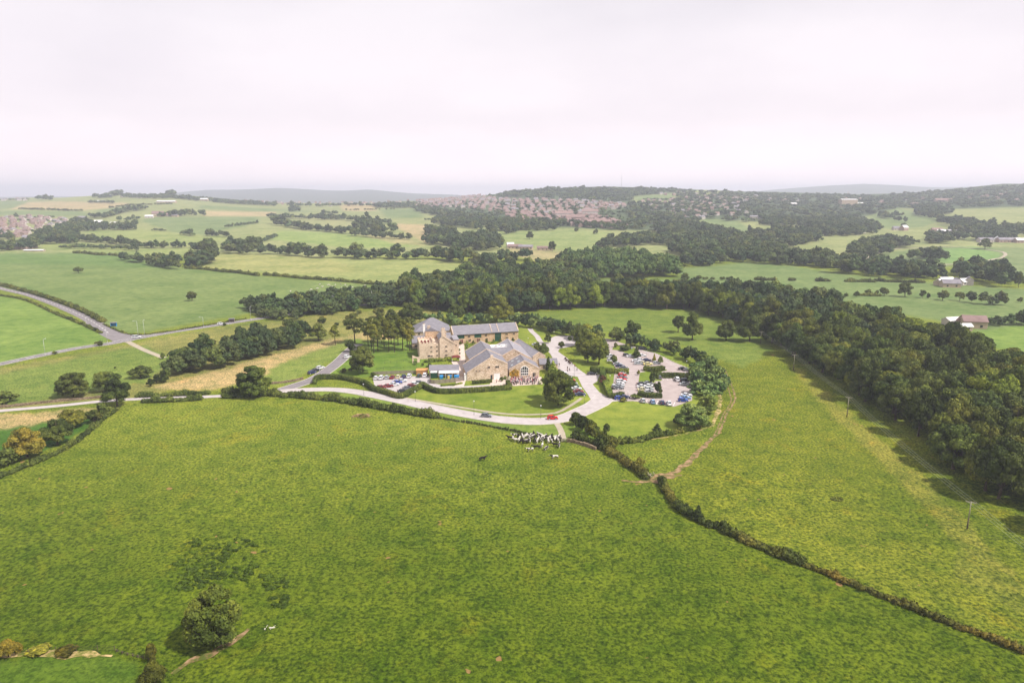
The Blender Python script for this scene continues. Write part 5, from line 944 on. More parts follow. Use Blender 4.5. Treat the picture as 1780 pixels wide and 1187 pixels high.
def fence(label, pxs, h, m='timber', gap=1.8, boards=True, name='fence', rails=(.35, .9), pr=.06, cat='fence', rr=.03):
    L = line(pxs, gap); o = Vector((L[0].x, L[0].y, gz(L[0].x, L[0].y))); root = empty(name, o, label, cat); mb = MB(); mp_ = MB()
    for i, p in enumerate(L):
        z = gz(p.x, p.y); mp_.tube(Vector((p.x, p.y, z - .2)) - o, Vector((p.x, p.y, z + h)) - o, pr, pr, 6)
        if i < len(L) - 1:
            q = L[i + 1]; z2 = gz(q.x, q.y); d = (q - p); l = d.length
            if l < .05: continue
            d.normalize(); s = Vector((-d.y, d.x, 0))
            if boards:
                n = int(l / .16)
                for j in range(n):
                    a = p + d * (l * j / n); b = p + d * (l * (j + .82) / n); hh = h * (1 - .03 * (j % 3)); mb.hexa([Vector((c.x, c.y, zz)) - o for zz in (z, z + hh) for c in (a + s * .09, b + s * .09, b + s * .12, a + s * .12)])
            else:
                for rz_ in rails: mb.tube(Vector((p.x, p.y, z + rz_ * h)) - o, Vector((q.x, q.y, z2 + rz_ * h)) - o, rr, rr, 4)
    mp_.build('post', M[m], root); mb.build('board' if boards else 'rail', M[m], root); return root
fence('grey timber board fence round the service yard', [(748, 660), (749, 667), (775, 666), (806, 662)], 1.9); fence('dark timber fence behind the parked car row', [(648, 652), (690, 650), (742, 648.5)], 1.6)
q = P(778, 661); c = empty('notice_board', (q.x, q.y, 0), 'yellow board standing between the blue bins', 'board'); mb = MB(); mb.box(0, 1.0, 0, .1, .1, 2.2); mb.build('panel', noisy('yellow_board', [(.6, .42, .10), (.7, .5, .16)], 2), c); mb = MB(); mb.box(.1, .2, .12, .2, 0, 2.1); mb.box(.8, .9, .12, .2, 0, 2.1); mb.build('post', M['timber'], c)
hedge('yellow green planting strip before the timber fence', [(766, 671.5), (790, 669.5), (803, 667)], .7, 1.0, 'leaf_light', name='hedge', tint=(.9, .9, .4)); hedge('dark garden hedge in front of the manor', [(741, 630), (760, 628), (786, 624)], 1.6, 2.4, 'leaf', clipped=False, tint=(1.6, 1.6, 1.2))
q = P(786, 630); c = empty('garden_canopy', (q.x, q.y, 0), 'maroon garden canopy at the corner of the manor', 'canopy', rz=R(12)); mb = MB(); mb.box(0, 4.2, 0, 3.2, 2.2, 2.4); mb.hexa([(0, 0, 2.4), (4.2, 0, 2.4), (4.2, 3.2, 2.4), (0, 3.2, 2.4), (1.2, 1.2, 3.1), (3, 1.2, 3.1), (3, 2, 3.1), (1.2, 2, 3.1)]); mb.build('cover', M['maroon'], c); mb = MB()
for x in (.1, 4.1):
    for y in (.1, 3.1): mb.tube((x, y, 0), (x, y, 2.2), .06, .06)
mb.build('post', M['white'], c)
# courtyard planting
for i, (x, y) in enumerate([(789, 607), (797, 612), (796, 618), (797, 624), (812, 606), (816, 612), (815, 628), (818, 636), (822, 620), (735, 636), (722, 634), (746, 640), (810, 632)]):
    q = P(x, y); T_ = empty('bush', (q.x, q.y, 0), 'small rounded shrub in the courtyard garden', 'bush', 'shrubs of the courtyard garden', i); s_ = .3 + .12 * (i % 3); T_.scale = (s_, s_, s_); link('crown', crown_me('bush', i % 3, 1, ['leaf', 'leaf_light', 'leaf_hedge'][i % 3]), T_)
for i, (x, y, w_) in enumerate([(885, 662, 9), (878, 660, 7), (872, 663, 9), (943, 664, 8), (939, 668, 7)]):
    T_ = P(x, y); e_ = empty('bush', (T_.x, T_.y, 0), ['pale flowering shrub at the left end of the terrace', 'green shrub between barn door and terrace', 'dark rounded shrub by the white barn door', 'dark shrub at the right end of the terrace', 'pale shrub before the right terrace corner'][i], 'bush'); s_ = w_ / 20 ; e_.scale = (s_ * .9, s_ * .9, s_); link('crown', crown_me('bush', i % 3, 1, ['flower', 'leaf_light', 'leaf', 'leaf', 'flower'][i]), e_)
# small garden railing left of the manor
fence('thin dark railing across the garden lawn left of the manor', [(668, 632), (690, 630), (712, 628), (730, 628)], 1.1, 'dark_metal', 2.5, False, pr=.04); fence('thin dark railing nearer the parked car row', [(655, 643), (690, 641), (725, 640)], 1.1, 'dark_metal', 2.5, False, pr=.04)
q = P(717, 631); c = empty('garden_ruin', (q.x, q.y, 0), 'pale stone arch ruin beside the manor wall', 'ruin', rz=R(20)); mb = MB(); mb.box(0, .6, 0, .6, 0, 3.6); mb.box(2.4, 3.6, 0, .6, 0, 2.6); mb.hexa([(0.6, 0, 2.4), (2.4, 0, 2.0), (2.4, .6, 2.0), (.6, .6, 2.4), (.6, 0, 3.5), (2.4, 0, 2.6), (2.4, .6, 2.6), (.6, .6, 3.5)]); mb.build('stonework', M['manor_stone'], c)
# ------------------------------------------------------------------ farms and houses
HM = {}
for nm, cs in {'brick': [(.28, .19, .16), (.38, .275, .235)], 'render': [(.42, .36, .33), (.56, .5, .46)], 'roof_red': [(.20, .135, .125), (.30, .205, .185)], 'roof_brown': [(.18, .12, .11), (.26, .18, .17)], 'roof_grey': [(.17, .155, .18), (.26, .24, .26)], 'roof_white': [(.55, .54, .54), (.72, .7, .7)], 'farm_stone': [(.34, .26, .18), (.45, .36, .27)]}.items(): HM[nm] = noisy(nm, cs, .2)
def house_mesh(w_, d, e, rz, wall, roof, hip_=False, chim=True, wing=False):
    mb = MB(); x, y = w_ / 2, d / 2; mb.box(-x, x, -y, y, -1.0, e, 0); o = .35; k = (x * .5 if hip_ else 0)
    a, b, c, d_ = (-x - o, -y - o, e), (x + o, -y - o, e), (x + o, y + o, e), (-x - o, y + o, e); p, q = (-x - o + k * 1.6, 0, rz), (x + o - k * 1.6, 0, rz)
    mb.poly([a, b, q, p], 1); mb.poly([b, c, q], 1 if hip_ else 0); mb.poly([c, d_, p, q], 1); mb.poly([d_, a, p], 1 if hip_ else 0); mb.poly([d_, c, b, a], 1)
    if chim: mb.box(x * .45, x * .45 + .7, -.4, .4, rz - 1.2, rz + .9, 0)
    if wing: mb.box(x * .1, x * .8, -y - 2.2, -y + .1, -1, e * .93, 0); mb.poly([(x * .05, -y - 2.5, e * .93), (x * .85, -y - 2.5, e * .93), (x * .45, -y - 2.5, rz * .86)], 0); mb.poly([(x * .05, -y - 2.5, e * .93), (x * .45, -y - 2.5, rz * .86), (x * .45, 0, rz * .86), (x * .05, 0, e * .93)], 1); mb.poly([(x * .45, -y - 2.5, rz * .86), (x * .85, -y - 2.5, e * .93), (x * .85, 0, e * .93), (x * .45, 0, rz * .86)], 1)
    return mb, [HM[wall], HM[roof]]
HP = {}
def hp(kind):
    if kind not in HP:
        a = {'red1': (10, 8, 5, 8, 'brick', 'roof_brown'), 'red2': (9, 8.5, 5, 8.2, 'brick', 'roof_brown', False, True, True), 'red3': (16, 8.5, 5.2, 8.2, 'brick', 'roof_red', True), 'grey1': (11, 9, 3, 5.8, 'render', 'roof_grey', True), 'grey2': (12, 8.5, 2.8, 5.4, 'render', 'roof_brown', False, True, True), 'white1': (11, 8.5, 5, 8, 'render', 'roof_red', False, True, True), 'white2': (13, 9, 5, 8.3, 'render', 'roof_grey')}[kind]
        mb, ms = house_mesh(*a); HP[kind] = (mb.mesh('house', ms), mb, ms)
    return HP[kind]
HS = []
def estate(pxs, sp, kinds, label, group, skip=.1, rowang=.1, wts=None):
    W = wpoly(pxs); a = np.array(W); x0, y0 = a.min(0); x1, y1 = a.max(0); g = random.Random(int(x0 + y0)); y = y0
    while y < y1:
        x = x0
        while x < x1:
            X = x + g.uniform(-.25, .25) * sp; Y = y + rowang * (x - x0) % (sp * 1.5) + g.uniform(-.22, .22) * sp
            if g.random() > skip and inpoly(np.array([X]), np.array([Y]), W)[0]:
                HS.append((X, Y, rowang + g.choice([0, 0, PI / 2, PI]) + g.uniform(-.2, .2), g.choice(kinds), label, group))
            x += sp
        y += sp * 1.25
estate([(735, 346), (850, 344), (900, 348), (1090, 356), (1095, 360), (1012, 374), (960, 376), (880, 370), (800, 362), (722, 359)], 23, ['red1', 'red2', 'red3', 'red1', 'white1', 'grey2', 'white2'], 'red brick house of the big estate on the far hillside', 'red brick hillside estate')
estate([(880, 370), (960, 376), (1015, 374), (1080, 384), (1090, 398), (1000, 395), (955, 386), (880, 380)], 19, ['red1', 'red2', 'red3'], 'red brick house at the lower edge of the hillside estate', 'lower edge of the hillside estate', .15)
estate([(1110, 350), (1300, 342), (1300, 372), (1190, 384), (1130, 366)], 36, ['white1', 'white2', 'red2', 'white1'], 'pale house scattered among the hill trees', 'pale houses among the hill trees', .35)
estate([(1120, 334), (1260, 338), (1380, 345), (1400, 352), (1200, 352)], 42, ['white1', 'white2', 'red2'], 'pale house high on the wooded ridge', 'houses on the wooded ridge', .45)
estate([(1400, 342), (1700, 340), (1780, 338), (1780, 352), (1500, 356)], 60, ['white1', 'red3', 'red2'], 'house half hidden in the woods on the right ridge', 'houses on the right ridge', .4)
estate([(-40, 378), (70, 377), (115, 381), (125, 388), (90, 396), (60, 412), (-40, 416)], 26, ['grey1', 'red2', 'grey2', 'grey2', 'red1'], 'small bungalow of the estate at the left edge', 'bungalows at the left edge', .08, -.15)
estate([(-40, 420), (0, 419), (25, 424), (0, 434), (-40, 434)], 24, ['grey1', 'grey2'], 'bungalow tucked in the trees at the left edge', 'bungalows in the trees', .2)
estate([(200, 341), (285, 340), (290, 344), (210, 345)], 60, ['white2', 'white1'], 'pale house of the hilltop hamlet', 'hilltop hamlet', .2)
estate([(400, 355), (520, 358), (530, 352), (410, 351)], 55, ['white1', 'white2', 'red2'], 'house of the village beyond the left fields', 'village beyond the left fields', .35); estate([(545, 359), (720, 358), (730, 350), (560, 352)], 75, ['white1', 'red2'], 'far house in the gap between fields', 'far houses in the gap', .4)
estate([(0, 349.5), (50, 349), (50, 347), (0, 347)], 40, ['white1', 'white2'], 'white house on the skyline at the far left', 'skyline houses far left', .2)
HS.sort(key=lambda h: h[1])
rest = HS[290:]; print('houses', len(HS))
for X, Y, a, k, l, gname in HS[:290]:
    o = link('house', hp(k)[0]); o.location = (X, Y, gz(X, Y)); o.rotation_euler = (0, 0, a); tag(o, l, 'house', gname)
if rest:
    Vs, Fs, Ms = [], [], []; b = 0; mlist = []
    for X, Y, a, k, l, gname in rest:
        _, mb, ms = hp(k); V = np.array([tuple(v) for v in mb.v]); c, s_ = math.cos(a), math.sin(a); z = gz(X, Y)
        for m_ in ms:
            if m_ not in mlist: mlist.append(m_)
        Vs += [(v[0] * c - v[1] * s_ + X, v[0] * s_ + v[1] * c + Y, v[2] + z) for v in V]; Fs += [tuple(i + b for i in f) for f in mb.f]; Ms += [mlist.index(ms[i]) for i in mb.m]; b += len(V)
    me = bpy.data.meshes.new('distant_houses'); me.from_pydata(Vs, [], Fs)
    for m_ in mlist: me.materials.append(m_)
    me.polygons.foreach_set('material_index', np.array(Ms, np.int32)); tag(link('distant_houses', me), 'remaining distant houses of the hillside town', 'houses', kind='stuff')
def farm(px, py, w_, d, e, rz, wall, roof, ang, label, cat='building', name='farm_building', hip_=False, chim=False):
    p = P(px, py); root = empty(name, (p.x, p.y, gz(p.x, p.y)), label, cat, rz=R(ang)); x, y = w_ / 2, d / 2; mb = MB(); mb.prism([(-x, -y, -1), (-x, y, -1), (-x, y, e), (-x, 0, rz), (-x, -y, e)], (w_, 0, 0)); mb.build('wall', HM[wall], root)
    mb = MB(); o = .4
    for sg in (-1, 1): sl = (rz - e) / y; mb.hexa([(-x - o, 0, rz + .05), (x + o, 0, rz + .05), (x + o, sg * (y + o), e - sl * o + .05), (-x - o, sg * (y + o), e - sl * o + .05), (-x - o, 0, rz + .35), (x + o, 0, rz + .35), (x + o, sg * (y + o), e - sl * o + .35), (-x - o, sg * (y + o), e - sl * o + .35)])
    mb.build('roof', HM[roof], root)
    n = max(1, int(w_ / 5))
    for i in range(n): mb = MB(); c = -x + w_ * (i + .5) / n; mb.box(c - .7, c + .7, -y - .06, -y, .8, min(e - .4, 2.2)); mb.build('window', M['glass'], root)
    if chim: mb = MB(); mb.box(x - 1.4, x - .5, -.4, .4, rz - .5, rz + 1.3); mb.build('chimney', HM[wall], root)
for a in [(1637, 496, 12, 8, 3.2, 5.6, 'farm_stone', 'roof_white', 25, 'pale barn at the left of the white farm'), (1651, 499, 14, 8, 3.6, 6.4, 'farm_stone', 'roof_grey', -10, 'long grey roofed farmhouse of the white farm'), (1663, 496, 10, 7, 3.6, 6.4, 'render', 'roof_grey', 70, 'white gabled house in the white farm'), (1675, 495, 10, 7, 3, 5.6, 'render', 'roof_white', 15, 'white shed with a pale roof at the right of the white farm'), (1683, 495, 9, 7, 4, 7, 'render', 'roof_grey', 60, 'small white cottage closing the white farm'), (1644, 492, 12, 7, 3, 5.2, 'farm_stone', 'roof_white', 5, 'shed behind the long farmhouse'),
          (1690, 569, 13, 8, 4.2, 7.2, 'farm_stone', 'roof_brown', -12, 'brown roofed stone farmhouse right of the great wood'), (1673, 566, 9, 7, 3.5, 6, 'farm_stone', 'roof_brown', 60, 'small stone outbuilding beside the brown roofed farmhouse'), (1654, 564, 10, 6, 3, 4.5, 'render', 'roof_white', 15, 'white roofed shed left of the brown roofed farmhouse'), (1671, 574, 10, 5, 2.6, 4, 'farm_stone', 'roof_white', 0, 'low shed in front of the brown roofed farmhouse'),
          (895, 432, 20, 9, 3.5, 6, 'farm_stone', 'roof_brown', -5, 'long brown farm shed in the far pale field'), (914, 433, 20, 9, 3.5, 6, 'farm_stone', 'roof_grey', -8, 'second long farm shed by the field track'), (887, 430, 10, 8, 4, 7, 'render', 'roof_white', 10, 'pale barn at the left of the far farm sheds'), (947, 435, 22, 8, 3.5, 5.5, 'farm_stone', 'roof_brown', -4, 'low farm shed beside the upright tree'),
          (33, 433, 34, 18, 5, 8.5, 'brick', 'roof_grey', -20, 'large dark farm shed in the yard at the left edge'), (47, 431, 26, 14, 5, 8, 'farm_stone', 'roof_white', -20, 'white roofed farm shed in the left yard'), (60, 437, 26, 6, 1.6, 2.4, 'farm_stone', 'roof_white', 4, 'long low pale silage clamp in the left yard'), (85, 414, 26, 11, 3, 6, 'render', 'roof_white', 12, 'pale roofed house pair below the bungalows'), (55, 415, 26, 10, 3, 6, 'render', 'roof_grey', 10, 'long cream bungalow nearest the left yard'),
          (172, 393, 15, 10, 7, 12, 'render', 'roof_white', 40, 'tall white house among the left trees'), (143, 382, 16, 10, 4, 8, 'render', 'roof_grey', 10, 'white cottage with pointed gable behind the left trees'), (200, 391, 18, 8, 4, 6, 'render', 'roof_white', -8, 'pale house right of the tall white one'), (139, 401, 8, 7, 4, 6, 'render', 'roof_grey', 30, 'little white cottage at the wood end'), (150, 384, 9, 7, 4, 7, 'brick', 'roof_red', 10, 'red roofed cottage behind the white gable'),
          (275, 376, 26, 14, 7, 12, 'farm_stone', 'roof_brown', 15, 'large brown barn of the hilltop farm'), (260, 379, 18, 10, 4, 7, 'render', 'roof_white', 10, 'pale shed left of the large brown barn'), (293, 376, 14, 9, 4, 7, 'render', 'roof_red', 0, 'white farmhouse right of the large brown barn'), (305, 377, 14, 9, 4, 7, 'farm_stone', 'roof_grey', 0, 'grey farm building at the end of the hilltop farm'),
          (290, 352.5, 60, 18, 4, 7, 'farm_stone', 'roof_white', 0, 'long pale shed on the left skyline'), (175, 352, 22, 9, 4, 7, 'render', 'roof_white', 0, 'white house in the hedge under the left wood'), (350, 349, 50, 12, 5, 9, 'farm_stone', 'roof_white', 0, 'pale farm range in the far left trees'),
          (1473, 360, 48, 20, 21, 23, 'farm_stone', 'roof_white', 5, 'pale block of flats rising from the woods'), (1489, 358, 34, 12, 8, 10, 'farm_stone', 'roof_white', 0, 'low pale hall beside the block of flats'), (1372, 358, 40, 14, 6, 9, 'render', 'roof_white', 0, 'pale hall in the woods on the hill'), (1313, 380, 26, 10, 5, 7, 'render', 'roof_grey', 0, 'pale house under the trees in the middle distance'), (1640, 351, 55, 14, 6, 10, 'brick', 'roof_red', 0, 'long red roofed building on the right hillside'), (1594, 358, 26, 12, 6, 9, 'render', 'roof_brown', 15, 'cream house at the edge of the hillside field'), (1612, 331, 46, 14, 9, 12, 'render', 'roof_grey', 0, 'pale building on the right ridge'),
          (1712, 421, 22, 9, 4, 7, 'render', 'roof_grey', 0, 'grey roofed barn at the left of the far right farm'), (1733, 420, 16, 9, 4, 8, 'render', 'roof_white', 60, 'white gable house of the far right farm'), (1752, 421, 34, 10, 4, 7, 'brick', 'roof_grey', 0, 'long pinkish barn of the far right farm'), (1775, 422, 20, 10, 4, 7, 'brick', 'roof_white', 0, 'pink barn at the right edge'), (1640, 406, 22, 9, 4, 7, 'render', 'roof_white', -8, 'white roofed shed among the mid right trees'), (1657, 407, 18, 9, 4, 7, 'farm_stone', 'roof_grey', -8, 'grey shed among the mid right trees'), (1628, 403, 18, 9, 4, 7, 'brick', 'roof_red', -8, 'reddish house among the mid right trees'), (1571, 401, 15, 9, 6, 10, 'brick', 'roof_white', 30, 'pinkish tall house by the mid right trees'), (1557, 400, 12, 8, 4, 7, 'render', 'roof_grey', 0, 'small white house left of the pinkish one'), (1499, 405, 11, 8, 4, 8, 'render', 'roof_white', 40, 'white cottage on the edge of the valley wood'),
          (980, 378, 40, 14, 9, 14, 'render', 'roof_red', 0, 'large pale terrace block at the lower estate edge'), (1025, 374, 36, 14, 9, 14, 'render', 'roof_red', -5, 'second large terrace block in the estate'), (1000, 384, 40, 12, 8, 13, 'brick', 'roof_red', -6, 'long red terrace at the lower estate edge'), (1040, 392, 46, 12, 8, 12, 'brick', 'roof_red', -8, 'longest red terrace along the lower estate edge'), (1145, 398, 10, 6, 4, 6, 'render', 'roof_white', 0, 'tiny white hut in the far trees'),
          (873, 500, 12, 8, 5, 9, 'brick', 'roof_red', 10, 'pink house hidden in the middle wood')]: farm(*a)
p = P(1080, 331); c = empty('radio_mast', (p.x, p.y, gz(p.x, p.y)), 'tall thin lattice radio mast on the hill skyline', 'mast'); mb = MB()
for k in range(3): a = k * 2.094; mb.tube((1.6 * math.cos(a), 1.6 * math.sin(a), 0), (.5 * math.cos(a), .5 * math.sin(a), 58), .32, .2, 4)
for j in range(14): z = j * 4; rr_ = 1.6 - 1.1 * z / 58; pts_ = [(rr_ * math.cos(k * 2.094), rr_ * math.sin(k * 2.094), z) for k in range(3)]; [mb.tube(pts_[k], (pts_[(k + 1) % 3][0] * .95, pts_[(k + 1) % 3][1] * .95, z + 4), .12, .12, 4) for k in range(3)]
mb.build('lattice', M['metal'], c)
p = P(1474, 338); c = empty('church_tower', (p.x, p.y, gz(p.x, p.y)), 'square tower breaking the skyline above the woods', 'tower'); mb = MB(); mb.box(-6, 6, -6, 6, -2, 24); [mb.box(x, x + 2, -6, -5, 24, 26) for x in (-6, -2.6, .8, 4)]; mb.build('stonework', HM['farm_stone'], c); mb = MB(); mb.box(-1, 1, -6.1, -6, 14, 19); mb.build('louvre', M['glass'], c)
# ------------------------------------------------------------------ cars
def car_parts(kind):
    L, Wd, Hh = {'hatch': (3.95, 1.7, 1.48), 'saloon': (4.5, 1.76, 1.44), 'suv': (4.6, 1.85, 1.7)}[kind]; x, y = L / 2, Wd / 2; bl = .92 if kind == 'suv' else .84
    if kind == 'hatch': prof = [(-x, .3), (-x, .85), (-x + .12, bl + .06), (x - 1.15, bl + .02), (x - .2, .72), (x, .58), (x, .28)]; g0, g1, r0, r1 = -x + .15, x - 1.05, -x + .5, x - 1.75
    elif kind == 'saloon': prof = [(-x, .3), (-x, .78), (-x + .15, bl + .04), (x - 1.3, bl), (x - .2, .70), (x, .55), (x, .28)]; g0, g1, r0, r1 = -x + .6, x - 1.2, -x + 1.3, x - 1.95
    else: prof = [(-x, .35), (-x, .95), (-x + .1, bl + .1), (x - 1.2, bl + .06), (x - .15, .85), (x, .65), (x, .35)]; g0, g1, r0, r1 = -x + .12, x - 1.1, -x + .35, x - 1.8
    b = MB(); n = len(prof); base = 0
    rings = [(-y + .06, .0), (-y, .12), (y, .12), (y - .06, .0)]; st = []
    for k, (yy, _) in enumerate([(-y + .10, 0), (-y, 1), (y, 1), (y - .10, 0)]):
        i0 = len(b.v); st.append(i0); s_ = .985 if k in (0, 3) else 1.0
        for (a, z) in prof: b.v.append((a * s_, yy if not (z > .75 and k in (0, 3)) else yy * .97, z + (.02 if k in (0, 3) and z > .6 else 0)))
    for k in range(3):
        for i in range(n): j = (i + 1) % n; b.f.append((st[k] + i, st[k] + j, st[k + 1] + j, st[k + 1] + i)); b.m.append(0)
    b.f.append(tuple(range(st[0], st[0] + n))); b.m.append(0); b.f.append(tuple(range(st[3], st[3] + n))); b.m.append(0)
    yi = y - .28
    b.hexa([(r0, -yi, Hh - .07), (r1, -yi, Hh - .07), (r1, yi, Hh - .07), (r0, yi, Hh - .07), (r0 + .12, -yi + .1, Hh), (r1 - .15, -yi + .1, Hh), (r1 - .15, yi - .1, Hh), (r0 + .12, yi - .1, Hh)])
    yb = y - .09
    for sx, sg in ((g0, 0), (g1, 1), ((g0 + g1) / 2, 2)):
        tx = (r0, r1, (r0 + r1) / 2)[sg]
        for s_ in (-1, 1): b.hexa([(sx - .07, s_ * yb, bl), (sx + .07, s_ * yb, bl), (sx + .07, s_ * (yb - .07), bl), (sx - .07, s_ * (yb - .07), bl), (tx - .06, s_ * (yi + .015), Hh - .05), (tx + .06, s_ * (yi + .015), Hh - .05), (tx + .06, s_ * (yi - .05), Hh - .05), (tx - .06, s_ * (yi - .05), Hh - .05)])
    w_ = MB(); w_.hexa([(g0, -yb + .02, bl - .02), (g1, -yb + .02, bl - .02), (g1, yb - .02, bl - .02), (g0, yb - .02, bl - .02), (r0 + .02, -yi, Hh - .06), (r1 - .02, -yi, Hh - .06), (r1 - .02, yi, Hh - .06), (r0 + .02, yi, Hh - .06)])
    wh = MB(); wh.tube((0, -.1, 0), (0, .1, 0), .32, .32, 14); wh.tube((0, -.115, 0), (0, .115, 0), .19, .19, 10, 1)
    hl = MB(); hl.box(-.1, .02, -.2, .2, -.07, .07); tl = MB(); tl.box(-.03, .05, -.13, .13, -.12, .12)
    me = {'body': b.mesh('body', M['car_paint']), 'window': w_.mesh('window', M['glass']), 'wheel': wh.mesh('wheel', [M['tyre'], M['metal']]), 'headlight': hl.mesh('headlight', M['lamp_glass']), 'tail_light': tl.mesh('tail_light', M['tail'])}
    sub = [('body', (0, 0, 0)), ('window', (0, 0, 0))] + [('wheel', (sx * (x - .78), sy * (y - .1), .32)) for sx in (-1, 1) for sy in (-1, 1)] + [('headlight', (x - .03, s_ * (y - .32), .66)) for s_ in (-1, 1)] + [('tail_light', (-x, s_ * (y - .25), .82)) for s_ in (-1, 1)]
    return me, sub
CARP = {k: car_parts(k) for k in ('hatch', 'saloon', 'suv')}
CC = {'white': (.72, .72, .74), 'silver': (.42, .44, .46), 'grey': (.16, .17, .19), 'black': (.02, .021, .025), 'dark red': (.22, .015, .02), 'red': (.62, .02, .02), 'blue': (.03, .07, .35), 'dark blue': (.015, .025, .10), 'light blue': (.2, .33, .55), 'cream': (.62, .56, .36), 'yellow': (.7, .62, .25), 'dark green': (.02, .07, .05)}
def car(px, py, ang, col, kind, label, group=None, off=.09):
    p = P(px, py); me, sub = CARP[kind]; o = empty('car', (p.x, p.y, off), label, 'car', group, R(ang))
    for nm, lc in sub:
        c = link(nm, me[nm], o, lc)
        if nm == 'body': c.color = (*CC[col], 1)
KD = {'hatch': 'hatchback', 'saloon': 'saloon', 'suv': 'tall estate car'}
ORD = ['first', 'second', 'third', 'fourth', 'fifth', 'sixth', 'seventh', 'eighth', 'ninth', 'tenth']
def row(items, where, group):
    for i, it in enumerate(items):
        px, py, ang, col, kind = it[:5]; car(px, py, ang, col, kind, '%s %s, %s %s' % (col, KD[kind], ORD[i], where), group)
row([(653.7, 659, 90, 'white', 'hatch'), (663, 659, 90, 'white', 'suv'), (672.4, 658, 90, 'silver', 'hatch'), (682, 657.6, 90, 'dark red', 'saloon'), (692, 657, 90, 'cream', 'hatch'), (701.6, 656.4, 90, 'dark blue', 'saloon'), (711.5, 656, 90, 'white', 'suv'), (728.5, 655, 88, 'dark green', 'hatch'), (738.7, 654.5, 88, 'white', 'suv')], 'from the left in the row against the dark fence', 'cars in the row against the dark fence')
row([(663, 675.4, 15, 'dark red', 'hatch'), (675, 673.2, 12, 'dark red', 'saloon'), (685, 670.2, 12, 'white', 'saloon'), (690.5, 666.6, 12, 'blue', 'saloon'), (698.6, 663.6, 8, 'white', 'saloon')], 'from the front in the slanted row of the walled car park', 'slanted row of the walled car park')
row([(700, 682, 15, 'black', 'saloon'), (708.5, 676.4, 15, 'grey', 'saloon'), (716, 672.9, 15, 'dark red', 'hatch'), (722, 669.8, 15, 'white', 'hatch'), (729, 667, 15, 'grey', 'saloon')], 'from the front in the row behind the clipped hedge', 'row behind the clipped hedge')
car(845.8, 724.6, -9, 'grey', 'hatch', 'dark grey hatchback driving alone along the pale drive'); car(960.4, 728.6, 3, 'red', 'hatch', 'bright red hatchback driving on the pale drive below the big lawn tree')
row([(1008.5, 687.5, 2, 'dark blue', 'saloon'), (1005, 682.6, 2, 'dark red', 'saloon'), (1002, 677.6, 2, 'white', 'saloon'), (998.5, 673.2, 2, 'dark green', 'hatch'), (996, 668.6, 2, 'silver', 'hatch'), (991, 663, 4, 'red', 'saloon'), (986.5, 658, 4, 'silver', 'saloon'), (982.5, 654, 4, 'silver', 'hatch'), (978, 650, 4, 'white', 'hatch')], 'from the front in the row beside the large lawn tree', 'row beside the large lawn tree')
car(1029, 651.5, 4, 'black', 'saloon', 'black saloon at the hedge on the right of the forecourt'); car(931.5, 600.5, 5, 'silver', 'saloon', 'silver saloon parked behind the rear barn range')
car(1076.5, 694.2, 5, 'blue', 'hatch', 'blue hatchback waiting at the car park mouth'); car(1085, 692, 5, 'dark blue', 'saloon', 'dark blue saloon behind the blue hatchback at the car park mouth')
row([(1083.5, 650, 4, 'white', 'saloon'), (1081.8, 654.3, 4, 'red', 'hatch'), (1081.5, 658.2, 4, 'grey', 'saloon'), (1080.5, 661.6, 4, 'red', 'saloon'), (1079.5, 665.4, 4, 'white', 'suv'), (1078, 669, 4, 'white', 'hatch'), (1076.5, 672.6, 4, 'silver', 'saloon'), (1075, 676.4, 4, 'grey', 'saloon')], 'from the back in the packed row left of the aisle', 'packed row left of the aisle')
car(1066.5, 673.5, 80, 'silver', 'hatch', 'silver hatchback behind the low curved hedge')
row([(1061, 621, 8, 'white', 'suv'), (1061.5, 628, 8, 'white', 'hatch'), (1073.5, 634.5, -6, 'silver', 'saloon'), (1078, 638, -6, 'dark blue', 'saloon'), (1084, 641.2, -6, 'grey', 'saloon')], 'from the back along the left of the upper aisle', 'left of the upper aisle')
for a_ in [(1089.6, 619, 5, 'black', 'hatch', 'black hatchback left of the conifer in the upper island'), (1096.5, 621, 5, 'white', 'saloon', 'white saloon nearest the conifer in the upper island'), (1093, 606.8, 5, 'silver', 'hatch', 'silver hatchback half hidden by the upper island shrubs'), (1116.5, 608, -10, 'black', 'suv', 'black estate car at the top end of the upper car park'), (1115.5, 619.5, 2, 'white', 'saloon', 'white saloon right of the conifer in the upper island')]: car(*a_)
row([(1106, 629, 4, 'white', 'saloon'), (1113, 627.4, 4, 'white', 'saloon'), (1124.4, 628, 2, 'dark blue', 'saloon'), (1110, 633.4, 4, 'silver', 'saloon'), (1118.6, 632.6, 4, 'cream', 'saloon'), (1126.6, 634.6, 4, 'yellow', 'saloon'), (1141, 633, 2, 'silver', 'hatch')], 'in the cluster above the curved hedge, back row first', 'cluster above the curved hedge')
car(1187, 643, 0, 'black', 'saloon', 'black saloon alone at the far right of the upper lot'); car(1196.5, 645, 0, 'grey', 'saloon', 'grey saloon beside the black one at the far right of the upper lot')
car(1146.3, 658, 85, 'grey', 'hatch', 'grey hatchback nose out by the island tree'); car(1176.8, 661.6, 90, 'white', 'suv', 'white car standing alone below the long dark hedge')
row([(1191, 664, 2, 'black', 'suv'), (1190, 669.6, 2, 'silver', 'saloon'), (1193, 689, -4, 'white', 'saloon'), (1190.7, 693.6, -4, 'light blue', 'saloon'), (1187.3, 698, -4, 'blue', 'hatch')], 'from the back at the right side of the lower lot', 'right side of the lower lot')
row([(1117.6, 698.8, 88, 'silver', 'hatch'), (1134.6, 700.8, 88, 'light blue', 'hatch'), (1151, 702, 88, 'dark blue', 'hatch'), (1162.8, 703.4, 88, 'white', 'saloon')], 'from the left in the nose out row above the lower lawn', 'nose out row above the lower lawn')
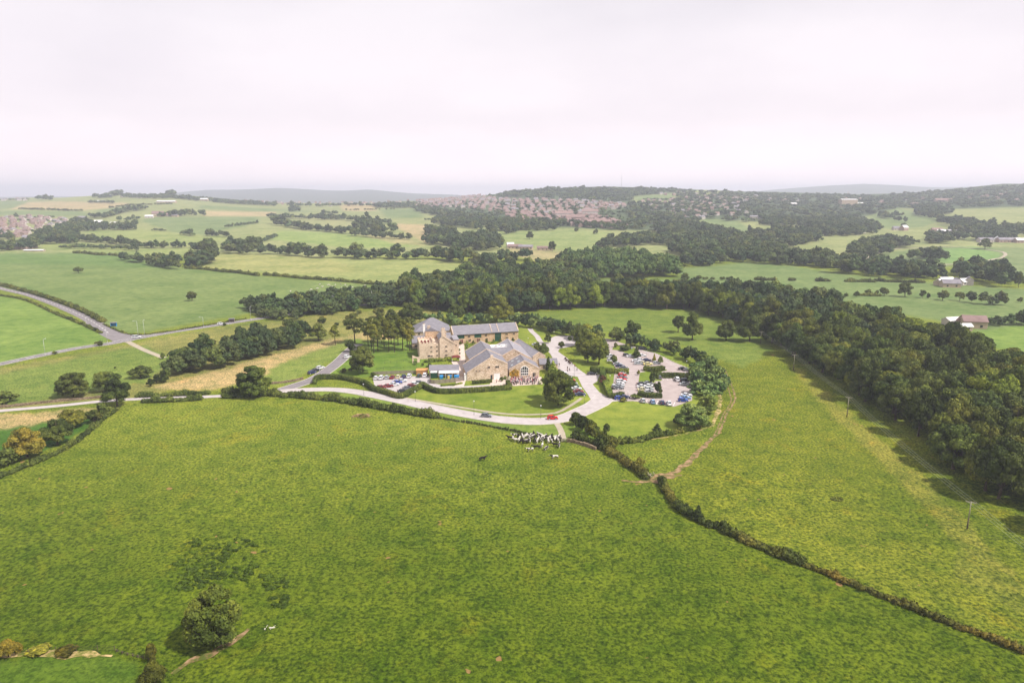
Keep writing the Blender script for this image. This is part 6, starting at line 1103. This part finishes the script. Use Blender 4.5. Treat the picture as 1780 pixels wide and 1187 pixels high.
row([(1126, 668, 6, 'silver', 'saloon'), (1116, 669.4, 6, 'black', 'saloon'), (1128.5, 673, 6, 'white', 'saloon'), (1116, 673.8, 6, 'white', 'saloon'), (1127, 678.6, 6, 'silver', 'saloon'), (1117, 679, 6, 'cream', 'saloon'), (1128, 683, 6, 'white', 'hatch')], 'counting back to front beside the island tree', 'double row beside the island tree')
row([(542.5, 649.6, 42, 'dark blue', 'hatch'), (549, 645.4, 42, 'black', 'saloon'), (557, 641, 42, 'white', 'hatch'), (603.5, 621.8, 45, 'white', 'hatch')], 'from the near end beside the grey lane', 'cars beside the grey lane')
car(237.5, 588, 20, 'white', 'suv', 'white van like car at the road junction', None, .15); car(384, 564.5, 20, 'white', 'hatch', 'white car far along the main road', None, .15); car(645, 529.5, 15, 'white', 'suv', 'white car on the road between the trees', None, .15)
# ------------------------------------------------------------------ people and cows (skin modifier grown bodies)
def skin(name, verts, edges, radii, m, sub=1):
    me = bpy.data.meshes.new('tmp'); me.from_pydata(verts, edges, []); o = bpy.data.objects.new('tmp', me); COL.objects.link(o)
    o.modifiers.new('s', 'SKIN'); sv = me.skin_vertices[0].data
    for i, r_ in enumerate(radii): sv[i].radius = (r_, r_) if not isinstance(r_, tuple) else r_
    sv[0].use_root = True; ss = o.modifiers.new('u', 'SUBSURF'); ss.levels = sub; ss.render_levels = sub
    dg = bpy.context.evaluated_depsgraph_get(); dg.update(); r = bpy.data.meshes.new_from_object(o.evaluated_get(dg)); r.name = name
    bpy.data.objects.remove(o); bpy.data.meshes.remove(me); r.materials.clear(); r.materials.append(m); r.polygons.foreach_set('use_smooth', np.ones(len(r.polygons), bool)); return r
def person_meshes(pose):
    la, ra = {'stand': ((.26, .02, .82), (-.26, .02, .82)), 'hold': ((.20, .28, 1.12), (-.26, .02, .82)), 'walk': ((.27, .22, .88), (-.27, -.2, .88))}[pose]; st = .28 if pose == 'walk' else .03
    V = [(0, 0, .96), (0, 0, 1.15), (0, 0, 1.38), (0, 0, 1.50), (0, .02, 1.62), (0, .02, 1.72), (.19, 0, 1.40), (.25, 0, 1.12), la, (-.19, 0, 1.40), (-.25, -0, 1.12), ra,
         (.10, 0, .90), (.11, st * .6, .50), (.11, st, .08), (.11, st + .16, .03), (-.10, 0, .90), (-.11, -st * .4, .50), (-.11, -st, .08), (-.11, -st + .16, .03)]
    E_ = [(0, 1), (1, 2), (2, 3), (3, 4), (4, 5), (2, 6), (6, 7), (7, 8), (2, 9), (9, 10), (10, 11), (0, 12), (12, 13), (13, 14), (14, 15), (0, 16), (16, 17), (17, 18), (18, 19)]
    Rr = [.14, .12, .15, .055, .085, .075, .06, .045, .03, .06, .045, .03, .09, .06, .04, .035, .09, .06, .04, .035]
    body = skin('body', V, E_, Rr, M['skin']); cV = [V[i] for i in (0, 1, 2, 6, 7, 9, 10)]; top = skin('top', cV, [(0, 1), (1, 2), (2, 3), (3, 4), (2, 5), (5, 6)], [.165, .145, .17, .08, .062, .08, .062], M['cloth'])
    lg = skin('trousers', [V[0], V[12], V[13], V[14], V[16], V[17], V[18]], [(0, 1), (1, 2), (2, 3), (0, 4), (4, 5), (5, 6)], [.16, .105, .078, .06, .105, .078, .06], M['cloth'])
    b = MB(); 
    for i in range(8): a = i * PI / 4; b.v.append((.10 * math.cos(a), .10 * math.sin(a) * 1.05 - .005, 1.66))
    for i in range(8): a = i * PI / 4; b.v.append((.07 * math.cos(a), .07 * math.sin(a), 1.79))
    for i in range(8): j = (i + 1) % 8; b.f.append((i, j, 8 + j, 8 + i)); b.m.append(0)
    b.f.append(tuple(range(8, 16))); b.m.append(0); b.f.append(tuple(range(8))[::-1]); b.m.append(0)
    # skirt for dresses
    sk = MB()
    for k, (rr_, z) in enumerate(((.15, 1.05), (.22, .8), (.30, .45))):
        for i in range(12): a = i * PI / 6; sk.v.append((rr_ * math.cos(a), rr_ * .85 * math.sin(a), z))
    for k in range(2):
        for i in range(12): j = (i + 1) % 12; sk.f.append((k * 12 + i, k * 12 + j, k * 12 + 12 + j, k * 12 + 12 + i)); sk.m.append(0)
    return body, top, lg, b.mesh('hair', M['hair'], True), sk.mesh('skirt', M['cloth'], True)
PM = {k: person_meshes(k) for k in ('stand', 'hold', 'walk')}
def person(pos, ang, pose, top, bottom, dress, label, group=None, hair=(.05, .03, .02)):
    o = empty('person', pos, label, 'person', group, ang); b, t, l, h, sk = PM[pose]; link('body', b, o); c = link('top', t, o); c.color = (*top, 1)
    c = link('skirt' if dress else 'trousers', sk if dress else l, o); c.color = (*(top if dress else bottom), 1); c = link('hair', h, o); c.color = (*hair, 1)
pr = random.Random(11); TOPS = [(.02, .02, .03), (.03, .03, .05), (.75, .72, .72), (.55, .12, .2), (.5, .3, .4), (.02, .02, .03), (.8, .78, .78), (.1, .12, .3), (.35, .3, .33), (.6, .5, .5)]
fr = Frame(P(888, 669), R(7), sun); fr.o = Vector((0, 0, 0)); used_ = []
for i in range(86):
    for _ in range(30):
        u = pr.uniform(.3, 12.9); v = pr.uniform(.2, 8.4)
        if all((u - a) ** 2 + (v - b) ** 2 > .42 for a, b in used_): break
    used_.append((u, v)); q = fr(u, v, .10); tcol_ = TOPS[i % 10]; dr = i % 10 in (3, 4, 9)
    person(q, pr.uniform(0, 6.28), pr.choice(['stand', 'hold', 'stand']), tcol_, (.02, .02, .03), dr, 'wedding guest in %s standing in the crowd on the terrace' % ('a dress' if dr else ('a dark suit' if tcol_[0] < .2 else 'a light top')), 'guests in %s on the terrace' % ('dresses' if dr else ('dark suits' if tcol_[0] < .2 else 'light tops')), pr.choice([(.05, .03, .02), (.2, .12, .05), (.02, .02, .02)]))
for x, y, c_, l in [(986.5, 643, (.02, .02, .03), 'person in dark clothes walking across the forecourt, upper of the group'), (990, 645.5, (.03, .03, .05), 'person in dark clothes walking on the forecourt, right of the pair'), (986.3, 646.5, (.5, .4, .35), 'person in a pale top walking on the forecourt'), (999, 639.5, (.35, .04, .05), 'person in a red top by the flower bed edge'), (1003, 645, (.02, .02, .03), 'person in black near the grass point of the forecourt'), (972, 637, (.02, .02, .03), 'person in black beside the low slate wing'), (994.5, 635, (.03, .03, .03), 'person in dark clothes at the end of the low bushes'), (983.5, 625.5, (.04, .03, .03), 'person in brown at the top of the bush row'), (863, 666, (.6, .3, .3), 'person in a pink top outside the white barn door')]:
    q = P(x, y); q.z = .10; person(q, pr.uniform(0, 6.28), 'walk', c_, (.03, .03, .04), False, l)
for i in range(6):                                   # terrace furniture
    q = fr(-.6 + i * 2.6, -.25 + (i % 2) * .3, .10); c = empty('picnic_table', q, 'small wooden table at the front edge of the terrace', 'table', 'tables on the terrace edge', pr.uniform(0, 1)); mb = MB(); mb.box(-.6, .6, -.4, .4, .70, .75); mb.build('tabletop', M['timber'], c)
    for sx in (-.5, .5): mb = MB(); mb.box(sx - .05, sx + .05, -.3, .3, 0, .70); mb.build('leg', M['timber'], c)
for i, (x, y) in enumerate([(985, 628), (988.5, 630.5), (991, 633), (983, 625)]):
    q = P(x, y); T_ = empty('bush', (q.x, q.y, .05), 'low dark bush in the bed along the forecourt edge', 'bush', 'bushes along the forecourt edge', i); T_.scale = (.25, .25, .22); link('crown', crown_me('bush', i % 3, 1, 'red_shrub'), T_)
def cow_material(name, lo, hi):
    m = mat(name, (.7, .66, .6), .8, spec=.1); t = m.node_tree; tc = N(t, 'ShaderNodeTexCoord'); oi = N(t, 'ShaderNodeObjectInfo'); ad = N(t, 'ShaderNodeVectorMath', operation='ADD'); sc = N(t, 'ShaderNodeVectorMath', operation='SCALE'); sc.inputs['Scale'].default_value = 40
    cb = N(t, 'ShaderNodeCombineXYZ'); t.links.new(oi.outputs['Random'], cb.inputs[0]); t.links.new(oi.outputs['Random'], cb.inputs[1]); t.links.new(cb.outputs[0], sc.inputs[0]); t.links.new(tc.outputs['Object'], ad.inputs[0]); t.links.new(sc.outputs[0], ad.inputs[1])
    n = N(t, 'ShaderNodeTexNoise', Scale=1.5, Detail=1.0, Roughness=.3); t.links.new(ad.outputs[0], n.inputs[0]); r = rampof(t, n.outputs[0], [(lo, (.52, .48, .43)), (hi, (.018, .015, .014))]); t.links.new(r.outputs[0], t.nodes['Principled BSDF'].inputs['Base Color']); return m
MC = {'pied': cow_material('cow_pied', .47, .50), 'black': cow_material('cow_black', .20, .22), 'white': cow_material('cow_white', .60, .63)}
def cow_mesh(head):
    hz = {'up': [(1.32, 0, 1.36), (1.62, 0, 1.42), (1.86, 0, 1.28)], 'graze': [(1.28, 0, .95), (1.5, 0, .55), (1.62, 0, .22)]}[head]
    V = [(0, 0, 1.0), (.55, 0, 1.02), (.98, 0, 1.12), *hz, (-.5, 0, 1.0), (-.92, 0, 1.08), (-1.06, 0, 1.12), (-1.12, 0, .7), (-1.1, 0, .35)]; E_ = [(0, 1), (1, 2), (2, 3), (3, 4), (4, 5), (0, 6), (6, 7), (7, 8), (8, 9), (9, 10)]
    Rr = [.37, .36, .28, .17, .13, .08, .36, .26, .07, .03, .035]
    for sy in (-1, 1):
        i = len(V); V += [(.72, sy * .2, .72), (.70, sy * .2, .42), (.72, sy * .2, .06), (-.82, sy * .22, .78), (-.72, sy * .22, .55), (-.90, sy * .22, .40), (-.86, sy * .22, .06)]; E_ += [(1, i), (i, i + 1), (i + 1, i + 2), (7, i + 3), (i + 3, i + 4), (i + 4, i + 5), (i + 5, i + 6)]; Rr += [.12, .06, .05, .15, .09, .055, .05]
    i = len(V); V += [(hz[1][0] - .1, .2, hz[1][2] + .06), (hz[1][0] - .1, -.2, hz[1][2] + .06)]; E_ += [(4, i), (4, i + 1)]; Rr += [.04, .04]
    return skin('cow', V, E_, Rr, MC['pied'])
CWM = {h: cow_mesh(h) for h in ('up', 'graze')}; CB = {}
for h in CWM:
    for c_ in MC: m_ = CWM[h].copy(); m_.materials[0] = MC[c_]; CB[(h, c_)] = m_
def cow(px, py, ang, col, head, label, group=None, z=0, sc=1.0):
    p = P(px, py); o = link('cow', CB[(head, col)]); o.location = (p.x, p.y, gz(p.x, p.y) + .03); o.rotation_euler = (0, 0, R(ang)); o.scale = (1.0 * sc,) * 3; tag(o, label, 'cow', group)
f9 = lambda x, y: (820 + x / 8.9, 700 + y / 8.9)
CL = [(600, 575, 160, 'black', 'up'), (645, 590, 100, 'pied', 'up'), (680, 530, 200, 'pied', 'up'), (700, 605, 190, 'white', 'up'), (735, 600, 80, 'white', 'up'), (745, 540, 30, 'black', 'graze'), (790, 560, 100, 'white', 'up'), (825, 550, 60, 'white', 'up'), (855, 540, 10, 'white', 'up'), (870, 620, 190, 'pied', 'graze'), (825, 635, 20, 'black', 'up'), (895, 615, 90, 'pied', 'up'), (900, 530, 170, 'black', 'up'), (905, 560, 20, 'pied', 'up'), (945, 545, 80, 'black', 'up'), (965, 520, 100, 'black', 'up'), (975, 590, 80, 'black', 'graze'), (1030, 560, 100, 'pied', 'up'), (1025, 600, 70, 'white', 'up'), (1065, 530, 140, 'white', 'up'), (1070, 600, 90, 'pied', 'up'), (1100, 560, 30, 'white', 'up'), (1130, 590, 200, 'pied', 'up'), (1145, 560, 80, 'black', 'up'), (1180, 560, 10, 'black', 'up'), (1185, 620, 90, 'white', 'up'), (1215, 560, 60, 'pied', 'up'), (1235, 620, 100, 'white', 'up'), (1240, 565, 90, 'black', 'graze'), (1290, 590, 70, 'white', 'up'), (1330, 600, 100, 'pied', 'up'), (1350, 590, 70, 'black', 'up'), (1305, 560, 20, 'white', 'up'), (1365, 580, 120, 'pied', 'up'), (765, 620, 60, 'black', 'graze'), (1000, 625, 100, 'pied', 'graze')]
for x, y, a, c_, h in CL: cow(*f9(x, y), a, c_, h, '%s cow crowded with the herd against the fence' % {'black': 'mostly black', 'white': 'mostly white', 'pied': 'black and white'}[c_], '%s cows crowded at the fence' % c_)
for x, y, a, c_, h, l in [(905, 755, 200, 'pied', 'up', 'black and white cow below the herd, front left'), (1000, 715, 190, 'black', 'up', 'black cow with white legs stepping away from the herd'), (1090, 690, 80, 'white', 'up', 'white faced cow just below the middle of the herd'), (1150, 735, 60, 'pied', 'graze', 'black and white cow below the herd, middle'), (1300, 680, 170, 'black', 'up', 'dark cow below the right end of the herd'), (1350, 690, 80, 'pied', 'up', 'pied cow facing the path end of the herd'), (1285, 870, 190, 'pied', 'up', 'pied cow standing by itself lowest on the right'), (165, 895, 25, 'black', 'up', 'all black cow far apart on the left of the herd')]: cow(*f9(x, y), a, c_, h, l)
cg = random.Random(4)
for i, (x, y) in enumerate([(505, 508), (556, 496), (560, 500), (571, 497), (575, 499), (578, 500), (583, 497), (592, 495), (600, 497), (603, 500), (609, 502), (612, 501), (541, 505), (594, 502), (552, 503), (634, 498)]): cow(x, y, cg.uniform(0, 360), 'white', cg.choice(['up', 'graze']), 'white cow grazing far off in the green field before the plantation', 'white cows grazing in the far green field')
# ------------------------------------------------------------------ posts, lamps, fences, logs
def lamp(px, py, h, label, street=False, ang=0, group=None):
    p = P(px, py); o = empty('street_lamp' if street else 'lamp_post', (p.x, p.y, gz(p.x, p.y)), label, 'street lamp' if street else 'lamp post', group, ang); mb = MB(); mb.tube((0, 0, 0), (0, 0, 1.2), .11 if street else .08, .1 if street else .07, 8); mb.tube((0, 0, 1.2), (0, 0, h), .085 if street else .05, .055 if street else .04, 8); mb.build('pole', M['metal' if street else 'dark_metal'], o, smooth=True)
    if street: mb = MB(); mb.tube((0, 0, h), (1.4, 0, h + .25), .05, .04, 6); mb.build('arm', M['metal'], o); mb = MB(); mb.hexa([(1.3, -.14, h + .16), (2.1, -.12, h + .2), (2.1, .12, h + .2), (1.3, .14, h + .16), (1.35, -.1, h + .34), (2.0, -.08, h + .34), (2.0, .08, h + .34), (1.35, .1, h + .34)]); mb.build('lamp_head', M['metal'], o)
    else: mb = MB(); mb.tube((0, 0, h), (0, 0, h + .28), .13, .24, 10); mb.build('lamp_head', M['lamp_glass'], o); mb = MB(); mb.tube((0, 0, h + .28), (0, 0, h + .42), .32, .08, 10); mb.build('cap', M['metal'], o)
for i, (x, y, t, l) in enumerate([(79, 618, 590, 'tall street lamp standing in the bright left field edge'), (187, 597, 570, 'street lamp at the near corner of the road junction'), (241, 588, 558, 'street lamp just right of the junction, leaning left one of the pair'), (252, 587, 557, 'street lamp just right of the junction, right one of the pair'), (354, 570, 551, 'street lamp halfway along the main road'), (436, 556, 534, 'street lamp near the plantation end'), (509, 545, 525, 'street lamp before the roadside trees'), (580, 534, 514, 'street lamp rising in front of the plantation'), (647, 531, 507, 'tallest looking street lamp before the middle wood'), (27, 511, 504, 'short lamp column on the side road'), (150, 562, 552, 'small lamp column low on the side road')]):
    s_ = scl(P(x, y)); lamp(x, y, min(10, (y - t) / s_), l, True, R([90, 200, 200, 100, 200][i % 5]))
for x, y, t, l in [(824, 721, 697, 'lamp post by the drive in the middle of the lawn edge'), (940, 727, 705, 'lamp post by the drive left of the red car'), (722, 698, 681, 'lamp post by the drive at the clipped hedge corner'), (632.5, 687, 668, 'lamp post by the drive below the hedge'), (998, 655, 638, 'lamp post standing in the forecourt'), (1015.5, 702, 688, 'lamp post at the tip of the lawn by the junction'), (971.5, 640, 626, 'lamp post beside the low slate wing'), (1074, 696, 676, 'pale lamp post at the car park mouth, left one'), (1091, 695, 681, 'pale lamp post at the car park mouth, right one'), (1060, 668, 653, 'lamp post on the guest lawn'), (1123, 624, 612, 'lamp post in the upper car park'), (1190, 663, 648, 'lamp post beside the long dark hedge'), (918, 600, 588, 'lamp post on the rear lawn'), (963, 585, 577, 'lamp post beyond the turning circle'), (1000, 583, 573, 'lamp post in front of the tree belt'), (1073, 642, 628, 'lamp post behind the tall clipped hedge'), (1193, 640, 628, 'lamp post at the upper lot corner')]:
    lamp(x, y, (y - t) / scl(P(x, y)), l)
PP = []
for x, y, t, l in [(1322, 597, 577, 'utility pole farthest up, at the wood corner'), (1379, 644, 617, 'utility pole second from the top of the field'), (1472, 725, 690, 'utility pole in the middle of the right field'), (1681, 919, 870, 'nearest utility pole at the lower right')]:
    p = P(x, y); h = (y - t) / scl(p) * 1.04; o = empty('utility_pole', (p.x, p.y, gz(p.x, p.y)), l, 'utility pole', rz=R(-28)); mb = MB(); mb.tube((0, 0, -.3), (0, 0, h * .42), .17, .15, 8); mb.build('pole', M['pole_wood'], o, smooth=True); mb = MB(); mb.tube((0, 0, h * .42), (0, 0, h), .15, .11, 8); mb.build('upper_pole', M['pole_pale'], o, smooth=True)
    mb = MB(); mb.box(-1.1, 1.1, -.07, .07, h - .22, h - .06); mb.build('crossarm', M['pole_pale'], o); [MB.build((lambda q: (q.tube((sx, 0, h - .06), (sx, 0, h + .12), .05, .04, 6), q)[1])(MB()), 'insulator', M['pole_pale'], o) for sx in (-1, 0, 1)]; PP.append((Vector((p.x, p.y, gz(p.x, p.y) + h + .1)), R(-28)))
e0 = P(1900, 1110); PP.append((Vector((e0.x, e0.y, gz(e0.x, e0.y) + 7.2)), R(-28))); e1_ = P(1262, 552); PP.insert(0, (Vector((e1_.x, e1_.y, gz(e1_.x, e1_.y) + 7)), R(-28)))
for k, sx in enumerate((-1, 0, 1)):
    mb = MB()
    for (a, r0_), (b, r1_) in zip(PP[:-1], PP[1:]):
        o0 = a + Vector((math.cos(r0_), math.sin(r0_), 0)) * sx; o1 = b + Vector((math.cos(r1_), math.sin(r1_), 0)) * sx; prev = None
        for i in range(13): t = i / 12; q = o0.lerp(o1, t); q.z -= 4 * t * (1 - t) * (o1 - o0).length * .008; (mb.tube(prev, q, .022, .022, 4) if prev else None); prev = q
    tag(mb.build('power_line', M['wire']), ['left', 'middle', 'right'][k] + ' overhead wire strung along the utility poles', 'power line')
fence('low dark post and rail fence along the field edge behind the cows', [(762, 728.5), (820, 737.5), (870, 746.5), (925, 757.5), (985, 769.5)], 1.1, 'pole_wood', 3.2, False, pr=.07)
fence('wooden post and wire fence on the sandy bank at the bottom left', [(-60, 1143), (0, 1139), (30, 1136), (50, 1137), (98, 1133), (133, 1132), (170, 1130), (200, 1131)], 1.1, 'pole_wood', 2.6, False, pr=.06, rails=(.3, .6, .9), rr=.012); fence('broken low rail fence running down to the scrubby bush', [(203, 1132), (222, 1138), (240, 1142), (258, 1146)], .5, 'pole_wood', 1.0, False, pr=.1)
for nm, pxs, h, l in [('dry_stone_wall', [(985, 768), (1000, 770), (1020, 776), (1036, 782)], 1.1, 'dark dry stone wall from the field gate to the hedge bank'), ('dry_stone_wall', [(0, 709), (40, 705), (90, 699.5), (140, 695), (188, 690.5)], 1.0, 'low stone wall along the rough ground above the left lane'), ('dry_stone_wall', [(470, 668), (505, 664), (527, 659)], .9, 'low stone wall beside the grey lane verge')]:
    L = line(pxs, 1.2); o = Vector((L[0].x, L[0].y, 0)); mb = MB(); wr = random.Random(2)
    for p, q in zip(L[:-1], L[1:]):
        if (q - p).length < .05: continue
        d = (q - p).normalized(); s_ = Vector((-d.y, d.x, 0)); hh = h * wr.uniform(.85, 1.1); c = [p + s_ * .3, p - s_ * .3, q - s_ * .3, q + s_ * .3]; mb.hexa([Vector((c[i].x, c[i].y, gz(c[i].x, c[i].y) - .1)) - o for i in (1, 0, 3, 2)] + [Vector((c[i].x * .995 + p.x * .005, c[i].y * .995 + p.y * .005, gz(p.x, p.y) + hh)) - o for i in (1, 0, 3, 2)])
    tag(mb.build(nm, M['dry_stone'], None, o), l, 'wall')
# gate
q = P(981, 768); o = empty('field_gate', (q.x, q.y, 0), 'small field gate where the footpath meets the cows', 'gate', rz=R(10)); mb = MB(); [mb.box(-1.1, 1.1, -.03, .03, .25 + i * .22, .33 + i * .22) for i in range(5)]; mb.build('bars', M['pole_pale'], o); [(lambda m_: (m_.tube((sx, 0, -.1), (sx, 0, 1.4), .09, .09, 6), m_.build('post', M['pole_wood'], o)))(MB()) for sx in (-1.2, 1.2)]
# bleached fallen branches, dead heap, trough
for px, py, l, sd_ in [(467, 1092, 'bleached white fallen branch lying in the grass near the lone tree', 1), (628, 724, 'heap of brown dead brushwood in the big field', 2), (1132, 826, 'pale broken stones and branches at the hedge gap', 3)]:
    p = P(px, py); o = empty('fallen_branch' if sd_ != 2 else 'brushwood_heap', (p.x, p.y, gz(p.x, p.y)), l, 'branch' if sd_ != 2 else 'heap'); g_ = random.Random(sd_); mb = MB(); n = [5, 60, 14][sd_ - 1]; R_ = [.9, 3.2, 1.6][sd_ - 1]
    for i in range(n):
        a = g_.uniform(0, 6.28); c = Vector((g_.gauss(0, R_ * .5), g_.gauss(0, R_ * .35), g_.uniform(.05, .5))); d = Vector((math.cos(a), math.sin(a), g_.uniform(-.1, .35))) * g_.uniform(.3, .9); m1 = c + d + Vector((g_.uniform(-.3, .3), g_.uniform(-.3, .3), .1)); r_ = g_.uniform(.05, .13); mb.tube(c, m1, r_, r_ * .7, 6); mb.tube(m1, m1 + d * .6 + Vector((0, .2, -.1)), r_ * .7, r_ * .3, 5)
    mb.build('sticks' if sd_ == 2 else 'branch', M['white_log'] if sd_ == 1 else M['earth'] if sd_ == 2 else M['path'], o)
ribbon('track', 'ring of bare earth round the brushwood heap', [(612, 725), (622, 722), (634, 722.5), (645, 725)], [1.5, 4, 4, 2], M['earth'], .07, wob=.3, step=1)
ng = np.random.default_rng(8); q = P(1455, 868); C_ = []; Rd_ = []
for i in range(16): a = i * .39; C_.append((1.25 * math.cos(a), .9 * math.sin(a), .12)); Rd_.append((.35, .35, .3))
V, Fs = lobes_mesh(C_, Rd_, 600, .12, ng, .8); o = link('nettle_patch', npmesh('nettle_patch', V, Fs, M['leaf']), None, (q.x, q.y, gz(q.x, q.y))); tag(o, 'dark oval nettle patch in the middle of the right field', 'nettles')
M['leaf_weed'] = foliage('leaf_weed', (.044, .072, .009), (.06, .095, .011), (.08, .12, .014)); W_ = []; C_ = []; Rd_ = []
for pxs, n in [([(290, 975), (345, 955), (410, 955), (450, 985), (425, 1012), (340, 1003)] , 110), ([(300, 1000), (330, 985), (395, 1000), (350, 1024), (312, 1030)] , 55), ([(450, 1000), (495, 993), (502, 1020), (465, 1028)] , 36), ([(470, 1040), (500, 1036), (500, 1056), (470, 1058)] , 20), ([(470, 960), (420, 935), (350, 930), (300, 950)] , 40)]:
    wp = wpoly(pxs); a = np.array(wp); k_ = 0
    while k_ < n:
        X = ng.uniform(a[:, 0].min(), a[:, 0].max()); Y = ng.uniform(a[:, 1].min(), a[:, 1].max())
        if inpoly(np.array([X]), np.array([Y]), wp)[0]: r_ = ng.uniform(.2, .62); C_.append((X, Y, gz(X, Y) + .12)); Rd_.append((r_ * 1.1, r_ * .8, r_ * .5)); k_ += 1
V, Fs = lobes_mesh(C_, Rd_, 20000, .16, ng, .8); tag(link('weeds', npmesh('weeds', V, Fs, M['leaf_weed'])), 'dark nettle and weed clumps in the grass behind the lone near tree', 'weeds', kind='stuff')
# small field shelter and bus shelter by the road
for px, py, l, cm in [(198, 567, 'small dark shelter with blue side by the side road', 'blue'), (403, 560, 'brown roadside hut beside the main road', 'maroon')]:
    p = P(px, py); o = empty('roadside_shelter', (p.x, p.y, gz(p.x, p.y)), l, 'shelter', rz=R(15)); mb = MB(); mb.box(-1.6, -1.45, -.8, .8, 0, 2.2); mb.box(1.45, 1.6, -.8, .8, 0, 2.2); mb.box(-1.45, 1.45, .65, .8, 0, 2.2); mb.build('wall', M['timber'] if cm == 'maroon' else M['blue'], o); mb = MB(); mb.box(-1.9, 1.9, -1.1, 1.1, 2.2, 2.4); mb.build('roof', M['slate'], o)
# tussocks and weeds standing proud of the near pasture
# ------------------------------------------------------------------ haze
HX, HY0, HY1, HZ0, HZ1 = 27000, -3200, 12500, -12, 196
mb = MB(); mb.box(-HX, HX, HY0, HY1, HZ0, HZ1); hz = mb.mesh('haze', None) if False else None
me = bpy.data.meshes.new('haze'); me.from_pydata(mb.v, [], mb.f); bm = bmesh.new(); bm.from_mesh(me); bmesh.ops.recalc_face_normals(bm, faces=bm.faces); bm.to_mesh(me); bm.free()
m = bpy.data.materials.new('haze'); m.use_nodes = True; t = m.node_tree; t.nodes.clear(); pv = N(t, 'ShaderNodeVolumePrincipled'); pv.inputs['Color'].default_value = (.84, .88, 1.0, 1); pv.inputs['Density'].default_value = 0.00017; pv.inputs['Anisotropy'].default_value = .1
out = N(t, 'ShaderNodeOutputMaterial'); t.links.new(pv.outputs[0], out.inputs['Volume']); me.materials.append(m); tag(link('haze', me), 'thin pale haze over the valley', 'haze', kind='stuff')
